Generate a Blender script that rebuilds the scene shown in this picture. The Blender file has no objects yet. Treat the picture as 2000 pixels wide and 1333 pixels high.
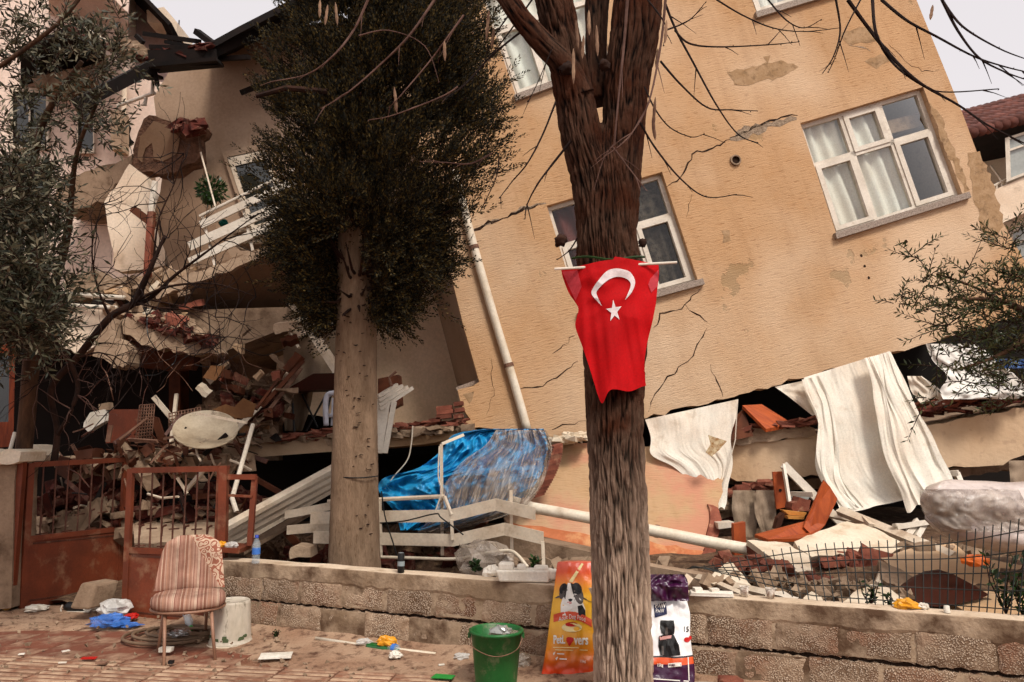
import bpy, bmesh, math, random
from mathutils import Vector, Matrix, noise
R = math.radians
random.seed(7)
sc = bpy.context.scene
COL = sc.collection
# ------------------------------------------------------------------ camera, sky, sun, exposure
PITCH = R(7.6); CAMZ = 1.55; FPX = 1500.0
cam_data = bpy.data.cameras.new('camera'); cam = bpy.data.objects.new('camera', cam_data); COL.objects.link(cam)
cam.location = (0, 0, CAMZ); cam.rotation_euler = (math.pi/2 + PITCH, 0, 0)
cam_data.sensor_width = 36; cam_data.lens = 36*FPX/2000; cam_data.clip_end = 2000
sc.camera = cam
world = bpy.data.worlds.new('World'); sc.world = world; world.use_nodes = True
nt = world.node_tree; nt.nodes.clear()
wo = nt.nodes.new('ShaderNodeOutputWorld'); bg = nt.nodes.new('ShaderNodeBackground')
sky = nt.nodes.new('ShaderNodeTexSky'); sky.sky_type = 'NISHITA'; sky.sun_disc = False
SUN_EL, SUN_AZ = R(58), R(205)      # overcast: sun hidden behind cloud, over the photographer's right shoulder
sky.sun_elevation = SUN_EL; sky.sun_rotation = SUN_AZ; sky.dust_density = 4
hs = nt.nodes.new('ShaderNodeHueSaturation'); hs.inputs['Saturation'].default_value = .12
mx = nt.nodes.new('ShaderNodeMix'); mx.data_type = 'RGBA'; mx.inputs[0].default_value = .78   # cloud cover
mx.inputs[7].default_value = (4.6, 4.3, 4.4, 1)
nt.links.new(sky.outputs[0], hs.inputs['Color']); nt.links.new(hs.outputs[0], mx.inputs[6])
nt.links.new(mx.outputs[2], bg.inputs['Color']); bg.inputs['Strength'].default_value = .1
nt.links.new(bg.outputs[0], wo.inputs['Surface'])
sun_data = bpy.data.lights.new('sun', 'SUN'); sun_data.energy = 1.5; sun_data.angle = R(14); sun_data.color = (1, .94, .86)
sun = bpy.data.objects.new('sun', sun_data); COL.objects.link(sun)
sd = Vector((.36, -.68, .95)).normalized()      # towards the sun
sun.rotation_euler = sd.to_track_quat('Z', 'Y').to_euler()
sky.sun_elevation = math.asin(sd.z); sky.sun_rotation = math.atan2(sd.x, sd.y)
sc.view_settings.view_transform = 'Standard'; sc.view_settings.look = 'None'
sc.cycles.max_bounces = 5; sc.cycles.diffuse_bounces = 2; sc.cycles.glossy_bounces = 2; sc.cycles.transmission_bounces = 4; sc.cycles.transparent_max_bounces = 8
sc.cycles.use_adaptive_sampling = True; sc.cycles.adaptive_threshold = .03
sc.view_settings.exposure = 1.0; sc.view_settings.gamma = 1
# ------------------------------------------------------------------ geometry helpers
CP, SP = math.cos(PITCH), math.sin(PITCH)
def ray(x, y):
    a = (x-1000)/FPX; b = (666.5-y)/FPX
    return Vector((a, CP - b*SP, SP + b*CP))
def P(x, y, Y):                      # a sight line met with the plane at distance Y
    d = ray(x, y); return Vector((0, 0, CAMZ)) + d*(Y/d.y)
def G(x, y, z=0.0):                  # a sight line met with the ground
    d = ray(x, y); return Vector((0, 0, CAMZ)) + d*((z-CAMZ)/d.z)
WM = {}
def link(o, parent=None, wm=None):
    COL.objects.link(o)
    wm = wm or Matrix.Identity(4)
    WM[o.name] = wm
    if parent is not None:
        o.parent = parent; o.matrix_parent_inverse = WM[parent.name].inverted()
    o.matrix_basis = wm
    return o
def tag(o, label=None, cat=None, group=None, kind=None):
    if label: o['label'] = label
    if cat: o['category'] = cat
    if group: o['group'] = group
    if kind: o['kind'] = kind
    return o
def thing(name, label, cat, loc, group=None):
    o = bpy.data.objects.new(name, None); o.empty_display_size = .1
    link(o, None, Matrix.Translation(Vector(loc)))
    return tag(o, label, cat, group)
def mesh(name, v, f, m, parent=None, smooth=False, wm=None):
    me = bpy.data.meshes.new(name); me.from_pydata([tuple(p) for p in v], [], f); me.update()
    if smooth:
        me.polygons.foreach_set('use_smooth', [True]*len(me.polygons))
    for k in (m if isinstance(m, (list, tuple)) else [m]): me.materials.append(k)
    return link(bpy.data.objects.new(name, me), parent, wm)
class MB:
    def __init__(s): s.v = []; s.f = []
    def add(s, v, f):
        n = len(s.v); s.v += [Vector(p) for p in v]; s.f += [tuple(i+n for i in q) for q in f]; return s
    def box(s, c, sx, sy, sz, rot=None, jit=0, rnd=random):
        v = [Vector((x*sx/2, y*sy/2, z*sz/2)) for x in (-1,1) for y in (-1,1) for z in (-1,1)]
        if jit: v = [p + Vector([rnd.uniform(-jit,jit)*d for d in (sx,sy,sz)]) for p in v]
        if rot is not None: v = [rot @ p for p in v]
        c = Vector(c)
        return s.add([p+c for p in v], [(0,1,3,2),(4,6,7,5),(0,4,5,1),(2,3,7,6),(0,2,6,4),(1,5,7,3)])
    def beam(s, a, b, w, t, up=(0,0,1)):          # box from a to b, width w (sideways), thickness t (along up)
        a = Vector(a); b = Vector(b); d = (b-a); L = d.length; d.normalize(); u = Vector(up)
        x = d.cross(u)
        if x.length < 1e-4: x = d.cross(Vector((0,1,0)))
        x.normalize(); u = x.cross(d)
        v = [p + x*(i*w/2) + u*(j*t/2) for p in (a,b) for i in (-1,1) for j in (-1,1)]
        return s.add(v, [(0,1,3,2),(4,6,7,5),(0,4,5,1),(2,3,7,6),(0,2,6,4),(1,5,7,3)])
    def tube(s, pts, r, n=8, cap=True):
        pts = [Vector(p) for p in pts]; N = len(pts); rs = r if isinstance(r, (list,tuple)) else [r]*N
        ref = Vector((.13,.21,.97)); v = []; f = []
        for i, p in enumerate(pts):
            d = (pts[min(i+1,N-1)] - pts[max(i-1,0)])
            if d.length < 1e-9: d = Vector((0,0,1))
            d.normalize()
            if abs(d.dot(ref)) > .95: ref = Vector((.97,.13,.2))
            x = d.cross(ref).normalized(); y = d.cross(x)
            for k in range(n):
                a = 2*math.pi*k/n; v.append(p + (x*math.cos(a) + y*math.sin(a))*rs[i])
        for i in range(N-1):
            for k in range(n):
                f.append((i*n+k, i*n+(k+1)%n, (i+1)*n+(k+1)%n, (i+1)*n+k))
        if cap: f += [tuple(range(n-1,-1,-1)), tuple((N-1)*n+k for k in range(n))]
        return s.add(v, f)
    def lathe(s, prof, c=(0,0,0), n=24, rot=None):
        c = Vector(c); v = []; f = []
        for r, z in prof:
            for k in range(n):
                a = 2*math.pi*k/n; p = Vector((r*math.cos(a), r*math.sin(a), z))
                v.append((rot @ p if rot is not None else p) + c)
        for i in range(len(prof)-1):
            for k in range(n): f.append((i*n+k, i*n+(k+1)%n, (i+1)*n+(k+1)%n, (i+1)*n+k))
        return s.add(v, f)
    def build(s, name, m, parent=None, smooth=False, wm=None): return mesh(name, s.v, s.f, m, parent, smooth, wm)
def crm(pts, k=6):                     # Catmull-Rom through the points (any tuple length)
    out = []; n = len(pts)
    for i in range(n-1):
        p0, p1, p2, p3 = pts[max(i-1,0)], pts[i], pts[i+1], pts[min(i+2,n-1)]
        for j in range(k):
            t = j/k
            out.append(tuple(.5*(2*b + (c-a)*t + (2*a-5*b+4*c-d)*t*t + (3*b-a-3*c+d)*t**3) for a,b,c,d in zip(p0,p1,p2,p3)))
    out.append(tuple(pts[-1])); return out
def jag(poly, amp=3, step=14, closed=True, seed=1):
    rnd = random.Random(seed); out = []; n = len(poly)
    for i in range(n if closed else n-1):
        a, b = poly[i], poly[(i+1) % n]; L = math.hypot(b[0]-a[0], b[1]-a[1]); k = max(1, int(L/step))
        for j in range(k):
            t = j/k; q = amp if j else amp*.3
            out.append((a[0]+(b[0]-a[0])*t + rnd.uniform(-q,q), a[1]+(b[1]-a[1])*t + rnd.uniform(-q,q)))
    if not closed: out.append(poly[-1])
    return out
def solid(front, off):                 # polygon of 3-D points + offset vector(s) -> closed prism
    n = len(front); o = Vector(off)
    v = [Vector(p) for p in front] + [Vector(p)+o for p in front]
    f = [tuple(range(n)), tuple(range(2*n-1, n-1, -1))] + [(i, i+n, (i+1)%n+n, (i+1)%n) for i in range(n)]
    return v, f
def prism(name, poly, Y, thick, m, parent=None, dirv=(0,1,0)):
    Ys = Y if isinstance(Y, (list,tuple)) else [Y]*len(poly)
    v, f = solid([P(x,y,q) for (x,y),q in zip(poly,Ys)], Vector(dirv)*thick)
    return mesh(name, v, f, m, parent)
def tilted(poly, y0, Y0, y1, Y1):      # distances for a polygon on a plane leaning from row y0 to row y1
    return [Y0 + (Y1-Y0)*(y-y0)/(y1-y0) for x, y in poly]
def lerp(a, b, t): return a+(b-a)*t
def rows_at(rows, t):                  # rows of (y, xl, xr) -> interpolated
    k = t*(len(rows)-1); i = min(int(k), len(rows)-2); u = k-i
    return tuple(lerp(p, q, u) for p, q in zip(rows[i], rows[i+1]))
def cloth(name, rows, depth, m, parent=None, nx=40, ny=40, thick=0, edge=None, wob=0):
    v = []; f = []
    sm = crm(rows, 8) if len(rows) > 2 else rows
    for j in range(ny+1):
        y, xl, xr = rows_at(sm, j/ny)
        for i in range(nx+1):
            u = i/nx; yy = y + (edge(u, j/ny) if edge else 0); x = lerp(xl, xr, u)
            if wob: tt = j/ny; x += wob*min(1,tt*4)*(noise.noise(Vector((u*2.6, tt*2.4, xl*.01))) + .5*noise.noise(Vector((u*6, tt*4.5, xl*.01+3))))
            v.append(P(x, yy, depth(u, j/ny, x, yy)))
    for j in range(ny):
        for i in range(nx):
            a = j*(nx+1)+i; f.append((a, a+nx+1, a+nx+2, a+1))
    o = mesh(name, v, f, m, parent, True)
    if thick:
        md = o.modifiers.new('s', 'SOLIDIFY'); md.thickness = thick; md.offset = 0
    return o
def chunk(s, c, size, rnd, flat=1.0):   # an irregular broken lump
    rot = Matrix.Rotation(rnd.uniform(0,6.3), 3, Vector((rnd.uniform(-1,1),rnd.uniform(-1,1),rnd.uniform(-1,1))).normalized())
    s.box(c, size*rnd.uniform(.6,1.3), size*rnd.uniform(.6,1.3), size*rnd.uniform(.4,1.0)*flat, rot, .22, rnd)
# ------------------------------------------------------------------ materials
def C(h, k=1.0):
    h = h.lstrip('#'); o = []
    for i in (0,2,4):
        c = int(h[i:i+2],16)/255; c = (c/12.92 if c <= .04045 else ((c+.055)/1.055)**2.4)*k; o.append(min(.93, c**1.2*1.02))
    return (*o, 1)
class NT:
    def __init__(s, name):
        s.m = bpy.data.materials.new(name); s.m.use_nodes = True; s.t = s.m.node_tree; s.b = s.t.nodes['Principled BSDF']
    def n(s, typ, **kw):
        q = s.t.nodes.new('ShaderNode'+typ)
        for k, val in kw.items():
            if k in q.inputs.keys(): q.inputs[k].default_value = val
            else: setattr(q, k, val)
        return q
    def l(s, a, b): s.t.links.new(a, b)
    def coord(s, kind='Object', scale=(1,1,1), rot=(0,0,0)):
        tc = s.n('TexCoord'); mp = s.n('Mapping'); mp.inputs['Scale'].default_value = scale; mp.inputs['Rotation'].default_value = rot
        s.l(tc.outputs[kind], mp.inputs['Vector']); return mp.outputs[0]
    def noise(s, vec, scale, detail=5, rough=.6):
        q = s.n('TexNoise'); q.inputs['Scale'].default_value = scale; q.inputs['Detail'].default_value = detail; q.inputs['Roughness'].default_value = rough
        s.l(vec, q.inputs['Vector']); return q.outputs['Fac']
    def ramp(s, fac, a, b, ca=(0,0,0,1), cb=(1,1,1,1)):
        q = s.n('ValToRGB'); q.color_ramp.elements[0].position = a; q.color_ramp.elements[1].position = b
        q.color_ramp.elements[0].color = ca; q.color_ramp.elements[1].color = cb
        s.l(fac, q.inputs[0]); return q.outputs[0]
    def mix(s, fac, a, b, mode='MIX'):
        q = s.n('Mix'); q.data_type = 'RGBA'; q.blend_type = mode; q.clamp_factor = True
        for val, i in ((fac,0),(a,6),(b,7)):
            if hasattr(val, 'links') or hasattr(val, 'is_linked'): s.l(val, q.inputs[i])
            else: q.inputs[i].default_value = val
        return q.outputs[2]
    def math(s, op, a, b=0.0):
        q = s.n('Math'); q.operation = op
        for val, i in ((a,0),(b,1)):
            if hasattr(val, 'is_linked'): s.l(val, q.inputs[i])
            else: q.inputs[i].default_value = val
        return q.outputs[0]
    def bump(s, h, strength=.4, dist=.01):
        q = s.n('Bump'); q.inputs['Strength'].default_value = strength; q.inputs['Distance'].default_value = dist
        s.l(h, q.inputs['Height']); s.l(q.outputs[0], s.b.inputs['Normal'])
    def col(s, c): s.l(c, s.b.inputs['Base Color'])
def mat(name, c1, c2=None, scale=3, rough=.85, bump=.35, bscale=45, bdist=.008, stretch=(1,1,1), spec=.25, rand=.0, dirt=None, dscale=6, dthr=(.52,.72), metal=0, transl=None, coord='Object'):
    t = NT(name); vec = t.coord(coord, stretch)
    c2 = c2 or tuple(x*.72 for x in c1[:3])+(1,)
    base = t.mix(t.ramp(t.noise(vec, scale), .36, .66), c1, c2)
    fine = t.noise(vec, bscale, 4)
    base = t.mix(.35, base, t.ramp(fine, .25, .75, (.35,.35,.35,1), (1,1,1,1)), 'MULTIPLY')
    if dirt: base = t.mix(t.ramp(t.noise(vec, dscale, 8, .65), *dthr), base, dirt)
    if rand:
        oi = t.n('ObjectInfo'); q = t.n('MapRange'); t.l(oi.outputs['Random'], q.inputs[0]); q.inputs[3].default_value = 1-rand; q.inputs[4].default_value = 1+rand
        hsv = t.n('HueSaturation'); t.l(q.outputs[0], hsv.inputs['Value']); t.l(base, hsv.inputs['Color']); base = hsv.outputs[0]
    t.col(base); t.b.inputs['Roughness'].default_value = rough; t.b.inputs['Specular IOR Level'].default_value = spec; t.b.inputs['Metallic'].default_value = metal
    if bump: t.bump(fine, bump, bdist)
    if transl:
        tr = t.n('BsdfTranslucent'); t.l(base, tr.inputs['Color']); ms = t.n('MixShader'); ms.inputs[0].default_value = transl
        t.l(t.b.outputs[0], ms.inputs[1]); t.l(tr.outputs[0], ms.inputs[2])
        t.l(ms.outputs[0], t.t.nodes['Material Output'].inputs['Surface'])
    return t.m
DUST = C('b39a80')
def facade_mat(name, base, dash=.75, peel=.6, peelcol=C('b89a76'), seed=0, stain=None):
    t = NT(name); v = t.coord(); v2 = t.coord(scale=(5,34,5)); v3 = t.coord(scale=(9,60,9))
    big = t.noise(v, .55, 6); dn = t.noise(v2, 1.5, 5, .55); dn2 = t.noise(v3, 1.7, 3)
    c = t.mix(t.ramp(big, .3, .7), base, tuple(x*.86 for x in base[:3])+(1,))
    c = t.mix(t.ramp(t.noise(v, 3.3, 8, .7), .5, .8), c, tuple(x*y for x,y in zip(base[:3],(.9,.84,.76)))+(1,))
    d = t.ramp(dn, .345, .40, (1,1,1,1), (0,0,0,1))
    c = t.mix(t.math('MULTIPLY', d, dash), c, tuple(x*y for x,y in zip(base[:3],(.5,.4,.33)))+(1,))
    pn = t.noise(v, .9, 9, .62); pm = t.ramp(pn, peel, peel+.012)
    c = t.mix(pm, c, t.mix(t.noise(v, 6, 6), peelcol, tuple(x*.7 for x in peelcol[:3])+(1,)))
    st = t.math('MULTIPLY', t.ramp(t.noise(t.coord(scale=(3.2,.35,1)), 1.4, 7, .65), .5, .78), .5)
    c = t.mix(st, c, tuple(x*y for x,y in zip(base[:3],(.62,.54,.46)))+(1,))
    c = t.mix(t.ramp(t.noise(v, .33, 3), .45, .7), c, t.mix(.35, c, (.86,.72,.55,1)))
    if stain:
        c = t.mix(t.ramp(t.noise(v, 1.6, 5), .45, .62), c, stain)
    t.col(c); t.b.inputs['Roughness'].default_value = .92; t.b.inputs['Specular IOR Level'].default_value = .12
    h = t.math('ADD', t.math('MULTIPLY', dn, .8), t.math('MULTIPLY', dn2, .6)); h = t.math('SUBTRACT', h, t.math('MULTIPLY', pm, .5))
    t.bump(h, .55, .02); return t.m
M = {}
M['facade'] = facade_mat('ochre_render', C('d3ae88', .9), dash=.65, peel=.635)
M['facade_low'] = facade_mat('ochre_render_low', C('cfae8a', .88), dash=.4, peel=.66)
M['facade_fallen'] = facade_mat('ochre_render_stained', C('cfae8a', .88), dash=.3, peel=.7, stain=C('c4937a'))
M['cream'] = mat('cream_plaster', C('f0dfca'), C('dcc4ab'), .8, .9, .2, 30, dirt=C('8d735c'), dscale=1.4, dthr=(.58,.8))
M['recess'] = mat('beige_plaster', C('b69f8a'), C('a48b74'), .7, .9, .15, 30, dirt=C('86694f'), dscale=1.8, dthr=(.6,.85))  # wall tone lowered: shade under the roof edge is in the colour
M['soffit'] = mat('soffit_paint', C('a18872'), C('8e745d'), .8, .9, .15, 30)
M['pinkwall'] = mat('pink_cream_wall', C('f0dccd'), C('e0c8b8'), .6, .9, .2, 25, dirt=C('bca899'), dscale=1.2, dthr=(.6,.85))
M['mauve'] = mat('mauve_wall', C('b5a19b'), C('a5908a'), .8, .9, .15, 30)
M['dark'] = mat('painted_shade', C('2a2019'), C('1d1712'), 1, .95, 0)  # near-black: shade of enclosed hollows is put into the colour
M['concrete'] = mat('concrete', C('a9927c'), C('8a7460'), 2.5, .95, .6, 35, .015, dirt=C('6e5a49'), dscale=5)
M['concrete_lt'] = mat('pale_concrete', C('c2ab93'), C('a48c76'), 3, .95, .6, 30, .02)
M['plaster'] = mat('white_plaster', C('e9dcc8'), C('d9c7ae'), 2, .9, .25, 40, dirt=C('b59c80'), dscale=4, dthr=(.55,.8))
M['brick'] = mat('red_brick', C('96604e'), C('7a4a3c'), 9, .95, .6, 60, .006, rand=.35, dirt=C('b08a72'), dscale=8, dthr=(.55,.75))
M['brick_dk'] = mat('dark_brick', C('6b3528'), C('4a271f'), 9, .95, .6, 60, .006, rand=.35, dirt=C('8f7260'), dscale=8)
M['rooftile'] = mat('roof_tile', C('8d6055'), C('74504a'), 7, .9, .5, 50, .006, rand=.35, dirt=C('6a4a40'), dscale=4)
M['wood_dk'] = mat('charred_wood', C('2c1f19'), C('17110e'), 5, .9, .5, 60, .006, stretch=(1,1,1))
M['wood_br'] = mat('brown_wood', C('73452c'), C('55321f'), 5, .8, .4, 40, .005, rand=.2)
M['wood_or'] = mat('orange_wood', C('bb632f'), C('9c4c22'), 4, .55, .3, 30, .003, stretch=(1,9,1), rand=.12, spec=.4)
M['wood_pale'] = mat('pale_wood', C('d9a25c'), C('c98a48'), 4, .7, .3, 30, .003, stretch=(1,9,1))
M['wood_door'] = mat('door_wood', C('a1532a'), C('7d3d1d'), 4, .5, .3, 30, .003, stretch=(9,9,1))
M['white'] = mat('white_pvc', C('e6dccd'), C('d2c6b5'), 3, .5, .1, 40, spec=.45, dirt=C('a8937c'), dscale=7, dthr=(.6,.8))
M['white_dirty'] = mat('dirty_white_metal', C('e6d8c4'), C('d2bfa8'), 3, .55, .15, 40, spec=.4, dirt=C('a08871'), dscale=6, dthr=(.58,.82))
M['pipe'] = mat('cream_pipe', C('eadfcd'), C('dccdb6'), 3, .45, .05, 40, spec=.45, dirt=C('9c8367'), dscale=5, dthr=(.58,.8))
M['granite'] = mat('granite_sill', C('b5a598'), C('857668'), 60, .6, .2, 90)
M['rust'] = mat('rusty_brown_paint', C('8b4a2e'), C('703c26'), 3, .6, .25, 60, .003, spec=.35, dirt=C('a08066'), dscale=4, dthr=(.56,.8))
M['rust_bar'] = mat('rusty_bar_paint', C('6d4130'), C('52301f'), 6, .6, .25, 60, .003, spec=.35, dirt=C('8f725e'), dscale=9, dthr=(.55,.75))
M['soil'] = mat('rubble_soil', C('7d6450'), C('5e4a3b'), 3, .97, .9, 18, .05, dirt=C('9c8469'), dscale=9)
M['rubble'] = mat('plaster_rubble', C('b39c85'), C('8d7762'), 6, .95, .5, 40, .01, rand=.2)
M['blacklite'] = mat('black_metal', C('23201f'), C('171515'), 8, .5, .1, 60, spec=.4)
M['wire'] = mat('dark_green_wire', C('2a2c25'), C('1c1d19'), 8, .5, .1, 60, spec=.4)
M['mesh_rust'] = mat('rusty_mesh', C('9b7a66'), C('755647'), 8, .8, .1, 60)
def glass_mat():
    t = NT('window_glass'); t.t.nodes.remove(t.b)
    tr = t.n('BsdfTransparent'); gl = t.n('BsdfGlossy'); gl.inputs['Roughness'].default_value = .03; tr.inputs[0].default_value = (.86,.88,.86,1)
    fr = t.n('Fresnel'); fr.inputs[0].default_value = 1.5; ms = t.n('MixShader'); t.l(fr.outputs[0], ms.inputs[0]); t.l(tr.outputs[0], ms.inputs[1]); t.l(gl.outputs[0], ms.inputs[2])
    t.l(ms.outputs[0], t.t.nodes['Material Output'].inputs['Surface']); return t.m
M['glass'] = glass_mat()
def film_mat(name, colr, op, rough=.2, crinkle=9, spec=.7):     # thin plastic: partly see-through, glossy
    t = NT(name); v = t.coord(); t.b.inputs['Base Color'].default_value = colr; t.b.inputs['Roughness'].default_value = rough
    t.b.inputs['Specular IOR Level'].default_value = spec
    nz = t.noise(v, crinkle, 6, .65); t.bump(nz, .8, .03)
    tr = t.n('BsdfTransparent'); ms = t.n('MixShader')
    t.l(t.ramp(t.noise(t.coord(scale=(1,1,.35)), crinkle*.8, 6), .3, .75, (op*.45,)*3+(1,), (min(1,op*1.5),)*3+(1,)), ms.inputs[0])
    t.l(tr.outputs[0], ms.inputs[1]); t.l(t.b.outputs[0], ms.inputs[2]); t.l(ms.outputs[0], t.t.nodes['Material Output'].inputs['Surface'])
    return t.m
M['film'] = film_mat('clear_plastic_film', C('b5a696'), .6, .2)
M['curtain'] = mat('cream_curtain', C('faf1e4'), C('f0e3d2'), 2, .9, .12, 60, spec=.1, transl=.12, dirt=C('c2a98c'), dscale=3, dthr=(.6,.85))
M['curtain_w'] = mat('white_net_curtain', C('fbf6ee'), C('efe7da'), 1.5, .9, .1, 60, spec=.1)
M['cloth_gr'] = mat('grey_cloth', C('b3a08c'), C('94826f'), 2, .95, .15, 60, spec=.1)
M['tarp'] = mat('blue_tarp', C('36b2e2', 1.0), C('2796c8'), 2.5, .42, .45, 14, .02, spec=.5)
M['mattress'] = mat('wrapped_mattress', C('e0d2ca'), C('c4b4ab'), 2, .3, .5, 12, .02, spec=.6, dirt=C('978881'), dscale=7, dthr=(.55,.75))
M['styro'] = mat('white_foam', C('f2ebdf'), C('e2d6c4'), 4, .8, .3, 70, .004)
M['paper'] = mat('white_paper', C('ece6da'), C('d2c8b8'), 5, .9, .1, 50)
M['bark_cyp'] = mat('cypress_bark', C('a38b74'), C('86705b'), 4, .95, .7, 30, .02, stretch=(2.2,2.2,.6), dirt=C('6b543f'), dscale=14, dthr=(.56,.74))
M['branch'] = mat('branch_bark', C('4d3427'), C('33231c'), 6, .95, .6, 40, .01)
M['twig'] = mat('twig_bark', C('38251d'), C('241915'), 8, .9, .3, 60)
M['twig_lt'] = mat('pale_twig_bark', C('80655a'), C('5f463d'), 8, .9, .3, 60)
M['olive_bark'] = mat('olive_bark', C('6b4f3a'), C('463326'), 5, .95, .7, 26, .02, stretch=(2,2,.6))
def leaf_mat(name, a, b, c, tr=.25, rough=.55):
    t = NT(name); g = t.n('NewGeometry'); oi = g.outputs['Random Per Island']
    q = t.n('ValToRGB'); e = q.color_ramp.elements; e[0].color = a; e[1].color = c; m_ = e.new(.55); m_.color = b; t.l(oi, q.inputs[0])
    t.col(q.outputs[0]); t.b.inputs['Roughness'].default_value = rough; t.b.inputs['Specular IOR Level'].default_value = .3
    x = t.n('BsdfTranslucent'); t.l(q.outputs[0], x.inputs['Color']); ms = t.n('MixShader'); ms.inputs[0].default_value = tr
    t.l(t.b.outputs[0], ms.inputs[1]); t.l(x.outputs[0], ms.inputs[2]); t.l(ms.outputs[0], t.t.nodes['Material Output'].inputs['Surface']); return t.m
M['cypress'] = leaf_mat('cypress_needles', C('1a1a10'), C('2e2a17'), C('6b592c'), .12, .85)
M['olive'] = leaf_mat('olive_leaves', C('2c3022'), C('54533f'), C('8f8670'), .2)
M['olive_r'] = leaf_mat('dark_olive_leaves', C('2c331f'), C('48512f'), C('6f6a45'), .25)
M['shrub'] = leaf_mat('shrub_leaves', C('24321c'), C('35502a'), C('4f6a38'), .25, .4)
def bark_mat():
    t = NT('furrowed_bark'); v = t.coord(scale=(1,1,.28)); at = t.n('Attribute'); at.attribute_name = 'ridge'
    n1 = t.noise(v, 55, 8, .7); n2 = t.noise(t.coord(), 3, 5)
    c = t.mix(t.ramp(at.outputs['Fac'], .12, .7), C('150e0a'), t.mix(t.ramp(n2, .4, .62), C('6e5546'), C('5e3a28')))
    c = t.mix(.6, c, t.ramp(n1, .3, .66, (.35,.3,.27,1), (1,1,1,1)), 'MULTIPLY')
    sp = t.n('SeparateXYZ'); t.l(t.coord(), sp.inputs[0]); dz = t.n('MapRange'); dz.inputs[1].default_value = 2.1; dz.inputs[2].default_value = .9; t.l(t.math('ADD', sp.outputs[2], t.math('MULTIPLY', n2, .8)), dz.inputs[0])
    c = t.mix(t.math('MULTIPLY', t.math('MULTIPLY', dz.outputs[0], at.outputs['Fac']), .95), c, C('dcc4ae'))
    t.col(c); t.b.inputs['Roughness'].default_value = .95; t.b.inputs['Specular IOR Level'].default_value = .1
    t.bump(n1, .9, .03); return t.m
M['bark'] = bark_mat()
def plain(name, c, rough=.6, spec=.3, tr=0, metal=0):
    t = NT(name); v = t.coord(); t.col(t.mix(t.ramp(t.noise(v, 12, 4), .35, .7), c, tuple(x*.82 for x in c[:3])+(1,)))
    t.b.inputs['Roughness'].default_value = rough; t.b.inputs['Specular IOR Level'].default_value = spec; t.b.inputs['Transmission Weight'].default_value = tr; t.b.inputs['Metallic'].default_value = metal
    return t.m
# ================================================================== THE SETTING
def ground_mat():
    t = NT('dusty_paving'); v = t.coord()
    c = t.mix(t.ramp(t.noise(v, .8, 6), .35, .65), C('865a47'), C('7a5a49'))
    c = t.mix(t.ramp(t.noise(v, 2.2, 9, .7), .48, .68), c, C('a98a70'))
    c = t.mix(t.ramp(t.noise(v, 38, 5, .7), .58, .68), c, C('c0a68c'))
    t.col(c); t.b.inputs['Roughness'].default_value = .95; t.b.inputs['Specular IOR Level'].default_value = .15
    t.bump(t.math('ADD', t.noise(v, 25, 6, .7), t.noise(v, 110, 3)), .7, .012); return t.m
M['ground'] = ground_mat()
M['dirt'] = mat('dry_dirt', C('c0a48b'), C('a5846c'), 2, .97, .9, 60, .015, dirt=C('6d5040'), dscale=11, dthr=(.5,.66))
g = mesh('pavement', [(-150,-60,0),(150,-60,0),(150,300,0),(-150,300,0)], [(0,1,2,3)], M['ground']); tag(g, kind='structure')
WD = Vector((1,-.423,0)).normalized(); WN = Vector((-WD.y*-1, 0, 0))
WN = Vector((WD.y, -WD.x, 0))                     # towards the street
W0 = Vector((-2.62, 5.63+.423*2.686, 0)); WH = .57
def wall_pt(px):                                   # point of the wall's street face under an image column
    a = (px-1000)/FPX; s = 0
    # X = a*t', Y = t'*k  (k about .99): solve on the line
    k = 1.03; 
    # W0 + WD*s = (a*q, k*q)
    q = (W0.x*WD.y - W0.y*WD.x)/(a*WD.y - k*WD.x); return Vector((a*q, k*q, 0))
# paving tiles: ribbed warning tiles nearest the viewer, plain red ones between
def tile_mesh(name, ribs, n, m):
    b = MB(); s = .4; g_ = .006
    b.box((0,0,.006), s-g_, s-g_, .012)
    if ribs:
        for i in range(ribs):
            y = -s/2 + (i+.5)*s/ribs
            b.add([(-s/2+.01,y-.022,.012),(s/2-.01,y-.022,.012),(s/2-.01,y+.022,.012),(-s/2+.01,y+.022,.012),(-s/2+.014,y-.014,.019),(s/2-.014,y-.014,.019),(s/2-.014,y+.014,.019),(-s/2+.014,y+.014,.019)],
                  [(4,5,6,7),(0,1,5,4),(1,2,6,5),(2,3,7,6),(3,0,4,7)])
    me = bpy.data.meshes.new(name); me.from_pydata([tuple(p) for p in b.v], [], b.f); me.materials.append(m)
    if ribs:
        me.materials.append(M['tile_rib'])
        for pl in me.polygons:
            if pl.index >= 6: pl.material_index = 1
    return me
M['tile_y'] = mat('ribbed_tile', C('8a6450'), C('775544'), 3, .95, .6, 40, .006, rand=.12, dirt=C('a88b74'), dscale=7, dthr=(.46,.7))
M['tile_rib'] = mat('worn_rib', C('c2a78e'), C('a88c76'), 4, .9, .5, 50, .004, rand=.1, dirt=C('8a6450'), dscale=5, dthr=(.45,.62))
M['tile_r'] = mat('red_tile', C('8c5b47'), C('7a5040'), 3, .92, .6, 40, .006, rand=.12, dirt=C('ad917a'), dscale=4, dthr=(.47,.7))
tm1 = tile_mesh('ribbed_tile', 5, 1, M['tile_y']); tm2 = tile_mesh('red_tile', 0, 1, M['tile_r'])
TD = Vector((1,-.16,0)).normalized(); TN = Vector((-TD.y, TD.x, 0)); ta = math.atan2(TD.y, TD.x)
T0 = G(300, 1296)
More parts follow.
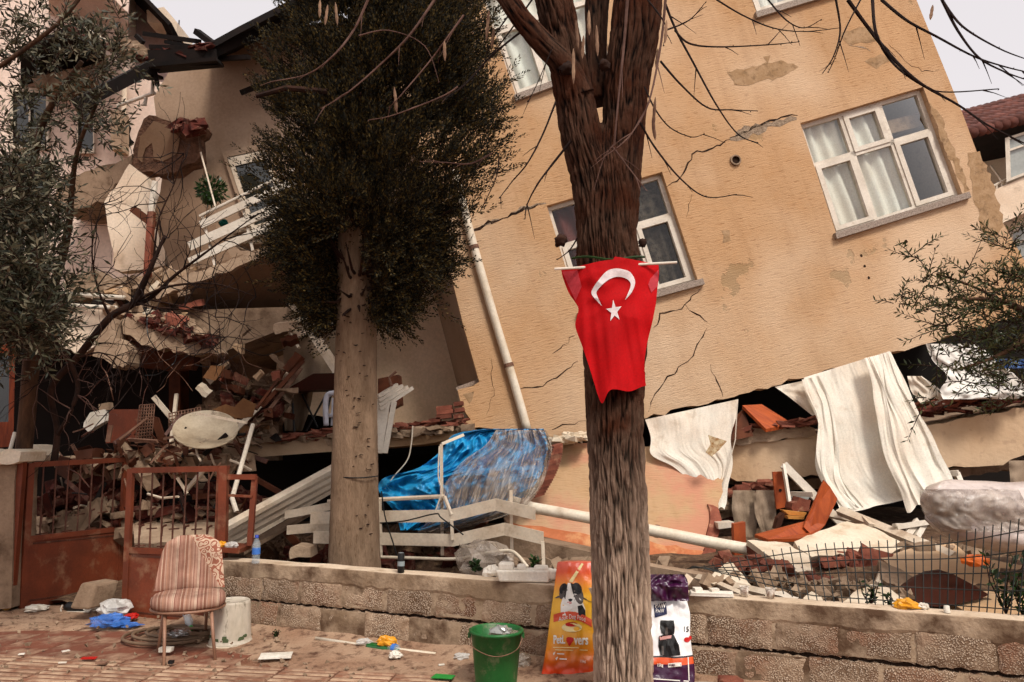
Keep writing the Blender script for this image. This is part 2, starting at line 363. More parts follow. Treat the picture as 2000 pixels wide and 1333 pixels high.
for j in range(-3, 3):
    for i in range(-9, 13):
        p = T0 + TD*(i*.4 + (j%2)*.0) + TN*((j-.0)*.4 - .2)
        if p.y < 4.6: continue
        wl = (p - W0).dot(WN)
        if wl < .62 and p.x > -2.4: continue
        ribbed = j in (0,-1) and p.x < -.55
        o = bpy.data.objects.new('paving_tile', tm1 if ribbed else tm2)
        rz = random.uniform(-.012,.012)
        link(o, g, Matrix.Translation(p + Vector((0,0,.0 if ribbed else -.004))) @ Matrix.Rotation(ta+rz,4,'Z') @ Matrix.Rotation(random.uniform(-.008,.008),4,'X'))
# drifts of dirt at the wall's foot and across the pavement
def drift(name, fn, x0, x1, nx, d1, nd, m):
    v = []; f = []
    for i in range(nx+1):
        for j in range(nd+1):
            s = lerp(x0, x1, i/nx); d = d1*(j/nd)
            p = W0 + WD*s + WN*(d-.02); v.append((p.x, p.y, fn(s, d)))
    for i in range(nx):
        for j in range(nd): a = i*(nd+1)+j; f.append((a, a+1, a+nd+2, a+nd+1))
    return mesh(name, v, f, m, None, True)
dr = drift('dirt_drift', lambda s, d: .075*math.exp(-d*4.5) + .022*(noise.noise(Vector((s*2.2, d*3, 1)))+.25)*math.exp(-d*1.2) + .006*noise.noise(Vector((s*14, d*14, 3))) + .012 - .05*max(0, d-.3) + .02*noise.noise(Vector((s*.8, d*1.5, 8))), -.2, 7.2, 200, .85, 30, M['dirt'])
tag(dr, 'pale dry dirt drifted along the foot of the block wall', 'dirt', kind='stuff')
v = []; f = []
for i in range(61):
    for j in range(31):
        x = lerp(-6.2, -2.35, i/60); y = lerp(6.45, 7.8, j/30)
        e = min(i/8, (60-i)/8, j/6, (30-j)/6, 1); v.append((x, y, -.02 + e*(.045 + .025*noise.noise(Vector((x*1.7,y*1.7,4))) + .01*noise.noise(Vector((x*9,y*9,2))))))
for i in range(60):
    for j in range(30): a = i*31+j; f.append((a, a+31, a+32, a+1))
dd = mesh('dirt_patch', v, f, M['dirt'], None, True); tag(dd, 'dry dirt and grit in front of the rusty gates', 'dirt', kind='stuff')
rnd = random.Random(3); b = MB()
for k in range(900):
    x = rnd.uniform(-4.6, 2.6); y = rnd.uniform(4.75, 7.2)
    if (Vector((x,y,0))-W0).dot(WN) < .03 and x > -2.6: continue
    chunk(b, (x, y, .018 + .03*(y > 6)), rnd.choice((.008,.01,.014,.02,.028)), rnd, .7)
tag(b.build('gravel', M['rubble']), 'small grit and plaster crumbs strewn over the pavement', 'grit', kind='stuff')
# ground behind the wall: heaped soil and fine rubble
def gz(x, y):
    s = (Vector((x,y,0))-W0).dot(-WN)
    h = min(1, max(0, (s-.1)/2.2))
    h = .02 + h*(.33 + .16*max(0, min(1, (x-1)/2)))
    return h + .06*noise.noise(Vector((x*1.3,y*1.3,0))) + .035*noise.noise(Vector((x*4,y*4,2)))
v = []; f = []; NX, NY = 110, 90
for i in range(NX+1):
    for j in range(NY+1):
        s = lerp(-4.6, 8.5, i/NX); d = .1 + 9.5*(j/NY)**1.3
        p = W0 + WD*s - WN*d; v.append((p.x, p.y, gz(p.x, p.y)))
for i in range(NX):
    for j in range(NY): a = i*(NY+1)+j; f.append((a, a+1, a+NY+2, a+NY+1))
tag(mesh('garden_ground', v, f, M['soil'], None, True), kind='structure')
# ------------------------------------------------------------------ pumice block wall along the pavement
def pumice():
    t = NT('pumice_block'); tc = t.n('TexCoord'); oi = t.n('ObjectInfo'); ad = t.n('VectorMath'); ad.operation = 'ADD'
    sc_ = t.n('VectorMath'); sc_.operation = 'SCALE'; cx = t.n('CombineXYZ')
    t.l(oi.outputs['Random'], cx.inputs[0]); t.l(oi.outputs['Random'], cx.inputs[1]); t.l(cx.outputs[0], sc_.inputs[0]); sc_.inputs['Scale'].default_value = 40
    t.l(tc.outputs['Object'], ad.inputs[0]); t.l(sc_.outputs[0], ad.inputs[1]); v = ad.outputs[0]
    vo = t.n('TexVoronoi'); vo.inputs['Scale'].default_value = 95; t.l(v, vo.inputs['Vector'])
    pore = t.ramp(vo.outputs['Distance'], .25, .62, (1,1,1,1), (0,0,0,1))
    c = t.mix(pore, C('836c58'), t.mix(t.noise(v, 60, 3), C('ecdac5'), C('cdb49d')))
    sm = t.ramp(t.noise(v, 4.2, 6, .65), .38, .6)
    cem = t.mix(t.ramp(t.noise(v, 7, 7, .7), .35, .65), C('b9a48e'), C('98826d'))
    c = t.mix(sm, c, cem)
    c = t.mix(t.ramp(t.noise(v, 2.2, 4), .5, .7), c, t.mix(.5, c, C('9c6a52')))
    hs_ = t.n('HueSaturation'); q = t.n('MapRange'); t.l(oi.outputs['Random'], q.inputs[0]); q.inputs[3].default_value = .8; q.inputs[4].default_value = 1.12
    t.l(q.outputs[0], hs_.inputs['Value']); t.l(c, hs_.inputs['Color']); t.col(hs_.outputs[0])
    t.b.inputs['Roughness'].default_value = .97; t.b.inputs['Specular IOR Level'].default_value = .08
    h = t.mix(sm, pore, t.noise(v, 40, 4)); t.bump(h, .9, .012); return t.m
M['pumice'] = pumice()
M['cement'] = mat('cement_cap', C('c2ad95'), C('a08a72'), 3.5, .95, .7, 30, .012, dirt=C('6a5442'), dscale=3.2, dthr=(.44,.62))
M['mortar'] = mat('dark_mortar', C('4a392d'), C('352820'), 6, .97, .8, 40, .02)
def grid_block(L, H, D, seed, nx=14, nz=8):
    v = []; f = []; rnd = random.Random(seed)
    for j in range(nz+1):
        for i in range(nx+1):
            x = -L/2 + L*i/nx; z = -H/2 + H*j/nz; ex = min(i, nx-i); ez = min(j, nz-j); e = min(ex, ez)
            y = (.010 if e == 0 else .002 if e == 1 else 0) + .008*noise.noise(Vector((x*14,z*14,seed*7))) + .004*noise.noise(Vector((x*40,z*40,seed)))
            if e == 0: x += rnd.uniform(-.006,.006); z += rnd.uniform(-.007,.007)
            v.append((x, -D/2 + y, z))
    for j in range(nz):
        for i in range(nx): a = j*(nx+1)+i; f.append((a, a+1, a+nx+2, a+nx+1))
    ring = [i for i in range(nx+1)] + [(j*(nx+1)+nx) for j in range(1,nz+1)] + [nz*(nx+1)+i for i in range(nx-1,-1,-1)] + [j*(nx+1) for j in range(nz-1,0,-1)]
    base = len(v)
    for k in ring: p = v[k]; v.append((p[0], D/2, p[2]))
    n = len(ring)
    for k in range(n): f.append((ring[k], base+k, base+(k+1)%n, ring[(k+1)%n]))
    f.append(tuple(base+k for k in range(n)))
    me = bpy.data.meshes.new('block'); me.from_pydata(v, [], f); me.materials.append(M['pumice'])
    return me
bw = thing('block_wall', 'low wall of rough pumice blocks along the pavement', 'wall', W0 + WD*3)
WL = 7.0; wa = math.atan2(WD.y, WD.x)
c0 = W0 + WD*(WL/2) - WN*.105
mb = MB(); mb.box((c0.x,c0.y,.23), WL-.02, .14, .66, Matrix.Rotation(wa,3,'Z')); mb.build('wall_core', M['mortar'], bw)
c0 = W0 + WD*(WL/2) - WN*.09
for z0, z1 in ((-.1,.05),(.078,.252),(.286,.465)):
    mb = MB(); mb.box((c0.x,c0.y,(z0+z1)/2), WL-.01, .162, z1-z0, Matrix.Rotation(wa,3,'Z')); mb.build('mortar_bed', M['cement'], bw)
blocks = [grid_block(.392, .188, .19, k) for k in range(4)]; found = [grid_block(.392, .15, .19, 10+k) for k in range(2)]
for row, (z, src, shift) in enumerate(((-.015, found, .12), (.165, blocks, 0), (.372, blocks, .2))):
    for i in range(18):
        s = .2 + i*.4 - shift
        if s < .15 or s > WL-.15: continue
        rnd = random.Random(row*50+i)
        p = W0 + WD*(s+rnd.uniform(-.004,.004)) - WN*(.095 + rnd.uniform(-.007,.009) + (.0 if row == 2 else .004))
        sag = .008*noise.noise(Vector((s*.5, row*3, 0)))
        o = bpy.data.objects.new('block', rnd.choice(src))
        link(o, bw, Matrix.Translation((p.x, p.y, z+sag)) @ Matrix.Rotation(wa + rnd.uniform(-.012,.012),4,'Z') @ Matrix.Rotation(rnd.uniform(-.012,.012),4,'Y'))
v = []; f = []; NS = 260          # cement cap that runs down over the upper course
for i in range(NS+1):
    s = WL*i/NS; p = W0 + WD*s
    drip = .03 + .045*max(0, noise.noise(Vector((s*1.6, 5, 0)))+.15) + .03*abs(noise.noise(Vector((s*6, 9, 0))))
    top = WH + .008*noise.noise(Vector((s*3, 1, 1)))
    prof = [(-.008, .480-drip), (.001, .50-drip), (.005+.005*noise.noise(Vector((s*9,2,2))), .54), (.004, top-.006), (.0, top), (-.1, top+.006), (-.195, top-.004), (-.2, .47)]
    for d, z in prof: q = p + WN*d; v.append((q.x, q.y, z))
for i in range(NS):
    for k in range(7): a = i*8+k; f.append((a, a+8, a+9, a+1))
f += [tuple(range(8)), tuple(NS*8+k for k in range(7,-1,-1))]
M['cap_top'] = mat('worn_cement_top', C('e2cfb8'), C('cbb59c'), 3, .95, .5, 40, .008, dirt=C('a58d74'), dscale=6, dthr=(.55,.75))
cap = mesh('cement_cap', v, f, [M['cement'], M['cap_top']], bw)
for pl in cap.data.polygons:
    if pl.normal.z > .8: pl.material_index = 1
# ------------------------------------------------------------------ the leaning ochre building
FO = P(1200, 560, 10); FU = Vector((.961,.075,.268)).normalized(); FV0 = Vector((-.272,.004,.962)); FV = (FV0 - FU*FV0.dot(FU)).normalized(); FW = FU.cross(FV)
if FW.y > 0: FW = -FW
FM = Matrix(((FU.x,FV.x,FW.x,FO.x),(FU.y,FV.y,FW.y,FO.y),(FU.z,FV.z,FW.z,FO.z),(0,0,0,1)))
def FP(x, y, w=0.0):                 # sight line met with the facade plane, in the facade's own tilted frame
    d = ray(x, y); o = Vector((0,0,CAMZ)); t = (FO + FW*w - o).dot(FW)/d.dot(FW); q = o + d*t - FO
    return Vector((q.dot(FU), q.dot(FV), w))
def FWd(p): return FO + FU*p[0] + FV*p[1] + FW*p[2]
bd = thing('apartment_building', 'ochre apartment building leaning to the left over crushed lower floors', 'building', (1.5, 10, .3))
def holed(name, outer, holes, th, m, parent):
    bm = bmesh.new(); edges = []
    for loop in [outer]+holes:
        vs = [bm.verts.new(p) for p in loop]
        edges += [bm.edges.new((vs[i], vs[(i+1) % len(vs)])) for i in range(len(vs))]
    bmesh.ops.triangle_fill(bm, use_beauty=True, use_dissolve=False, edges=edges, normal=(0,0,1))
    g_ = bmesh.ops.extrude_face_region(bm, geom=bm.faces[:])
    bmesh.ops.translate(bm, vec=(0,0,-th), verts=[e for e in g_['geom'] if isinstance(e, bmesh.types.BMVert)])
    bmesh.ops.recalc_face_normals(bm, faces=bm.faces[:])
    me = bpy.data.meshes.new(name); bm.to_mesh(me); bm.free(); me.materials.append(m)
    return link(bpy.data.objects.new(name, me), parent, FM)
bottom = jag([(2075,596),(1960,628),(1850,657),(1700,702),(1560,740),(1400,781),(1262,817),(1145,848)], 4, 16, False, 5)
low = jag([(1145,848),(1075,853),(1033,842),(925,836),(906,800),(893,762),(936,746)], 3, 14, False, 6)
left = [(936,746),(904,632),(872,500),(735,0),(650,-300)]
outer = [(1674,-300),(1790,0),(1880,222),(1960,438),(2030,560)] + bottom + low[1:] + left[1:]
WINR = [(1563,241),(1803,170),(1880,380),(1633,456)]; WINC = [(1068,402),(1293,336),(1363,548),(1132,612)]
WINT = [(1405,-175),(1640,-245),(1715,-45),(1478,27)]; WINL = [(935,-25),(1135,-82),(1196,118),(1008,188)]
fac = holed('facade_wall', [FP(*p) for p in outer], [[FP(*p) for p in reversed(h)] for h in (WINR,WINC,WINT,WINL)], .26, M['facade'], bd)
def qmap(h, s, t, w):
    c = [FP(*p) for p in h]; a = c[0].lerp(c[1], s); b_ = c[3].lerp(c[2], s); q = a.lerp(b_, t); return Vector((q.x, q.y, w))
def qbox(mb, h, s0, t0, s1, t1, w0, w1):
    v = [qmap(h,s,t,w) for s in (s0,s1) for t in (t0,t1) for w in (w0,w1)]
    mb.add(v, [(0,1,3,2),(4,6,7,5),(0,4,5,1),(2,3,7,6),(0,2,6,4),(1,5,7,3)])
def qframe(mb, h, s0, t0, s1, t1, b, w0, w1, asp=1.0):
    bs = b; bt = b*asp
    qbox(mb,h,s0,t0,s1,t0+bt,w0,w1); qbox(mb,h,s0,t1-bt,s1,t1,w0,w1); qbox(mb,h,s0,t0+bt,s0+bs,t1-bt,w0,w1); qbox(mb,h,s1-bs,t0+bt,s1,t1-bt,w0,w1)
def window(h, cells, sashes, label=None):
    mb = MB(); qframe(mb, h, .0, .0, 1, 1, .035, -.16, -.09)
    for (s0,t0,s1,t1) in cells: qbox(mb, h, s0, t0, s1, t1, -.158, -.092)
    o = mb.build('window', M['white'], bd, wm=FM)
    if label: o['label'] = label
    for (s0,t0,s1,t1) in sashes:
        mb = MB(); qframe(mb, h, s0, t0, s1, t1, .038, -.15, -.075); mb.build('sash', M['white'], o, wm=FM)
    for (s0,s1) in ((.02,.33),(.345,.655),(.67,.98)):
        for (t0,t1) in ((.03,.36),(.39,.97)):
            mesh('pane', [qmap(h,s,t,-.125) for s,t in ((s0,t0),(s1,t0),(s1,t1),(s0,t1))], [(0,1,2,3)], M['glass'], o, wm=FM)
    mb = MB(); qbox(mb, h, -.025, 1.0, 1.03, 1.052, -.2, .07)
    mb.build('sill', M['granite'], o, wm=FM)
    return o
std = [(.325,.035,.36,.965),(.64,.035,.675,.965),(.035,.355,.965,.4)]
window(WINR, std, [(.03,.385,.335,.975),(.665,.385,.97,.975),(.355,.03,.645,.37)])
window(WINC, std, [(.03,.385,.335,.975),(.665,.385,.97,.975)])
window(WINT, std, [(.03,.385,.335,.975)]); window(WINL, std, [(.03,.385,.335,.975)])
def wcurtain(h, s0, s1, t0, t1, m, label, w=-.21, folds=5, amp=.035, cat='curtain', sk=0):
    v = []; f = []; nx, ny = 46, 16
    for j in range(ny+1):
        for i in range(nx+1):
            s = i/nx; t = j/ny
            p = qmap(h, lerp(s0, s1, s) + sk*t*(1 if s > .5 else 0)*s, lerp(t0,t1,t), w + amp*math.sin(s*folds*6.28 + .9*math.sin(t*3+s*4)) + .02*noise.noise(Vector((s*3,t*3,s0*9))))
            v.append(p)
    for j in range(ny):
        for i in range(nx): a = j*(nx+1)+i; f.append((a, a+nx+1, a+nx+2, a+1))
    o = mesh('curtain', v, f, m, None, True, FM); tag(o, label, cat); return o
wcurtain(WINR, -.02, .70, -.02, 1.02, M['curtain_w'], 'white net curtain behind the wide window high on the ochre facade', folds=7, sk=.05)
M['pinkcur'] = mat('plum_curtain', C('7a4a45'), C('5d3734'), 2, .9, .1, 50)
wcurtain(WINC, -.02, .30, -.02, .6, M['pinkcur'], 'plum curtain in the window behind the forked trunk', folds=3)
M['lace'] = mat('grey_lace', C('6b6055'), C('3f372f'), 14, .9, .1, 50)
wcurtain(WINC, .55, 1.02, -.02, 1.02, M['lace'], 'grey lace curtain in the window right of the flag', folds=5, amp=.02)
wcurtain(WINL, -.02, 1.02, -.02, 1.02, M['curtain_w'], 'white curtain in the upper window left of the forked trunk', folds=8)
wcurtain(WINT, -.02, .3, -.02, 1.02, M['curtain_w'], 'white curtain in the window at the top edge of the facade', folds=3)
# body of the building behind the facade (rooms with shade put into their wall colour), roof beyond the frame
def fbox(name, a0, a1, b0, b1, w0, w1, m):
    mb = MB(); v = [Vector((a,b_,w)) for a in (a0,a1) for b_ in (b0,b1) for w in (w0,w1)]
    mb.add(v, [(0,1,3,2),(4,6,7,5),(0,4,5,1),(2,3,7,6),(0,2,6,4),(1,5,7,3)]); return mb.build(name, m, bd, wm=FM)
aL = FP(880,540).x + .1; aR = FP(1900,260).x - .12; bB = FP(1300,806).y; bT = FP(1300,-280).y
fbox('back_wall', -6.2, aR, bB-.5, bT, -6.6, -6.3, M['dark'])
fbox('side_wall', aR-.25, aR-.02, bB+.15, bT, -6.3, -.27, M['cream'])
fbox('floor_slab', aL+.05, aR-.26, bB+.02, bB+.22, -6.3, -.265, M['concrete'])
midb = (FP(1060,395).y + FP(1500,265).y)/2
fbox('floor_slab', aL+.05, aR-.26, midb-.25, midb-.05, -6.3, -.265, M['concrete'])
fbox('partition_wall', (FP(1300,340).x+FP(1563,241).x)/2-.1, (FP(1300,340).x+FP(1563,241).x)/2+.1, bB+.25, bT-.2, -6.28, -.268, M['dark'])
fbox('roof_slab', aL, aR+.3, bT+.02, bT+.25, -6.6, .5, M['concrete'])
# cracks in the render: thin jagged gaps
M['crack'] = mat('crack_shadow', C('4a3526'), C('2f2118'), 8, 1, 0); M['crack_lt'] = mat('crack_plaster', C('b9a58f'), C('8d7a67'), 22, .95, .8, 60, .02)
def crack(pts, w, m, seed, amp=4):
    rnd = random.Random(seed); q = jag(pts, amp, 9, False, seed); mb = MB(); v = []; f = []
    for i, p in enumerate(q):
        c = FP(*p, .0025); n = len(q)-1; ww = w*(.25+rnd.random())*min(1, .25+min(i, n-i)/3)
        a = q[max(i-1,0)]; e = q[min(i+1,n)]; d = (FP(*e)-FP(*a)); nn = Vector((-d.y, d.x, 0)).normalized()
        v += [c + nn*ww/2, c - nn*ww/2]
    for i in range(len(q)-1): f.append((2*i, 2*i+1, 2*i+3, 2*i+2))
    mesh('crack', v, f, m, bd, wm=FM)
CR = [([(862,474),(890,462),(945,440),(1000,418),(1062,396)], .035, 'crack'), ([(1000,416),(1030,406),(1066,397)], .07, 'crack_lt'), ([(940,440),(975,428)], .05, 'crack_lt'),
 ([(1302,365),(1330,345),(1352,302),(1400,285),(1430,272)], .022, 'crack'), ([(1425,272),(1470,255),(1520,240),(1556,232)], .15, 'crack_lt'), ([(1425,268),(1470,249),(1520,233),(1558,226)], .03, 'crack'),
 ([(1276,640),(1290,612),(1320,606),(1338,594),(1368,564)], .018, 'crack'), ([(1338,596),(1352,610),(1382,630)], .018, 'crack'), ([(1380,642),(1350,700),(1300,742),(1280,770),(1266,805)], .018, 'crack'),
 ([(1130,705),(1108,722),(1080,742),(1048,757),(1015,760)], .02, 'crack'), ([(1123,655),(1100,675),(1078,692)], .012, 'crack'), ([(1388,712),(1400,745),(1412,776)], .016, 'crack'),
 ([(1144,823),(1110,830),(1078,840)], .02, 'crack'), ([(905,480),(940,470)], .015, 'crack'), ([(1600,140),(1620,128),(1640,120)], .012, 'crack'), ([(1735,85),(1760,110),(1800,140),(1835,135)], .012, 'crack'),
 ([(1350,380),(1345,410),(1340,425)], .01, 'crack'), ([(960,700),(965,760),(950,810)], .01, 'crack'), ([(1660,90),(1700,100)], .03, 'crack_lt')]
for k, (p, w, m) in enumerate(CR): crack(p, w, M[m], 30+k)
def patch(pts, m, seed, name='bare_patch'):
    q = [FP(*p, .003) for p in jag(pts, 4, 9, True, seed)]; mesh(name, q, [tuple(range(len(q)))], m, bd, wm=FM)
M['bare'] = mat('bare_render', C('bda080'), C('a98b69'), 7, .95, .4, 30, .01, dirt=C('7d654c'), dscale=9)
for k, pts in enumerate(([(1420,140),(1470,130),(1525,118),(1560,130),(1530,150),(1470,165),(1435,165)], [(1640,65),(1700,50),(1720,75),(1660,90)], [(1408,452),(1424,450),(1428,470),(1412,474)],
   [(1890,300),(1915,295),(1940,360),(1960,440),(1935,490),(1915,440),(1900,372)], [(1815,200),(1832,215),(1880,330),(1895,372),(1884,376),(1850,300)], [(1500,125),(1490,112),(1505,108)], [(1690,120),(1720,105),(1740,120),(1712,135)], [(905,770),(925,765),(918,790)])):
    patch(pts, M['bare'], 60+k)
def hole(x, y, r):
    mb = MB(); c = FP(x, y, .002); n = 12
    mb.add([c + Vector((math.cos(6.28*i/n)*r*random.uniform(.7,1.2), math.sin(6.28*i/n)*r*random.uniform(.7,1.2), 0)) for i in range(n)], [tuple(range(n))]); mb.build('drill_hole', M['crack'], bd, wm=FM)
hole(1436,314,.075); hole(1682,500,.02); hole(1689,520,.02); hole(1697,543,.02); hole(1770,472,.025)
mb = MB(); c = FP(1436,314,.0); mb.lathe([(.055,.03),(.075,.03),(.08,.0)], c + Vector((0,0,.001)), 14); mb.build('vent_collar', M['rubble'], bd, wm=FM)
# downspout on the facade
pts = [FWd(FP(x,y,.06)) for x,y in ((886,330),(897,372),(925,480),(965,620),(1000,735),(1030,840))]
mb = MB(); mb.tube(crm([tuple(p) for p in pts],5), .055, 12); ds = mb.build('downspout', M['pipe'], bd, True)
for x,y in ((925,480),(993,710)):
    a = FWd(FP(x,y,.06)); b_ = FWd(FP(x+2,y+7,.06)); mb = MB(); mb.tube([a,b_], .064, 12); mb.build('pipe_clip', M['mesh_rust'], ds)
# recessed balcony bay on the left
YR = 11.35
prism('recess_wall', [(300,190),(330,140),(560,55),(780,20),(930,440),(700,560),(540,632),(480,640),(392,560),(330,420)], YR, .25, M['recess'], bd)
M['recess_low'] = mat('bounce_lit_plaster', C('e6d2bb'), C('d3bca2'), .7, .9, .15, 30, dirt=C('ab937b'), dscale=1.8, dthr=(.6,.85))  # lighter copy of the recess plaster; bounced light is in its colour
prism('lower_recess_wall', [(540,640),(700,564),(930,444),(960,480),(960,830),(735,830),(540,800)], YR+.03, .22, M['recess_low'], bd)
v = [P(936,746,10.02),P(904,632,10.02),P(872,500,10.02),P(800,240,10.02),P(762,240,YR-.01),P(828,500,YR-.01),P(862,632,YR-.01),P(893,752,YR-.01)]
o = mesh('return_wall', v + [p+Vector((.12,.1,0)) for p in v], [(0,1,6,7),(1,2,5,6),(2,3,4,5),(8,15,14,9),(9,14,13,10),(10,13,12,11),(0,8,9,1),(1,9,10,2),(2,10,11,3),(3,11,12,4),(4,12,13,5),(5,13,14,6),(6,14,15,7),(7,15,8,0)], M['recess'], bd)
prism('threshold', [(890,757),(933,741),(937,748),(893,764)], 9.93, .3, M['granite'], bd)
# upper balcony slab with its soffit, lower balcony slab
def slab3(name, fr, bk, th, m, parent):      # fr/bk: lists of 3-D points along the front and back lower edges
    n = len(fr); up = FV*th
    v = fr + bk + [p+up for p in fr] + [p+up for p in bk]
    f = []
    for i in range(n-1):
        f += [(i, i+n, i+n+1, i+1), (2*n+i, 2*n+i+1, 3*n+i+1, 3*n+i), (i, i+1, 2*n+i+1, 2*n+i), (n+i, 3*n+i, 3*n+i+1, n+i+1)]
    f += [(0, 2*n, 3*n, n), (n-1, 2*n-1, 4*n-1, 3*n-1)]
    return mesh(name, v, f, m, parent)
fr = [(300,582),(388,547),(500,508),(640,458),(866,402)]; bk = [(340,672),(430,660),(540,632),(660,596),(866,540)]
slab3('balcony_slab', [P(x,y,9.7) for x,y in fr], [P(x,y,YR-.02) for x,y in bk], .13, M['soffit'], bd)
fr = [(412,96),(470,64),(560,18),(740,-75)]; bk = [(420,125),(475,104),(565,62),(760,-20)]
slab3('roof_edge', [P(x,y,10.2) for x,y in fr], [P(x,y,YR+.4) for x,y in bk], .1, M['wood_dk'], bd)
fr = [(366,905),(480,895),(655,882),(740,876),(830,868),(930,850)]; bk = [(420,893),(500,889),(655,880),(740,878),(830,872),(930,862)]
lb = slab3('balcony_slab', [P(x,y,9.5) for x,y in fr], [P(x,y,YR+.3) for x,y in bk], .19, M['facade_low'], bd)
# backing walls behind the lower bay, shade painted into the near-black ones
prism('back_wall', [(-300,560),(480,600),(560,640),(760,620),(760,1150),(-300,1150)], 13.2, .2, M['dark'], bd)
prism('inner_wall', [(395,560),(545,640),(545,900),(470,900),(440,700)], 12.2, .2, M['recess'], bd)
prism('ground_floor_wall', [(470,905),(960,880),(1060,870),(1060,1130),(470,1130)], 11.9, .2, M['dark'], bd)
# upper balcony door
dq = [(433,297),(520,279),(575,440),(490,470)]
def pq(h, s, t, Y):
    a = (lerp(h[0][0],h[1][0],s), lerp(h[0][1],h[1][1],s)); b_ = (lerp(h[3][0],h[2][0],s), lerp(h[3][1],h[2][1],s)); return P(lerp(a[0],b_[0],t), lerp(a[1],b_[1],t), Y)
def pbox(mb, h, s0, t0, s1, t1, Y0, Y1):
    v = [pq(h,s,t,Y) for s in (s0,s1) for t in (t0,t1) for Y in (Y0,Y1)]
    mb.add(v, [(0,1,3,2),(4,6,7,5),(0,4,5,1),(2,3,7,6),(0,2,6,4),(1,5,7,3)])
def pframe(mb, h, b, Y0, Y1, s0=0, t0=0, s1=1, t1=1):
    pbox(mb,h,s0,t0,s1,t0+b,Y0,Y1); pbox(mb,h,s0,t1-b,s1,t1,Y0,Y1); pbox(mb,h,s0,t0+b,s0+b,t1-b,Y0,Y1); pbox(mb,h,s1-b,t0+b,s1,t1-b,Y0,Y1)
mb = MB(); pframe(mb, dq, .07, YR-.07, YR-.002); o = mb.build('balcony_door', M['recess'], bd)
mb = MB(); pframe(mb, dq, .1, YR-.06, YR-.003, .08, .08, .96, .96); mb.build('frame', M['white_dirty'], o)
M['pane_dk'] = plain('dark_pane', C('3a3a34'), .05, .8)
mesh('pane', [pq(dq,s,t,YR-.03) for s,t in ((.17,.17),(.87,.17),(.87,.87),(.17,.87))], [(0,1,2,3)], M['pane_dk'], o)
# ------------------------------------------------------------------ neighbouring building, left
nb = thing('apartment_building', 'pinkish cream apartment block behind the grey leafed tree at left', 'building', (-7, 13.5, 0))
YN = 13.5
prism('wall', [(-260,-40),(250,-40),(250,15),(250,150),(345,165),(372,330),(380,500),(330,640),(-260,640)], YN, .3, M['pinkwall'], nb)
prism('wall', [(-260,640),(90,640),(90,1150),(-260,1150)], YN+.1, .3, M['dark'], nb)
prism('gable_wall', [(248,-40),(262,-5),(345,72),(335,230),(248,230)], YN+.35, .3, M['mauve'], nb)
mb = MB(); mb.beam(P(236,-40,YN-.1), P(346,74,YN+.0), .9, .07, FV); mb.build('roof_edge', M['wood_dk'], nb)
# bay with soffit at the top
fr = [(-260,-60),(160,-60),(216,-20),(250,24)]; 
v, f = solid([P(95,-60,12.3),P(165,-60,12.3),P(250,26,12.3),P(250,62,YN),P(165,40,YN),P(95,30,YN)], (0,0,.9)); mesh('bay', v, f, M['pinkwall'], nb)
wq = [(100,15),(195,62),(195,112),(100,62)]
def nwin(h, Y, m=M['pane_dk'], n=2):
    mb = MB(); pframe(mb, h, .07, Y-.1, Y-.003)
    for k in range(1,n): pbox(mb, h, k/n-.025, .07, k/n+.025, .93, Y-.09, Y-.003)
    o = mb.build('window', M['white_dirty'], nb); 
    for k in range(n):
        mesh('pane', [pq(h,s,t,Y-.04) for s,t in ((k/n+.02,.07),((k+1)/n-.02,.07),((k+1)/n-.02,.93),(k/n+.02,.93))], [(0,1,2,3)], m, o)
nwin([(140,18),(198,55),(196,100),(140,68)], YN); nwin([(150,175),(184,175),(184,300),(150,300)], YN, n=1)
nwin([(20,170),(95,175),(95,290),(20,290)], YN); nwin([(10,440),(90,440),(90,540),(10,540)], YN)
# tiled canopy under the bay
v, f = solid([P(40,105,12.2),P(142,52,12.2),P(208,86,12.2),P(205,118,YN),P(140,140,YN),P(40,170,YN)], (0,0,.06)); cn = mesh('canopy', v, f, M['wood_dk'], nb)
mb = MB(); mb.tube([P(142,44,12.12),P(209,82,12.12)], .035, 8); mb.build('gutter', M['white_dirty'], cn)
tl = [(1,.0),(.9,.5)]
for k in range(7):
    t = k/6; a = P(lerp(144,203,t), lerp(56,88,t), 12.15); mb = MB(); mb.tube([a+Vector((-.02,-.03,.0)), a+Vector((.03,.5,.13))], [.075,.06], 8); mb.build('roof_tile', M['rooftile'], cn, True)
prism('column', [(216,215),(236,215),(236,292),(216,292)], YN-.35, .3, M['concrete_lt'], nb)
mb = MB(); mb.tube([P(243,172,YN-.08),P(239,285,YN-.08)], .05, 8); mb.build('drainpipe', M['cream'], nb, True)
prism('floor_slab', jag([(120,350),(225,318),(262,300),(258,330),(225,362),(215,388),(145,408),(100,400)],4,14,True,2), 12.6, .9, M['concrete'], nb)
prism('floor_slab', jag([(60,150),(160,132),(172,150),(70,172)],3,14,True,2), 12.9, .5, M['concrete'], nb)
prism('wall_panel', jag([(253,320),(285,345),(302,380),(318,440),(322,520),(225,530),(203,394)],3,16,True,3), 12.3, .2, M['cream'], nb)
M['broken'] = mat('broken_edge', C('8a6b58'), C('5e473a'), 9, .97, .9, 30, .04)
crk = [(252,242),(256,258),(250,262),(258,276),(251,286)]
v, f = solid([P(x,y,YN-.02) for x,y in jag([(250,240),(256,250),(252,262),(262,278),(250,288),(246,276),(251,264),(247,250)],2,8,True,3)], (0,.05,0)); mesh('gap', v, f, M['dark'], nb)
tk = thing('water_tank', 'boxy pale tank on the gable roof of the cream block', 'tank', P(318,65,13.9))
v, f = solid([P(x,y,13.4) for x,y in ((286,20),(320,14),(346,44),(344,66),(318,46),(288,44))][:6], (0,.7,0)); mesh('shell', v, f, M['cream'], tk)
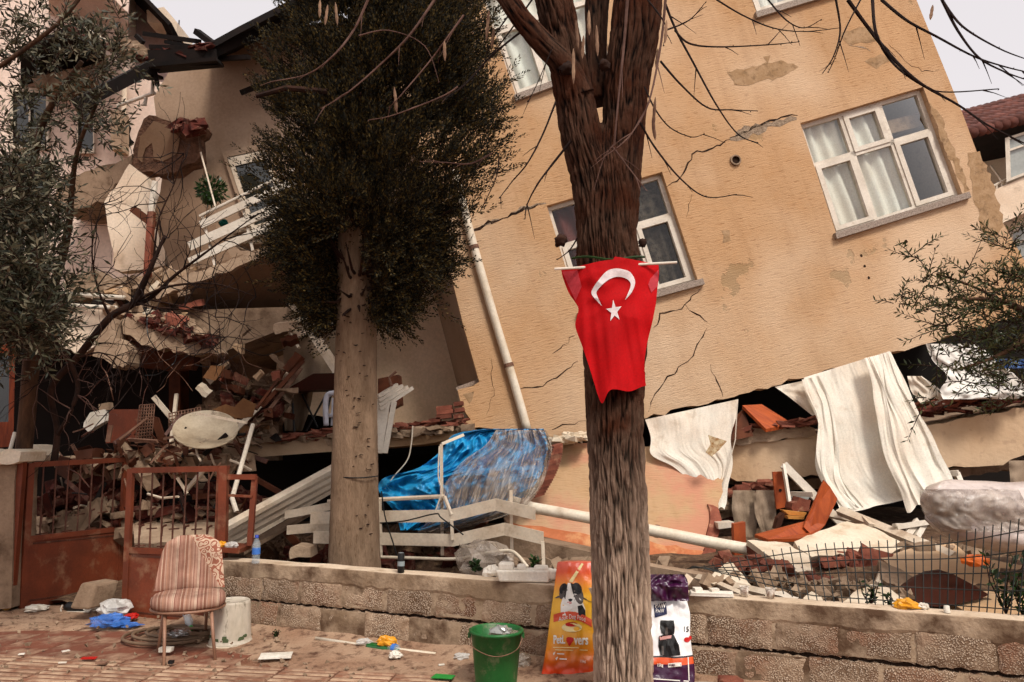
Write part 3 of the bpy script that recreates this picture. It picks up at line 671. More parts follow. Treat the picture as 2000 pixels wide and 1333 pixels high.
mb = MB(); mb.tube([P(348,75,13.6),P(350,40,13.6)], .012, 6); mb.tube([P(330,66,13.6),P(332,78,13.6)], .05, 6); mb.build('stand', M['blacklite'], tk)
# ------------------------------------------------------------------ neighbouring building, right
rb = thing('house', 'cream house with red tiled roof at the right edge', 'building', (11, 17, 0)); YH = 17
prism('wall', [(1880,290),(2100,240),(2100,1000),(1880,1000)], YH+.4, .3, M['cream'], rb)
v, f = solid([P(1893,266,15.6),P(2005,236,15.6),P(2120,205,15.6),P(2120,290,YH+.4),P(2000,300,YH+.4),P(1915,318,YH+.4)], (0,0,.08)); mesh('eave', v, f, M['wood_dk'], rb)
for r in range(5):
    for k in range(15):
        a = P(1893,262,15.5).lerp(P(2125,200,15.5), (k+.5+.5*(r%2))/15); sl = Vector((.12,.5,.24))
        mb = MB(); mb.tube([a + sl*r + Vector((0,0,.03*r)), a + sl*(r+1.15)+Vector((0,0,.03*r+.02))], [.12,.1], 8); mb.build('roof_tile', M['rooftile'], rb, True)
fr = [(1938,372),(1965,360),(2110,300)]
v, f = solid([P(1938,373,15.8),P(2110,300,15.8),P(2110,366,15.8),P(1958,436,15.8)], (0,1.5,0)); mesh('balcony', v, f, M['cream'], rb)
mb = MB(); a, b_ = P(1936,366,15.9), P(1966,350,15.9); mb.tube([a,b_], .025, 6); mb.tube([a-Vector((0,0,.12)), b_-Vector((0,0,.12))], .02, 6)
for k in range(4): q = a.lerp(b_, k/3); mb.tube([q, q-Vector((0,0,.25))], .02, 6)
mb.build('balcony_rail', M['white'], rb)
def rwin(h, Y, n):
    mb = MB(); pframe(mb, h, .06, Y-.12, Y-.0); 
    for k in range(1,n): pbox(mb, h, k/n-.02, .06, k/n+.02, .94, Y-.11, Y-.0)
    pbox(mb, h, .06, .28, .94, .33, Y-.112, Y-.001)
    o = mb.build('window', M['white'], rb)
    for k in range(n): mesh('pane', [pq(h,s,t,Y-.05) for s,t in ((k/n+.02,.06),((k+1)/n-.02,.06),((k+1)/n-.02,.94),(k/n+.02,.94))], [(0,1,2,3)], M['pane_lt'], o)
M['pane_lt'] = plain('pale_pane', C('a8aba6'), .05, .8)
rwin([(1963,270),(2110,222),(2110,300),(1966,356)], 15.85, 3)
rwin([(1972,448),(2080,425),(2080,520),(1975,540)], YH+.39, 3)
mb = MB(); mb.tube([P(1936,325,16.9),P(1960,358,16.2)], .03, 6); mb.build('brace', M['white_dirty'], rb)
# ================================================================== CRUSHED STOREYS AND RUBBLE, CENTRE AND RIGHT
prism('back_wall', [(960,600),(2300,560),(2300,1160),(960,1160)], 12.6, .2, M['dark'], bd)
cs = thing('crushed_storey', 'crushed ochre storey strip wedged under the leaning facade', 'wall', P(1700,930,9.5))
band = jag([(1412,872),(1500,862),(1600,848),(1815,832),(2120,770)],3,14,False,4) + jag([(2120,872),(1990,892),(1960,908),(1850,914),(1700,935),(1600,930),(1540,928),(1490,942),(1440,941),(1412,922)],3,14,False,8)
prism('band_wall', band, 9.35, .3, M['facade_low'], cs)
prism('broken_slab', jag([(1422,838),(1500,835),(1590,836),(1594,850),(1500,864),(1412,874)],4,10,True,4), 9.3, .34, M['concrete_lt'], cs)
prism('floor_slab', jag([(1412,858),(1600,842),(1815,826),(2120,766),(2120,790),(1815,845),(1412,876)],3,16,True,5), 9.66, 2.6, M['concrete'], cs)
prism('lower_floor_slab', jag([(1500,945),(1600,935),(1850,918),(2120,880),(2120,900),(1850,935),(1500,960)],3,16,True,5), 9.7, 2.6, M['concrete'], cs)
prism('ground_wall', [(1380,1000),(1440,1000),(1450,1130),(1380,1130)], 10.4, .2, M['brick_dk'], cs)
def strata(name, label, region, Y, n, m, sz, seed, flat=.3, parent=None, sl=0, cat='rubble', jum=False):
    rnd = random.Random(seed); b = MB(); (x0,y0),(x1,y1),h = region
    for k in range(n):
        t = rnd.random(); x = lerp(x0,x1,t); y = lerp(y0,y1,t) + rnd.uniform(-h,h)*(1-.6*abs(2*t-1))
        c = P(x, y, Y + rnd.uniform(-.15,.3)); L = sz*rnd.uniform(.6,1.7)
        rot = Matrix.Rotation(rnd.uniform(-.35,.35)+sl,3,'Y') @ Matrix.Rotation(rnd.uniform(-.5,.5),3,'Z') @ Matrix.Rotation(rnd.uniform(-.3,.3),3,'X')
        if jum: rot = Matrix.Rotation(rnd.uniform(0,6.3),3,Vector((rnd.gauss(0,1),rnd.gauss(0,1),rnd.gauss(0,1))).normalized()); L *= rnd.choice((.45,.6,.8,1,1.5))
        b.box(c, L, L*rnd.uniform(.5,.9), L*flat*rnd.uniform(.5,1.2), rot, .22, rnd)
    o = b.build(name, m, parent); tag(o, label, cat, kind='stuff'); return o
strata('brick_rubble', 'layered broken red tiles on the crushed storey behind the right hand foliage', ((1795,795),(2060,752),20), 9.45, 160, M['brick'], .14, 1, .22, sl=-.2)
strata('brick_rubble', 'dark crumbled brick between the crushed floors at right', ((1800,806),(2060,768),12), 9.4, 60, M['brick_dk'], .12, 2, .3, sl=-.2)
strata('brick_rubble', 'thin red tile pieces left of the long curtain', ((1440,842),(1600,822),7), 9.35, 60, M['brick'], .12, 3, .2, sl=-.1)
strata('brick_rubble', 'pale pink broken brick under the ochre strip', ((1405,965),(1530,945),9), 9.3, 60, M['brick'], .1, 4, .5)
strata('brick_rubble', 'grey crumbs heaped below the broken curtain rail', ((1395,1000),(1440,985),16), 9.2, 40, M['rubble'], .1, 5, .5)
strata('brick_rubble', 'broken red tile heap under the white plaster slab', ((1600,1106),(1725,1112),14), 7.0, 150, M['brick'], .12, 6, .25, jum=True)
strata('brick_rubble', 'dark brick crumbs in the gap under the plaster slab', ((1560,1125),(1740,1120),30), 7.6, 140, M['brick_dk'], .13, 7, .4)
strata('brick_rubble', 'pink brick and mortar bits behind the wire fence', ((1400,1110),(1620,1150),30), 6.6, 220, M['brick'], .09, 8, .4, jum=True)
strata('plaster_rubble', 'pale plaster crumbs behind the wire fence', ((1380,1140),(1780,1172),26), 6.0, 380, M['rubble'], .07, 9, .5, jum=True)
strata('plaster_rubble', 'mixed mortar lumps at the foot of the fallen wall panel', ((1000,1105),(1400,1135),16), 7.3, 200, M['rubble'], .09, 10, .5, jum=True)
strata('plaster_rubble', 'white plaster crumbs on the broken facade edge above the tarp', ((1080,862),(1145,852),8), 9.0, 70, M['plaster'], .08, 11, .5)
strata('plaster_rubble', 'dark fallen rubble below the lower balcony', ((500,1075),(1010,1085),26), 8.6, 260, M['soil'], .16, 12, .5, jum=True)
strata('brick_rubble', 'red brick scraps under the white slatted railing', ((560,1085),(980,1095),18), 8.2, 90, M['brick_dk'], .11, 13, .4, jum=True)
strata('plaster_rubble', 'pale rubble at the far right behind the fence', ((1760,1090),(2020,1130),40), 7.2, 170, M['rubble'], .12, 14, .5, jum=True)
# exposed edge of roof tiles beside the tarp
tp = thing('tile_stack', 'curved stack of broken red tile edges beside the blue tarp', 'tiles', P(1060,960,8.4))
for k in range(22):
    t = k/21; x = lerp(1086,1050,t**1.5); y = lerp(872,968,t); w = 16+10*math.sin(t*3)
    mb = MB(); mb.beam(P(x-w*.6,y+2,8.45), P(x+w*.5,y-4,8.5), .12, .024, (0,0,1)); mb.build('tile', M['brick'], tp)
# fallen facade panel
fp = thing('fallen_wall_panel', 'big stained ochre wall panel lying tilted behind the forked trunk', 'wall panel', P(1200,1115,8.2))
poly = jag([(1078,882),(1108,862),(1150,866),(1262,872),(1330,884),(1418,912),(1404,1000),(1400,1010),(1388,1080),(1362,1128),(1140,1118),(1050,1082),(985,1012),(1040,968),(1068,930)],4,16,True,4)
Ys = tilted(poly, 860, 9.25, 1128, 8.15)
v, f = solid([P(x,y,q) for (x,y),q in zip(poly,Ys)], (0,.2,-.05)); mesh('render_face', v, f, M['facade_fallen'], fp)
M['pinkpaint'] = mat('pink_stained_paint', C('cf8a63'), C('b8714d'), 2.2, .9, .25, 30, dirt=C('dab184'), dscale=3, dthr=(.5,.7))
poly = jag([(1000,1022),(1060,1030),(1150,1046),(1270,1058),(1385,1082),(1364,1126),(1140,1116),(1052,1080)],3,16,True,9)
v, f = solid([P(x,y,q-.03) for (x,y),q in zip(poly, tilted(poly,860,9.25,1128,8.15))], (0,.04,0)); mesh('plinth_band', v, f, M['pinkpaint'], fp)
poly = jag([(1382,985),(1404,992),(1410,1015),(1394,1085),(1372,1130),(1350,1128),(1378,1070),(1388,1015)],3,10,True,6)
v, f = solid([P(x,y,q-.04) for (x,y),q in zip(poly, tilted(poly,860,9.25,1128,8.15))], (0,.1,0)); mesh('broken_edge', v, f, M['brick'], fp)
bmz = thing('concrete_beam', 'pale concrete edge strip lying along the foot of the fallen panel', 'beam', P(1330,1120,6.7))
mb = MB(); mb.beam(P(1262,1112,7.0), P(1445,1145,6.4), .14, .09); mb.build('strip', M['concrete_lt'], bmz)
bb = thing('concrete_beam', 'grey plinth strip left of the orange pet food bag', 'beam', P(1050,1080,7.4))
mb = MB(); mb.beam(P(950,1050,8.0), P(1180,1100,7.6), .3, .2); mb.build('strip', M['concrete'], bb)
# pipe fallen across the panel
fpip = thing('fallen_pipe', 'long cream drain pipe lying across the fallen panel', 'pipe', P(1250,1030,7.7))
pts = [(996,978),(1040,992),(1150,1012),(1270,1036),(1400,1062),(1500,1080)]
pw = [P(x,y,lerp(7.95,7.35,i/5)) for i,(x,y) in enumerate(pts)]
mb = MB(); mb.tube(pw, .055, 14, cap=False); o = mb.build('pipe_run', M['pipe'], fpip, True)
mb = MB(); d = (pw[-1]-pw[-2]).normalized(); mb.tube([pw[-1]-d*.05, pw[-1]-d*.049], .05, 14); mb.build('pipe_mouth', M['dark'], fpip)  # dark disc paints the shade inside the open end
for x,y,Y in ((1283,1038,7.63),(1022,985,7.88)):
    a = P(x,y,Y); mb = MB(); mb.tube([a-d*.02, a+d*.02], .063, 14); mb.build('clip', M['mesh_rust'], fpip)
# curtains hanging out of the crushed floor
def folds(Y, amp, n, ph=0, sway=.0, seed=0):
    def fn(u, t, x, y):
        k = amp*(.45+.55*t)
        w = u + .06*noise.noise(Vector((u*3, t*1.3, seed+5)))
        a = noise.noise(Vector((w*n*1.1, t*.9, seed)))*1.0 + .5*noise.noise(Vector((w*n*2.6, t*1.5, seed+3)))*max(0,.3+1.6*noise.noise(Vector((u*2.2,t*1.4,seed+9)))) + .3*noise.noise(Vector((u*3+t*2, t*4, seed+13)))
        return Y + k*a - sway*t + .006*noise.noise(Vector((u*40,t*16,seed))) + .03*noise.noise(Vector((u*3,t*5,seed+1)))
    return fn
o = cloth('curtain', [(716,1570,1738),(760,1572,1762),(820,1588,1790),(880,1600,1820),(940,1612,1846),(985,1640,1862),(1012,1662,1858)], folds(9.2,.07,6,0,.35,1), M['curtain'], nx=110, ny=50, wob=16, edge=lambda u,t: lerp(22,-30,u)*(1-t) + lerp(-10,-62,u)*t*t + 14*t*noise.noise(Vector((u*5,2,1))))
tag(o, 'long cream curtain spilling out from under the leaning facade', 'curtain'); bigc = o
cloth('gathered_fold', [(694,1688,1740),(740,1700,1762),(800,1712,1792),(870,1728,1822),(930,1752,1850),(968,1770,1862)], folds(9.02,.06,7,0,.42,21), M['curtain'], bigc, nx=70, ny=40, wob=14, edge=lambda u,t: lerp(6,-6,u)*(1-t) + lerp(34,-20,u)*t*t + 8*t*noise.noise(Vector((u*7,2,3))))
cloth('gathered_fold', [(742,1566,1600),(800,1584,1626),(870,1600,1640),(940,1612,1650),(992,1640,1690)], folds(9.0,.04,4,0,.36,22), M['curtain'], bigc, nx=40, ny=40, wob=12, edge=lambda u,t: lerp(0,-8,u)*(1-t) + 10*t*noise.noise(Vector((u*7,2,6))))
o = cloth('curtain', [(756,1513,1588),(775,1540,1592),(812,1586,1596)], folds(9.32,.03,2,1,.0,2), M['curtain'], nx=24, ny=14, edge=lambda u,t: lerp(0,-16,u)*(1-t)); tag(o, 'gathered corner of curtain pulled under the facade edge', 'curtain')
fl_ = folds(9.1,.05,7,0,.25,3)
o = cloth('curtain', [(820,1260,1442),(850,1264,1438),(885,1272,1436),(915,1318,1432),(950,1356,1424),(985,1366,1416),(996,1372,1412)], lambda u,t,x,y: lerp(fl_(u,t,x,y), 9.1-.25*t, max(0,t-.4)*1.2), M['curtain'], nx=90, ny=40, wob=14, edge=lambda u,t: lerp(0,-40,u)*(1-t) + 10*t*noise.noise(Vector((u*8,2,4)))); tag(o, 'torn cream lace curtain hanging right of the trunk', 'curtain')
mb = MB(); mb.tube([P(1440,790,9.0),P(1436,860,8.95),P(1418,930,8.9),P(1395,1002,8.85)], .006, 6); tag(mb.build('curtain_wire', M['white']), 'thin curtain cord along the torn lace curtain', 'cord')
M['label_p'] = mat('printed_label', C('d9c8a8'), C('a97d4c'), 30, .8, .1, 40)
tg = thing('printed_label', 'small printed label stuck to the torn lace curtain', 'label', P(1398,868,8.7))
v, f = solid([P(x,y,8.62) for x,y in ((1383,850),(1420,862),(1404,880),(1390,892),(1378,884),(1388,868))], (0,.005,0)); mesh('label_sheet', v, f, M['label_p'], tg)
for k, (x0,x1,y1,yy,lab) in enumerate(((1432,1478,1062,958,'grey translucent curtain strip hanging left in the broken window'),(1476,1516,1046,958,'grey translucent curtain strip hanging beside the knotty board'))):
    o = cloth('curtain', [(yy,x0,x1-4),(1000,x0-2,x1),(y1,x0+14,x1-2)], folds(9.0-.1*k,.03,3,k,.1,7+k), M['cloth_gr'], nx=30, ny=24); tag(o, lab, 'curtain')
o = cloth('curtain', [(900,1970,2040),(960,1975,2040)], folds(9.1,.04,3,0,0,9), M['cloth_gr'], nx=20, ny=10); tag(o, 'grey curtain scrap at the right edge above the mattress', 'curtain')
M['lightcloth'] = mat('white_sheet', C('e9e4dc'), C('cfc6ba'), 1.5, .9, .15, 30)
o = cloth('bed_sheet', [(672,1808,1905),(705,1822,1952),(735,1850,1985),(762,1836,2010),(780,1842,1990)], lambda u,t,x,y: 9.25 + .12*noise.noise(Vector((u*3,t*3,1))) + .05*noise.noise(Vector((u*9,t*7,3))) - .25*t, M['lightcloth'], nx=50, ny=36); tag(o, 'crumpled white sheet in the gap behind the right hand foliage', 'sheet')
M['bluecloth'] = plain('blue_cloth', C('6f8ec0'), .9, .1)
o = cloth('blue_cloth', [(702,1945,2030),(720,1950,2030)], lambda u,t,x,y: 8.9 + .05*math.sin(u*14), M['bluecloth'], nx=24, ny=8, thick=.02); tag(o, 'pale blue cloth behind the right hand foliage', 'cloth')
o = cloth('bed_sheet', [(735,1772,1800),(765,1780,1840),(790,1800,1850)], lambda u,t,x,y: 9.3 + .06*noise.noise(Vector((u*4,t*4,6))), M['curtain'], nx=20, ny=14); tag(o, 'cream cloth lump beside the top of the long curtain', 'sheet')
# boards, frames and slabs in the heap
def board(name, poly, Y, th, m, label, cat='board', dirv=(0,1,0), group=None):
    t = thing(name, label, cat, P(sum(p[0] for p in poly)/len(poly), max(p[1] for p in poly), Y if not isinstance(Y,(list,tuple)) else sum(Y)/len(Y)), group)
    prism('face_board', poly, Y, th, m, t, dirv); return t
board('cabinet_panel', [(1450,792),(1488,790),(1549,828),(1496,838)], [9.25,9.5,9.4,9.1], .04, M['wood_or'], 'orange cabinet panel lying in the gap above the ochre strip', 'panel', (0,.3,-1))
board('brown_board', [(1440,812),(1452,800),(1472,852),(1424,862),(1428,846)], [9.2,9.3,9.2,9.1,9.1], .04, M['wood_br'], 'brown panel standing beside the torn curtain', 'panel')
kb = board('plank', [(1509,922),(1532,921),(1540,990),(1517,995)], 8.75, .03, M['wood_or'], 'upright knotty orange plank in the broken window', 'plank')
mb = MB(); mb.tube([P(1524,958,8.74),P(1524,958,8.75)], .018, 8); mb.build('knot', M['wood_dk'], kb)
lf = thing('drawer_board', 'bright orange drawer board standing open in the rubble', 'board', P(1590,1045,8.1))
prism('upright_leaf', [(1609,938),(1622,952),(1624,956),(1636,975),(1612,1025),(1600,1038),(1582,1042),(1570,1030),(1574,1018)], [7.9,7.95,7.95,8.0,7.9,7.85,7.8,7.8,7.85], .025, M['wood_or'], lf)
prism('flat_leaf', [(1474,1044),(1572,1018),(1582,1040),(1600,1038),(1590,1046),(1560,1052),(1500,1054)], [7.7,7.9,7.85,7.8,7.65,7.5,7.5], .03, M['wood_or'], lf, (0,.2,-1))
board('pale_board', [(1530,997),(1576,1002),(1572,1008),(1540,1006)], 8.2, .12, M['wood_pale'], 'upper pale pine board behind the orange drawer', 'board')
board('pale_board', [(1538,1008),(1572,1009),(1570,1015),(1540,1014)], 8.15, .12, M['wood_pale'], 'lower pale pine board behind the orange drawer', 'board')
board('wood_block', [(1520,1012),(1530,1002),(1534,1004),(1524,1032),(1514,1034)], 8.1, .1, M['wood_br'], 'short brown timber end left of the orange drawer', 'board')
board('brick_lump', jag([(1545,992),(1562,972),(1584,978),(1580,998),(1550,1000)],3,8,True,2), 8.3, .2, M['brick'], 'pink brick lump behind the orange drawer', 'brick')
board('door_post', [(1433,1024),(1456,1020),(1458,1100),(1436,1108)], 8.0, .09, M['wood_or'], 'short orange timber post beside the fallen panel', 'post')
wf = thing('window_frame', 'broken white window frame leaning in front of the ochre strip', 'window frame', P(1600,1010,8.6))
for a, b_, w in (((1530,908),(1652,1032),.085),((1530,908),(1543,990),.03),((1545,965),(1590,966),.05)):
    mb = MB(); mb.beam(P(*a,8.7), P(*b_,8.45), w, .05, (0,-1,0)); mb.build('bar', M['white'], wf)
prism('pane_piece', [(1540,965),(1586,966),(1560,1000),(1540,990)], 8.8, .01, M['pane_lt'], wf)
wf = thing('window_frame', 'long white window bar lying down the rubble towards the fence', 'window frame', P(1700,1060,7.2))
for a, Ya, b_, Yb, w in (((1640,998),8.2,(1862,1088),6.9,.085),((1600,1000),8.4,(1700,1022),8.1,.07),((1690,1015),7.9,(1704,1030),7.7,.08)):
    mb = MB(); mb.beam(P(*a,Ya), P(*b_,Yb), w, .06, (0,-1,.3)); mb.build('bar', M['white_dirty'], wf)
wf = thing('window_frame', 'small splintered white frame bits under the long curtain', 'window frame', P(1800,1040,7.5))
for a, b_, w in (((1750,1030),(1840,1016),.05),((1770,1048),(1792,1018),.06),((1790,1050),(1806,1022),.05),((1746,1026),(1800,1026),.03)):
    mb = MB(); mb.beam(P(*a,7.5), P(*b_,7.7), w, .04, (0,-1,.2)); mb.build('bar', M['white'], wf)
wf = thing('window_frame', 'bent white frame in the dark gap above the mattress', 'window frame', P(1870,950,9))
for a, b_, w in (((1846,926),(1872,924),.06),((1868,924),(1882,958),.06)):
    mb = MB(); mb.beam(P(*a,9.0), P(*b_,8.9), w, .05, (0,-1,0)); mb.build('bar', M['white'], wf)
board('frame_end', [(1402,1022),(1434,1020),(1434,1030),(1404,1034)], 8.4, .2, M['white'], 'white frame end poking from behind the fallen panel', 'window frame')
def slabp(label, poly, y0, Y0, y1, Y1, th, m, cat='plaster slab', seed=3, name='plaster_slab', edge=None):
    q = jag(poly,2.5,12,True,seed); t = thing(name, label, cat, P(sum(p[0] for p in poly)/len(poly), max(p[1] for p in poly), min(Y0,Y1)))
    v, f = solid([P(x,y,d) for (x,y),d in zip(q, tilted(q,y0,Y0,y1,Y1))], (0,.05,-th)); mesh('slab_face', v, f, m, t)
    if edge:
        v, f = solid([P(x,y,d)+Vector((0,.04,-th-.002)) for (x,y),d in zip(q, tilted(q,y0,Y0,y1,Y1))], (0,.03,-th*1.3)); mesh('brick_backing', v, f, edge, t)
slabp('large pale plaster slab lying behind the wire fence', [(1552,1058),(1600,1038),(1655,1018),(1700,1030),(1772,1062),(1765,1070),(1715,1092),(1680,1090),(1640,1082),(1585,1088),(1560,1072)], 1018, 7.7, 1092, 6.9, .05, M['plaster'], seed=3, edge=M['brick'])
slabp('pale plaster slab sloping down from the orange post', [(1460,1056),(1500,1058),(1540,1062),(1580,1085),(1588,1115),(1560,1118),(1525,1108),(1500,1085)], 1056, 7.3, 1118, 6.4, .05, M['plaster'], seed=4, edge=M['brick'])
slabp('white plaster shard at the wall top behind the mesh', [(1640,1180),(1665,1158),(1700,1142),(1735,1148),(1770,1172),(1768,1186),(1690,1182)], 1140, 6.0, 1186, 5.4, .04, M['plaster'], seed=5)
slabp('small white plaster shard among the fence wires', [(1568,1168),(1585,1155),(1605,1166),(1610,1178),(1580,1178)], 1150, 5.9, 1180, 5.5, .03, M['plaster'], seed=6)
slabp('ochre wall fragment lying flat behind the wire fence', [(1720,1090),(1780,1072),(1862,1062),(1900,1088),(2000,1105),(2060,1160),(2060,1200),(1900,1200),(1800,1150)], 1060, 7.2, 1200, 5.6, .12, M['facade_low'], seed=7, name='wall_fragment', cat='wall fragment')
slabp('broken grey block end under the ochre wall fragment', [(1716,1092),(1735,1102),(1790,1130),(1760,1150),(1722,1130)], 1090, 6.6, 1150, 6.2, .08, M['concrete'], seed=8, name='wall_fragment', cat='wall fragment')
td = thing('table_top', 'dark brown round table top leaning behind the fence', 'table top', P(1840,1180,5.8))
poly = [(1752,1160),(1765,1145),(1785,1130),(1810,1118),(1838,1114),(1862,1122),(1900,1142),(1932,1162),(1915,1170),(1870,1180),(1830,1186),(1790,1180)]
v, f = solid([P(x,y,d) for (x,y),d in zip(poly, tilted(poly,1114,6.3,1186,5.7))], (0,.04,.0)); mesh('top', v, f, M['darkbrown'] if 'darkbrown' in M else M.setdefault('darkbrown', mat('dark_brown_veneer', C('4f2413'), C('41200f'), 3, .7, .1, 40, spec=.15)), td)
slabp('white splintered panel lying left behind the fence', [(1378,1135),(1420,1098),(1432,1100),(1440,1112),(1470,1148),(1460,1152),(1425,1128),(1395,1142)], 1098, 6.4, 1150, 5.7, .03, M['plaster'], seed=9)
slabp('brown mortar slab behind the fence mesh', [(1455,1140),(1480,1128),(1540,1124),(1572,1130),(1575,1160),(1540,1168),(1500,1160)], 1124, 6.5, 1168, 5.9, .06, M['concrete'], seed=10, cat='mortar slab', name='mortar_slab')
slabp('thin white board stretching low behind the fence', [(1470,1130),(1490,1136),(1560,1168),(1552,1174),(1510,1162),(1472,1142)], 1130, 6.2, 1174, 5.5, .03, M['white'], seed=11, cat='board', name='white_board')
for k, (a,Ya,b_,Yb,w,lab) in enumerate((((1362,1128),6.3,(1500,1160),5.5,.05,'long white strip lying along the wall top right of the trunk'),((1400,1140),5.9,(1480,1175),5.3,.04,'short white strip beside the paper cups'),((1714,1142),6.3,(1724,1116),6.5,.05,'upright white stick in front of the plaster slab'),
    ((1318,1165),5.6,(1346,1128),5.9,.06,'tilted pale stick behind the white pet food bag'))):
    t = thing('white_strip', lab, 'strip', P(*b_,Yb)); mb = MB(); mb.beam(P(*a,Ya), P(*b_,Yb), w, .03, (0,-1,.5)); mb.build('strip_bar', M['white_dirty'], t)
# mattress wrapped in plastic
mt = thing('mattress', 'folded mattress wrapped in pale plastic at the right edge', 'mattress', P(1950,1085,6))
v = []; f = []; n = 28; m_ = 26
for i in range(n+1):
    s = i/n; x = lerp(1797, 2130, s); cy = lerp(978, 1000, s) + 4*math.sin(s*6)
    for k in range(m_):
        a = 2*math.pi*k/m_; e_ = math.sqrt(max(0,1-(1-min(1,s*4.5))**2)); ry = 4+44*e_; rr = .03+.31*e_
        yy = cy - math.sin(a)*ry*(1.0 if math.sin(a) > 0 else 1.0) - 6*noise.noise(Vector((s*5, math.cos(a)*2, math.sin(a)*2)))
        v.append(P(x, yy, 6.3 - math.cos(a)*rr + .05*noise.noise(Vector((s*9, a*1.3, 3)))))
for i in range(n):
    for k in range(m_): f.append((i*m_+k, i*m_+(k+1)%m_, (i+1)*m_+(k+1)%m_, (i+1)*m_+k))
f.append(tuple(range(m_))); f.append(tuple(n*m_+k for k in range(m_-1,-1,-1))); mesh('upper_fold', v, f, M['mattress'], mt, True)
v2 = []
for i in range(n+1):
    s = i/n; x = lerp(1806, 2130, s**.9); cy = lerp(1010, 1062, min(1, s*1.6)) + 3*math.sin(s*9)
    for k in range(m_):
        a = 2*math.pi*k/m_; ry = 4+32*math.sqrt(max(0,1-(1-min(1,s*3.2))**2))
        v2.append(P(x, cy - math.sin(a)*ry - 5*noise.noise(Vector((s*6, math.cos(a)*2, math.sin(a)*2+5))), 6.25 - math.cos(a)*.3*min(1,.3+s*4) + .05*noise.noise(Vector((s*8, a, 8)))))
mesh('lower_fold', v2, f, M['mattress'], mt, True)
o = cloth('plastic_wrap', [(956,1796,1990),(1000,1802,2010),(1040,1840,2020)], lambda u,t,x,y: 5.93 + .05*noise.noise(Vector((u*5,t*4,2))) + .04*noise.noise(Vector((u*14,t*9,2))) + .12*(1-min(1,u*6)), M['film'], nx=40, ny=24, parent=mt)
# orange rag and bags among wires
M['orange'] = plain('orange_plastic', C('e07a2e'), .45, .4); M['yellow'] = plain('yellow_plastic', C('e0a32e'), .45, .4)
def wad(name, label, px, py, Y, sx, sy, sz, m, seed, cat='bag', on=None, n=16):
    v = []; f = []; c = P(px, py, Y) if on is None else Vector(on); rnd = random.Random(seed)
    for j in range(n//2+1):
        th = math.pi*j/(n//2)
        for i in range(n):
            a = 2*math.pi*i/n; d = Vector((math.sin(th)*math.cos(a), math.sin(th)*math.sin(a), math.cos(th)))
            r = 1 + .45*noise.noise(d*2.2 + Vector((seed,0,0))) + .3*noise.noise(d*5 + Vector((0,seed,0)))
            v.append(c + Vector((d.x*sx*r, d.y*sy*r, max(-sz*.9, d.z*sz*r))))
    for j in range(n//2):
        for i in range(n): f.append((j*n+i, j*n+(i+1)%n, (j+1)*n+(i+1)%n, (j+1)*n+i))
    o = mesh(name, v, f, m); tag(o, label, cat); return o
wad('orange_rag', 'bright orange bag caught on the wire fence', 1905, 1096, 5.9, .1, .06, .045, M['orange'], 3)
# ------------------------------------------------------------------ wire mesh fence on the wall
fe = thing('wire_fence', 'sagging dark welded wire fence along the top of the block wall', 'fence', wall_pt(1700))
def fpt(s, t):          # s along, t up
    x = lerp(1356, 2060, s); yb = lerp(1098, 1196, min(1, s*2.6)**.75) if s < .4 else lerp(1180, 1214, (s-.38)/.62)
    yb = lerp(1150, 1200, s) - 44*(1-min(1, s*3.2)); yt = 1106 - 4*s - 92*s**1.2 + 14*math.sin(s*5)
    yt = lerp(1104, 1006, s); sag = 8*math.sin(s*9+t*2)
    bx = wall_pt(x); Y = bx.y + .16 + .15*(1-t)*0 + .12*t + .05*math.sin(s*11)
    return P(x + 10*(1-t)*math.sin(s*4) - 14*(t)*math.cos(s*3), lerp(yb, yt, t) + sag*t, Y)
for k in range(44):
    s = k/43; mb = MB(); mb.tube([fpt(s, q/6 + .0) for q in range(-1,7)], .0035, 5); mb.build('wire', M['wire'], fe)
for r in range(5):
    mb = MB(); mb.tube([fpt(q/50, (r+.1)/4.7) for q in range(51)], .0036, 5); mb.build('wire', M['wire'], fe)
# ------------------------------------------------------------------ tarp, plastic and slatted railing
tr = cloth('blue_tarp', [(838,940,1062),(850,885,1066),(880,862,1070),(915,815,1062),(935,748,1052),(965,742,1030),(1000,770,985),(1036,782,850)],
  lambda u,t,x,y: 8.75 - .45*math.sin(min(1,t*1.2)*1.5) + .16*noise.noise(Vector((u*4,t*4,1))) - .16*(1-abs(noise.noise(Vector((u*5+t*2,t*4,2))))*2.2) - .09*(1-abs(noise.noise(Vector((u*11-t*4,t*9,5))))*2.2) - .05*(1-abs(noise.noise(Vector((u*22,t*17,7))))*2) + .25*abs(u-.5), M['tarp'], nx=150, ny=110)
tag(tr, 'crumpled bright blue tarp bulging from under the balcony', 'tarp')
pf = cloth('plastic_sheet', [(840,968,1066),(870,948,1078),(900,905,1074),(940,872,1062),(975,858,1040),(1005,846,1000),(1040,815,870)],
  lambda u,t,x,y: 8.1 - .28*math.sin(min(1,t*1.3)*1.5) - .1*(1-abs(noise.noise(Vector((u*7-t*2,t*1.6,4))))*2.2) - .07*(1-abs(noise.noise(Vector((u*19-t*3,t*2.6,5))))*2) + .03*noise.noise(Vector((u*40,t*6,5))), M['film'], nx=140, ny=70)
tag(pf, 'torn clear plastic sheet draped over the blue tarp', 'plastic sheet')
rl = thing('slatted_railing', 'fallen white slatted balcony railing crumpled behind the cypress trunk', 'railing', P(850,1100,7.6))
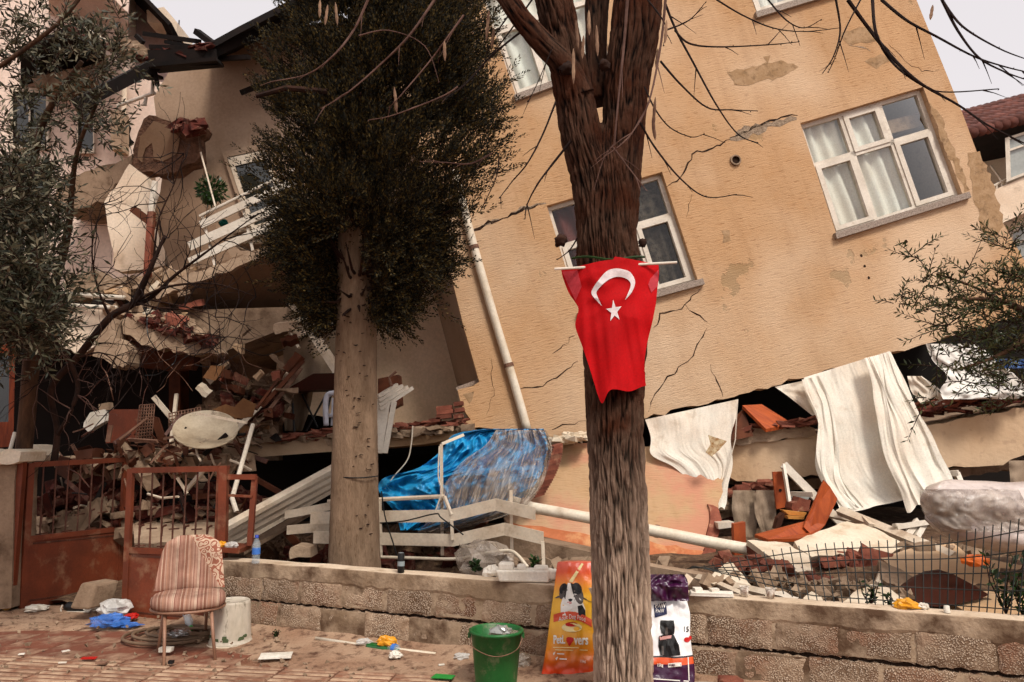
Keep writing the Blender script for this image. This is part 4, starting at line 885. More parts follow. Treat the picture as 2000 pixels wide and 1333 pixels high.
def slat(pts, w, m=M['white_dirty'], parent=rl, name='slat', th=.03):
    q = [P(x,y,Y) for x,y,Y in pts]; n = len(q); v = []; f = []
    for p in q: v += [p+Vector((0,0,w/2)), p-Vector((0,0,w/2)), p+Vector((0,th,-w/2)), p+Vector((0,th,w/2))]
    for i in range(n-1):
        for k in range(4): f.append((i*4+k, i*4+(k+1)%4, i*4+4+(k+1)%4, i*4+4+k))
    f += [(0,1,2,3), tuple((n-1)*4+k for k in (3,2,1,0))]; return mesh(name, v, f, m, parent)
slat([(606,1012,7.75),(742,1010,7.7),(878,1008,7.6),(968,986,7.5),(1046,1004,7.3)], .115)
slat([(612,1050,7.75),(742,1053,7.7),(885,1056,7.6),(985,1034,7.45),(1062,1052,7.25)], .115)
slat([(560,1036,8.0),(606,1032,7.95),(652,1030,7.9)], .09); slat([(556,1006,8.0),(600,998,7.95),(650,988,7.9)], .08)
mb = MB(); mb.tube([P(640,980,7.8),P(742,976,7.75),P(868,970,7.65)], .022, 6); mb.tube([P(868,970,7.65),P(882,1006,7.6)], .02, 6); mb.build('top_rail', M['white_dirty'], rl)
for x,y0,y1,Y in ((862,868,1085,7.72),(998,958,1092,7.5),(1060,1058,1110,7.2),(742,980,1085,7.72),(882,1015,1055,7.58)):
    mb = MB(); mb.beam(P(x,y0,Y), P(x+2,y1,Y), .03, .03, (0,1,0)); mb.build('upright', M['white_dirty'], rl)
mb = MB(); mb.tube(crm([tuple(P(x,y,Y)) for x,y,Y in ((650,1086,7.7),(800,1090,7.6),(890,1092,7.5),(940,1082,7.4),(990,1076,7.3),(1010,1084,7.2),(1030,1108,7.1))],5), .016, 7); mb.build('bottom_rail', M['pipe'], rl, True)
mb = MB(); mb.beam(P(862,868,7.95), P(905,850,8.1), .03, .03, (0,1,0)); mb.build('bent_rail', M['pipe'], rl)
for k, pts in enumerate(([(806,832),(803,870),(795,900),(770,930),(752,955)], [(858,872),(856,930),(862,960),(850,1000)], [(742,1022),(790,1018),(850,1004),(862,1012),(905,1045)], [(745,960),(752,1010),(768,1062),(775,1085)])):
    mb = MB(); mb.tube(crm([tuple(P(x,y,8.3 if k == 0 else 7.45)) for x,y in pts],5), .007, 5); tag(mb.build('loose_cable', M['pipe'] if k < 2 else M['blacklite']), ('pale cable dangling beside the hanging railing piece','thin cable trailing over the blue tarp','black cable draped across the white slats','black cable sagging right of the cypress trunk')[k], 'cable')
# stack of long boards resting against the trunk
lb_ = thing('board_stack', 'bundle of long white boards sloping up behind the cypress', 'boards', P(470,1060,8))
for k, (a, b_, w) in enumerate((((440,1030),(656,912),.06),((438,1043),(658,925),.05),((440,1055),(660,937),.05),((450,1067),(660,948),.06),((470,1078),(600,1002),.07),((520,980),(600,965),.05))):
    mb = MB(); mb.beam(P(*a,7.6+.07*k), P(*b_,8.3+.07*k), .1, .042, (0,-.45,1)); mb.build('board', M['white_dirty'] if k < 4 else M['concrete'], lb_)
lk = thing('loose_timber', 'pale timbers fallen in the dark below the lower balcony', 'timber', P(560,1080,8.4))
for a, b_, w in (((545,1022),(600,1085),.07),((490,930),(560,970),.05),((880,1028),(935,1068),.06),((905,1055),(950,1018),.05)):
    mb = MB(); mb.beam(P(*a,8.5), P(*b_,8.2), w, .05, (0,-1,0)); mb.build('timber', M['wood_br'], lk)
board('concrete_block', jag([(564,1078),(575,1066),(606,1070),(608,1088),(566,1092)],2,8,True,2), 7.6, .25, M['concrete_lt'], 'small concrete block behind the wall beside the cypress', 'block')
pb = thing('plastic_bag', 'crumpled clear plastic heap under the right end of the railing', 'bag', P(960,1115,7.2))
wad('crumple', None, 945, 1095, 7.4, .28, .15, .16, M['film'], 5).parent = None
bpy.data.objects.remove(pb); o = bpy.data.objects['crumple']; o.name = 'plastic_bag'; tag(o, 'crumpled clear plastic heap under the right end of the railing', 'bag')
# ================================================================== LEFT: BALCONY WRECKAGE, GATES, YARD
# broken roof timbers over the balcony bay
rt = thing('roof_timbers', 'charred broken roof timbers and gutter hanging above the balcony', 'roof timbers', P(350,130,10))
for a, Ya, b_, Yb, w, t in (((150,205),9.6,(300,128),10.2,.2,.16),((292,116),10.1,(425,114),10.3,.16,.22),((300,134),10.2,(430,122),10.3,.5,.05),((280,66),10.6,(392,82),10.6,.05,.06),((384,62),10.5,(424,92),10.4,.1,.08),((425,116),10.5,(486,112),10.4,.1,.06),
   ((300,96),10.5,(400,98),10.5,.3,.06),((266,70),10.8,(280,84),10.8,.06,.06),((300,130),10.2,(308,168),10.2,.05,.05),((470,182),11.0,(530,158),11.0,.07,.07),((282,152),10.3,(312,150),10.3,.25,.04),((330,84),10.6,(420,100),10.4,.2,.05),((405,110),10.3,(560,36),10.6,.14,.14)):
    mb = MB(); mb.beam(P(*a,Ya), P(*b_,Yb), w, t, (0,-.3,1)); mb.build('timber', M['wood_dk'], rt)
strata('tile_debris', 'broken dark roof tiles caught in the charred timbers', ((270,118),(410,92),9), 10.3, 46, M['brick_dk'], .12, 31, .25, cat='tiles')
strata('plaster_rubble', 'grey mortar lumps left of the charred roof timbers', ((235,92),(285,112),12), 11.4, 26, M['rubble'], .14, 32, .6)
bk_ = thing('wall_bracket', 'white bracket tube below the charred roof timbers', 'bracket', P(270,195,10.6))
mb = MB(); mb.tube([P(230,207,10.8),P(302,182,10.4)], .026, 8); mb.build('arm', M['white'], bk_); mb = MB(); mb.tube([P(299,160,10.4),P(297,186,10.4)], .026, 8); mb.tube([P(285,190,10.5),P(283,206,10.5)], .026, 8); mb.build('stub', M['white'], bk_)
cr_ = jag([(292,226),(330,236),(348,252),(384,228),(402,248),(386,266),(390,308),(352,330),(318,342),(280,336),(256,322),(262,284),(276,244)],4,12,True,4)
bp = thing('broken_wall_piece', 'jagged brown wall chunk dangling beside the upper balcony', 'wall piece', P(320,340,10.2))
prism('chunk_body', cr_, tilted(cr_,226,10.1,342,10.4), .25, M['broken'], bp)
poly = jag([(300,236),(334,246),(350,270),(345,300),(318,316),(300,310),(296,280),(284,290),(278,318),(268,310),(274,266)],2,12,True,5)
prism('plaster_skin', poly, [q-.01 for q in tilted(poly,226,10.1,342,10.4)], .03, M['soffit'], bp)
strata('brick_rubble', 'dark torn brick stub on the edge of the upper wall', ((338,252),(395,246),9), 10.0, 40, M['brick_dk'], .09, 33, .6, jum=True)
poly = jag([(318,342),(392,300),(402,420),(470,540),(400,560),(330,520),(300,430)],3,16,True,3); prism('wall_stub', poly, 11.2, .2, M['soffit'], bp)
# upper balcony: railing and edge
ub = thing('slatted_railing', 'white slatted railing on the upper balcony left of the cypress crown', 'railing', P(460,500,9.7))
for a, b_, w in (((392,440),(580,352),.1),((370,482),(580,388),.12),((370,512),(580,420),.1)):
    mb = MB(); mb.beam(P(*a,9.62), P(*b_,9.62), .03, w, (0,0,1)); mb.build('slat', M['white'], ub)
mb = MB(); mb.tube([P(390,423,9.6),P(580,330,9.6)], .02, 7); mb.build('top_rail', M['white'], ub)
for x,y0,y1 in ((396,425,520),(470,386,490),(540,350,460)):
    mb = MB(); mb.beam(P(x,y0,9.66), P(x+24,y1,9.66), .03, .03, (0,1,0)); mb.build('upright', M['white'], ub)
pe = thing('balcony_edge', 'broken grey concrete edge of the upper balcony', 'slab edge', P(450,540,9.6))
poly = jag([(300,566),(388,530),(500,490),(600,452),(602,468),(500,508),(388,549),(306,586)],3,12,True,4); prism('edge_strip', poly, 9.62, .09, M['concrete_lt'], pe)
M['leafdk'] = M['shrub']
def leafball(name, label, c, r, n, m, seed, L=.06, cat='plant', parent=None, w=.3, sz=(1,1,1)):
    rnd = random.Random(seed); v = []; f = []; c = Vector(c)
    for k in range(n):
        d = Vector((rnd.gauss(0,1),rnd.gauss(0,1),rnd.gauss(0,1))).normalized(); p = c + Vector((d.x*sz[0],d.y*sz[1],d.z*sz[2]))*r*rnd.random()**.5
        leaf(v, f, p, (d+Vector((rnd.uniform(-.6,.6),rnd.uniform(-.6,.6),rnd.uniform(-.6,.6)))).normalized(), L*rnd.uniform(.6,1.3), w, rnd)
    o = mesh(name, v, f, m, parent)
    if label: tag(o, label, cat)
    return o
def leaf(v, f, p, d, L, w, rnd):
    s = d.cross(Vector((rnd.uniform(-1,1),rnd.uniform(-1,1),rnd.uniform(-1,1)))).normalized()*L*w*.5
    n = len(v); q = p + d*L*.5; v += [p, q+s, p+d*L, q-s]; f.append((n,n+1,n+2,n+3))
hp = thing('hanging_plant', 'dark hanging plant pot on the upper balcony', 'plant', P(412,375,10.3))
leafball('foliage', None, P(412,372,10.3), .19, 520, M['shrub'], 4, .075, parent=hp, w=.35); mb = MB(); mb.lathe([(.0,-.14),(.09,-.13),(.12,.0)], P(410,380,10.3), 14); mb.build('pot', M['shrub'], hp, True)
mb = MB(); mb.tube([P(392,298,10.2),P(421,405,9.9)], .012, 6); tag(mb.build('thin_pole', M['white_dirty']), 'thin pale pole slanting down to the upper balcony rail', 'pole')
o = cloth('clothes_pile', [(448,455,530),(470,448,540),(490,470,545)], lambda u,t,x,y: 9.8 + .1*noise.noise(Vector((u*4,t*4,1))), M['cloth_gr'], nx=24, ny=14); tag(o, 'grey washing piled behind the upper railing', 'clothes')
M['teal'] = plain('teal_cloth', C('2b6b62'), .9, .1); wad('teal_cloth', 'small teal cloth between the upper railing slats', 437, 436, 9.75, .06, .05, .05, M['teal'], 6, 'cloth')
# posts and debris in front of the cream wall panel
tp_ = thing('brown_post', 'reddish post with white tube top beside the dangling chunk', 'post', P(290,540,9.6))
mb = MB(); mb.beam(P(296,415,9.7), P(288,540,9.6), .08, .07, (0,1,0)); mb.build('post_body', M['rust'], tp_); mb = MB(); mb.tube([P(303,355,9.72),P(294,418,9.72)], .04, 8); mb.build('tube_top', M['white'], tp_)
board('brown_board', [(252,412),(262,402),(300,430),(296,446)], 9.9, .1, M['wood_br'], 'small dark brown board on the cream wall panel', 'board')
# crushed lower slab at the left
ls = thing('broken_slab', 'broken grey balcony slab with tile rubble on top at left', 'concrete slab', P(330,690,9))
poly = jag([(236,624),(262,618),(330,636),(400,656),(434,688),(382,694),(300,680),(240,652)],4,10,True,6); prism('slab_edge', poly, [9.1+.15*(x-236)/200 for x,y in poly], .2, M['concrete_lt'], ls)
v, f = solid([P(236,640,9.2),P(430,690,9.3),P(420,700,11),P(240,690,11)], (0,0,-.05)); mesh('underside', v, f, M['soffit'], ls)
prism('face_wall', jag([(232,656),(380,694),(372,722),(330,722),(240,712)],3,12,True,6), 9.6, .2, M['wood_br'], ls)
strata('tile_debris', 'red tile and mortar crumbs heaped on the broken slab at left', ((245,618),(420,672),10), 9.25, 130, M['brick_dk'], .09, 34, .4, cat='tiles', jum=True)
strata('plaster_rubble', 'pale mortar lumps on the broken slab at left', ((215,606),(410,660),14), 9.3, 130, M['rubble'], .11, 35, .5, jum=True)
board('wall_piece', jag([(112,632),(160,600),(215,598),(208,640),(192,668),(160,692),(110,678)],3,12,True,3), 9.4, .2, M['cream'], 'cream wall piece behind the dark slanting branch', 'wall piece')
board('rough_chunk', jag([(186,660),(206,640),(222,622),(226,660),(250,676),(248,712),(222,720),(200,700),(180,695)],4,9,True,3), 9.0, .3, M['concrete_lt'], 'rough mortar lump hanging at the end of the broken slab', 'concrete')
for k, (a,b_,lab) in enumerate((((120,574),(243,582),'upper white tube in the debris at left'),((110,596),(228,602),'lower white tube in the debris at left'))):
    mb = MB(); mb.tube([P(*a,9.3),P(*b_,9.2)], .03, 8); tag(mb.build('white_tube', M['white'], None, True), lab, 'tube')
strata('brick_rubble', 'pink brick rubble behind the white tubes', ((150,565),(260,565),18), 9.9, 90, M['rubble'], .13, 36, .5, jum=True)
strata('plaster_rubble', 'ochre and grey slabs crumpled below the upper balcony edge', ((250,560),(400,548),18), 9.9, 70, M['rubble'], .22, 37, .35, sl=-.3)
prism('slab_layer', jag([(290,560),(380,520),(392,548),(300,600),(262,604)],4,12,True,2), 9.8, .5, M['facade_low'], ls)
# rooms below: dark ceiling so the hollow stays dark
prism('ceiling_slab', [(-300,612),(120,640),(240,660),(430,690),(560,640),(560,600),(240,610),(-300,580)], 9.9, 3.4, M['concrete'], nb)
prism('pillar', [(330,716),(352,716),(352,880),(330,880)], 11.2, .3, M['wood_br'], nb)
prism('garden_wall', [(395,700),(440,720),(470,790),(480,900),(395,905)], 12.0, .2, M['soil'], nb)
# orange door and things in the yard
dr_ = thing('wooden_door', 'orange wooden door with glass at the far left', 'door', P(15,870,8.2))
mb = MB(); h = [(-60,660),(30,672),(26,872),(-60,880)]; pframe(mb, h, .12, 8.1, 8.18); mb.build('door_frame', M['wood_door'], dr_); mesh('pane', [pq(h,s,t,8.15) for s,t in ((.1,.1),(.9,.1),(.9,.78),(.1,.78))], [(0,1,2,3)], M['pane_dk'], dr_); mb = MB(); pbox(mb, h, .1, .76, .9, .9, 8.12, 8.17); mb.build('lower_panel', M['wood_door'], dr_)
mb = MB(); mb.tube([P(29,845,8.0),P(14,900,7.9)], .018, 6); tag(mb.build('white_tube', M['white']), 'thin white tube leaning beside the orange door', 'tube')
board('table_top', [(214,800),(275,800),(268,862),(206,866)], 8.8, .04, M['rust'], 'dark red table top standing in the yard', 'table top')
board('plank', [(292,812),(308,816),(330,880),(318,890)], 8.6, .04, M['wood_br'], 'brown plank beside the wire baskets', 'plank')
def basket(label, q, Y, nu, nv):
    t = thing('wire_basket', label, 'basket', pq(q,.5,1,Y)); mb = MB()
    for i in range(nu+1): mb.tube([pq(q,i/nu,k/4,Y-.05*math.sin(k/4*3.1)) for k in range(5)], .007, 4)
    for i in range(nv+1): mb.tube([pq(q,k/4,i/nv,Y-.05*math.sin(i/nv*3.1)) for k in range(5)], .007, 4)
    mb.build('wire_grid', M['mesh_rust'], t)
basket('rusty wire basket standing in the yard', [(273,792),(302,790),(296,862),(264,866)], 8.4, 6, 12)
basket('second rusty wire grid behind the satellite dish', [(330,808),(392,796),(392,822),(330,840)], 8.9, 10, 5)
board('carton', [(160,832),(176,806),(202,800),(208,822),(190,832),(172,844)], 8.9, .1, M['paper'], 'crumpled white carton in the dark yard', 'carton')
board('carton', [(192,790),(212,786),(214,800),(194,806)], 8.95, .1, M['rubble'], 'small tan carton above the white one in the yard', 'carton')
for k, (poly, lab) in enumerate((([(415,800),(440,790),(470,800),(462,812),(435,808)],'left torn brown cardboard in the debris'), ([(440,812),(475,778),(500,790),(492,815),(470,818)],'large torn brown cardboard in the debris'), ([(396,738),(412,714),(440,716),(420,744)],'tan cardboard scrap high in the dark debris'))):
    board('cardboard', poly, 8.9-.1*k, .02, M.setdefault('card', mat('cardboard', C('a37c58'), C('8a6444'), 3, .9, .2, 30)), lab, 'cardboard')
# satellite dish
sdh = thing('satellite_dish', 'dirty white satellite dish lying on the lower slab edge', 'satellite dish', P(405,875,8.3))
M['dish'] = mat('dirty_dish', C('cbbca4'), C('a8967e'), 3, .5, .1, 40, spec=.4, dirt=C('755f4b'), dscale=9, dthr=(.55,.7))
ctr = P(402,838,7.95); rot = Matrix.Rotation(R(14),3,'Y') @ Matrix.Rotation(R(36),3,'X')
mb = MB(); mb.lathe([(0.001,-.09)]+[(r, -.09+.09*(r/.31)**2) for r in (.06,.12,.18,.24,.28,.31)]+[(.318,.004),(.318,-.012),(.3,-.012)]+[(r, -.102+.09*(r/.31)**2) for r in (.24,.12,.001)], ctr, 36, rot); mb.build('reflector', M['dish'], sdh, True)
mb = MB(); mb.beam(P(385,808,7.75), P(482,826,7.7), .03, .025); mb.build('feed_arm', M['white_dirty'], sdh)
mb = MB(); mb.tube([P(350,905,8.4),P(360,885,8.4),P(440,858,8.5)], .02, 6); mb.build('mount', M['blacklite'], sdh)
# white leaning pole
lp = thing('white_pole', 'white pole leaning against the rusty gate post', 'pole', P(458,1000,7.3))
mb = MB(); mb.tube([P(494,830,7.9),P(455,968,7.2)], .022, 8); mb.build('shaft', M['white'], lp); mb = MB(); mb.tube([P(453,972,7.2),P(462,1000,7.15)], .022, 8); mb.build('bent_end', M['white'], lp)
# wreckage on the lower balcony
fw = thing('fallen_awning_frame', 'collapsed white awning frame with grey cloth on the lower balcony', 'awning', P(610,770,10.2))
for a, b_, w in (((545,652),(660,628),.09),((568,592),(656,728),.07),((610,640),(664,722),.06),((542,612),(584,680),.03),((525,640),(620,618),.05)):
    mb = MB(); mb.beam(P(*a,10.3), P(*b_,10.1), w, .05, (0,-1,0)); mb.build('bar', M['white_dirty'], fw)
cloth('hanging_cloth', [(650,553,660),(690,553,660),(735,556,645),(762,566,620)], lambda u,t,x,y: 10.45 + .12*noise.noise(Vector((u*3,t*2,2))) + .06*math.sin(u*9+t*2), M['cloth_gr'], fw, nx=30, ny=24)
cloth('hanging_cloth', [(762,550,612),(800,553,605),(842,556,590)], lambda u,t,x,y: 10.5 + .1*noise.noise(Vector((u*3,t*2,5))) + .05*math.sin(u*12), M['cloth_gr'], fw, nx=24, ny=16)
tb = thing('folding_table', 'dark folding table standing on the lower balcony', 'table', P(620,840,10))
v, f = solid([P(552,765,9.9),P(612,730,9.9),P(700,728,9.9),P(690,760,9.9)], (0,.6,.02)); mesh('top', v, f, M['darkbrown'], tb)
for a, b_ in (((590,770),(620,835)),((640,765),(598,842)),((650,760),(640,800)),((570,768),(575,845))):
    mb = MB(); mb.tube([P(*a,10.1),P(*b_,10.0)], .014, 6); mb.build('leg', M['blacklite'], tb)
pc = thing('plastic_chair', 'white plastic chair half hidden behind the cypress trunk', 'chair', P(650,835,9.8))
M['plchair'] = plain('white_plastic', C('d5d5dc'), .4, .5)
mb = MB(); mb.tube(crm([tuple(P(x,y,9.7)) for x,y in ((637,832),(636,790),(640,772),(655,768),(690,768))],5), .035, 8); mb.build('back_frame', M['plchair'], pc, True); mb = MB(); mb.beam(P(650,832,9.8),P(652,778,9.85), .05, .02, (0,1,0)); mb.build('back_slat', M['plchair'], pc); mb = MB(); mb.box(P(668,812,9.9), .35, .3, .04); mb.build('seat', M['plchair'], pc)
mb = MB(); mb.beam(P(645,770,9.9),P(690,760,9.9),.3,.05); 
# dead branch bundle / splintered boards by the dish
sp = thing('splintered_boards', 'splintered boards heaped on the left end of the lower slab', 'boards', P(520,800,9.3))
rnd = random.Random(12)
for k, (a, b_) in enumerate((((512,795),(592,705)),((516,815),(588,720)),((480,850),(520,790)),((455,845),(540,762)),((500,800),(560,720)),((330,905),(345,770)),((345,900),(372,812)),((300,775),(338,820)))):
    mb = MB(); mb.beam(P(*a,9.3+rnd.uniform(-.2,.2)), P(*b_,9.5+rnd.uniform(-.2,.2)), rnd.uniform(.03,.06), .03, (0,-1,0)); mb.build('board', rnd.choice((M['wood_br'],M['white_dirty'],M['mesh_rust'])), sp)
strata('brick_rubble', 'red tile layers along the front of the lower balcony', ((480,862),(905,826),9), 9.55, 190, M['brick'], .12, 41, .22, sl=-.05)
strata('plaster_rubble', 'grey mortar crumbs along the lower balcony floor', ((400,868),(920,836),10), 9.5, 170, M['rubble'], .1, 42, .45)
strata('plaster_rubble', 'mixed yard debris around the satellite dish', ((150,915),(480,900),26), 8.5, 160, M['rubble'], .13, 43, .5, jum=True)
strata('wood_scraps', 'dark wood and brick scraps heaped behind the gates', ((60,985),(500,985),50), 8.5, 170, M['brick_dk'], .16, 44, .35, cat='wood', jum=True)
strata('plaster_rubble', 'pale slab bits heaped behind the gates', ((100,1020),(480,1030),40), 8.4, 110, M['concrete'], .2, 45, .35, jum=True)
strata('wood_scraps', 'thin sticks and splinters in the yard heap', ((120,905),(470,880),30), 8.4, 110, M['wood_br'], .11, 46, .12, cat='wood', jum=True)
strata('brick_rubble', 'red crumbs in the dark heap left of the folding table', ((420,800),(545,790),34), 9.6, 70, M['brick_dk'], .12, 47, .4, jum=True)
strata('plaster_rubble', 'dusty lumps in the dark heap left of the folding table', ((400,815),(550,770),50), 9.8, 90, M['soil'], .2, 48, .5, jum=True)
sk = thing('splintered_boards', 'tangle of thin sticks and bent rods behind the gates', 'sticks', P(300,960,8.2)); rnd = random.Random(77)
for k in range(70):
    x = rnd.uniform(110,470); y = rnd.uniform(835,1000); a = rnd.uniform(-1.4,1.4); L = rnd.uniform(18,70); Y = rnd.uniform(7.9,8.6)
    mb = MB(); e = P(x+L*math.cos(a), y+L*math.sin(a), Y+rnd.uniform(-.3,.3))
    if rnd.random() < .5: mb.tube([P(x,y,Y), P(x,y,Y).lerp(e,.5)+Vector((0,0,rnd.uniform(-.04,.04))), e], rnd.uniform(.006,.014), 5)
    else: mb.beam(P(x,y,Y), e, rnd.uniform(.02,.06), .018, (0,-1,rnd.uniform(-1,1)))
    mb.build('stick', rnd.choice((M['mesh_rust'],M['wood_br'],M['white_dirty'],M['rust_bar'],M['wood_dk'])), sk)
slabp('long grey slab sloping behind the right gate leaf', [(440,1010),(430,985),(380,960),(360,930),(395,925),(440,960),(452,1000)], 925, 9.2, 1010, 8.0, .1, M['concrete'], seed=12, cat='concrete slab', name='broken_slab')
slabp('grey slab edge lying behind the left gate leaf', [(70,985),(240,962),(250,975),(240,1040),(70,1060)], 962, 9.6, 1060, 9.0, .1, M['concrete'], seed=13, cat='concrete slab', name='broken_slab')
slabp('tilted grey slab under the white boards', [(262,1030),(330,1010),(430,1000),(450,1040),(440,1060),(262,1062)], 1000, 8.8, 1062, 7.6, .1, M['concrete_lt'], seed=14, cat='concrete slab', name='broken_slab')
rnd = random.Random(91); hd = thing('fallen_boards', 'jumble of torn boards and panels left of the folding table', 'boards', P(480,860,9.4))
for k in range(42):
    x = rnd.uniform(390,560); y = lerp(870, 700, rnd.random()**1.4*(x-380)/180); L = rnd.uniform(14,46); a = rnd.uniform(-1.2,.6); w = rnd.uniform(5,20); Y = rnd.uniform(9.1,10)
    ca_, sa_ = math.cos(a), math.sin(a); q = [(x,y),(x+L*ca_,y+L*sa_),(x+L*ca_-w*sa_*rnd.uniform(.5,1.2),y+L*sa_+w*ca_),(x-w*sa_,y+w*ca_*rnd.uniform(.5,1.2))]
    prism('board', jag(q,1.5,9,True,k), [Y+rnd.uniform(-.15,.15) for _ in jag(q,1.5,9,True,k)], .03, rnd.choice((M['wood_br'],M['card'],M['wood_br'],M['rubble'],M['soffit'],M['concrete'],M['wood_dk'])), hd)
hf = thing('slab_fragments', 'torn plaster and concrete fragments hanging below the upper balcony', 'fragments', P(330,640,9.3))
for k in range(46):
    if k < 26: x = rnd.uniform(170,360); y = rnd.uniform(560,640)
    else: x = rnd.uniform(380,560); y = rnd.uniform(630,760)
    L = rnd.uniform(12,50); a = rnd.uniform(-.9,.7); w = rnd.uniform(6,18); Y = rnd.uniform(9.2,9.9); ca_, sa_ = math.cos(a), math.sin(a)
    q = jag([(x,y),(x+L*ca_,y+L*sa_),(x+L*ca_-w*sa_*rnd.uniform(.3,1.2),y+L*sa_+w*ca_),(x-w*sa_,y+w*ca_*rnd.uniform(.3,1.2))],2.5,8,True,k)
    prism('fragment', q, Y, rnd.uniform(.03,.14), rnd.choice((M['plaster'],M['cream'],M['concrete_lt'],M['rubble'],M['concrete'],M['facade_low'],M['wood_br'],M['wood_dk'],M['brick'])), hf, (rnd.uniform(-.4,.4),1,rnd.uniform(-.5,.5)))
rb_ = thing('bent_rebar', 'bent rusty rods and wires dangling from the broken slab at left', 'rebar', P(330,720,9.1))
for k in range(26):
    x = rnd.uniform(190,480); y = rnd.uniform(600,720); Y = rnd.uniform(8.9,9.6); pts = [(x,y,Y)]; a = rnd.uniform(.6,2.4)
    for j in range(4): a += rnd.uniform(-.7,.7); L = rnd.uniform(14,34); pts.append((pts[-1][0]+L*math.cos(a), pts[-1][1]+L*math.sin(a), Y+rnd.uniform(-.1,.1)))
    mb = MB(); mb.tube([P(*q) for q in crm(pts,4)], rnd.choice((.003,.004,.006)), 5); mb.build('rod', rnd.choice((M['mesh_rust'],M['rust_bar'],M['twig_lt'],M['blacklite'])), rb_)
# hanging railing piece and brick end at the right of the lower balcony
hr = thing('slatted_railing', 'short piece of white railing hanging off the lower balcony', 'railing', P(770,880,9.2))
for k in range(4):
    t = k/3; mb = MB(); mb.beam(P(lerp(738,742,t),lerp(775,800,t),9.1), P(lerp(776,806,t),lerp(752,758,t),9.3), .04, .04); mb.build('slat', M['white'], hr)
for x0,x1,w in ((738,744,.1),(752,748,.08),(766,760,.06)):
    mb = MB(); mb.beam(P(x0+4,785,9.15), P(x1-8,886,9.0), w, .03, (0,-1,0)); mb.build('slat', M['white'], hr)
mb = MB(); mb.tube([P(765,755,9.2),P(760,738,9.2),P(774,726,9.2)], .018, 6); mb.build('hook', M['mesh_rust'], hr)
prism('ruined_box', [(738,740),(778,732),(782,790),(738,812)], 9.9, .3, M['wood_br'], tag(thing('brown_cabinet', 'small brown cabinet behind the hanging railing piece', 'cabinet', P(760,812,9.9))))
hb = thing('hollow_bricks', 'broken hollow red bricks at the corner of the lower balcony', 'bricks', P(880,820,9.5))
for k, (x,y,w) in enumerate(((868,798,30),(870,806,32),(868,815,30),(896,790,18),(898,802,18),(896,814,18),(850,822,22))):
    mb = MB(); mb.beam(P(x-w/2,y+1,9.5), P(x+w/2,y-2,9.5), .2, .05); mb.build('brick', M['brick'], hb)
# ------------------------------------------------------------------ gates
board('plaster_lump', jag([(50,884),(62,868),(74,870),(90,890),(76,902),(54,900)],3,8,True,2), 8.0, .25, M['plaster'], 'pale plaster lump on the yard wall behind the left gate', 'plaster')
gp = thing('gate_pillar', 'grey concrete gate pillar at the left edge', 'pillar', (-5.2,7.4,0))
a = P(0,1190,7.3); v, f = solid([P(-90,882,7.3),P(34,886,7.3),P(28,940,7.3),P(22,1188,7.3),P(-90,1200,7.3)], (0,.35,0)); mesh('pillar_body', v, f, M['concrete'], gp)
poly = jag([(-90,876),(0,884),(24,878),(42,884),(36,902),(0,906),(-90,905)],4,10,True,3); prism('broken_top', poly, 7.22, .4, M['plaster'], gp)
def gate(label, tl, tr_, br, bl, pan, bars, hook, seed):
    t = thing('gate', label, 'gate', (Vector(bl)+Vector(br))/2)
    def q(s, z): return (Vector(tl).lerp(Vector(tr_), s)).lerp(Vector(bl).lerp(Vector(br), s), z)
    nrm = (q(1,0)-q(0,0)).cross(q(0,1)-q(0,0)).normalized()
    def bar(name, a, b_, w, m=M['rust'], th=.035):
        mb = MB(); mb.beam(q(*a), q(*b_), w, th, nrm); return mb.build(name, m, t)
    bar('stile', (0,0), (0,1), .06); bar('stile', (1,0), (1,1), .06); bar('top_rail', (.02,.012), (.98,.012), .05); bar('middle_rail', (.03,pan), (.97,pan), .05); bar('bottom_rail', (.03,.985), (.97,.985), .05)
    mb = MB(); v = [q(s,z)+nrm*e for s,z in ((.03,pan),(.97,pan),(.97,.985),(.03,.985)) for e in (-.006,.006)]; mb.add(v, [(0,2,4,6),(1,7,5,3),(0,1,3,2),(2,3,5,4),(4,5,7,6),(6,7,1,0)]); mb.build('sheet_panel', M['rust'], t)
    for s0,s1,z0,z1 in ((.06,.94,pan+.035,pan+.045),(.06,.94,.955,.965)): bar('panel_bead', (s0,z0), (s1,z1), .016, M['rust_bar'], .02)
    for k in range(bars):
        s = (k+1)/(bars+1); z0 = .02; z1 = pan
        mb = MB(); mb.tube([q(s,z0), q(s,z1)], .008, 6); o = mb.build('bar', M['rust_bar'], t)
        zc = (.23 if k%2 else .33)*pan/.62*1.3; d = .07
        mb = MB(); mb.tube(crm([tuple(q(s+.1/ (bars+1)*4*.22*3,zc)), tuple(q(s+.05,zc-.0)), tuple(q(s+.012,zc+.012)), tuple(q(s+.004,zc+.07))],4), .009, 6); mb.build('scroll', M['rust_bar'], o)
        mb = MB(); mb.beam(q(s-.04,zc+.14), q(s+.07,zc+.135), .012, .012, nrm); mb.build('cross_link', M['rust_bar'], o)
    return t, q, nrm
gate('left rusty brown gate leaf swung inward with sheet metal base', P(60,905,7.45), P(246,895,8.35), P(232,1158,8.35), P(44,1188,7.45), .53, 7, 1, 1)
gate('right rusty brown gate leaf behind the striped chair', P(256,916,7.15), P(432,912,6.85), P(420,1222,6.85), P(244,1208,7.15), .55, 7, 1, 2)
def post(label, a, b_, w, name='gate_post'):
    t = thing(name, label, 'post', b_); mb = MB(); mb.beam(a, b_, w, w, (0,1,0)); mb.build('post_tube', M['rust'], t); return t
t = post('rusty gate post leaning beside the concrete pillar', P(44,898,7.35), P(20,1186,7.35), .06)
t = post('rusty gate post between the chair and the wall end', P(438,910,6.83), P(434,1100,6.83), .07)
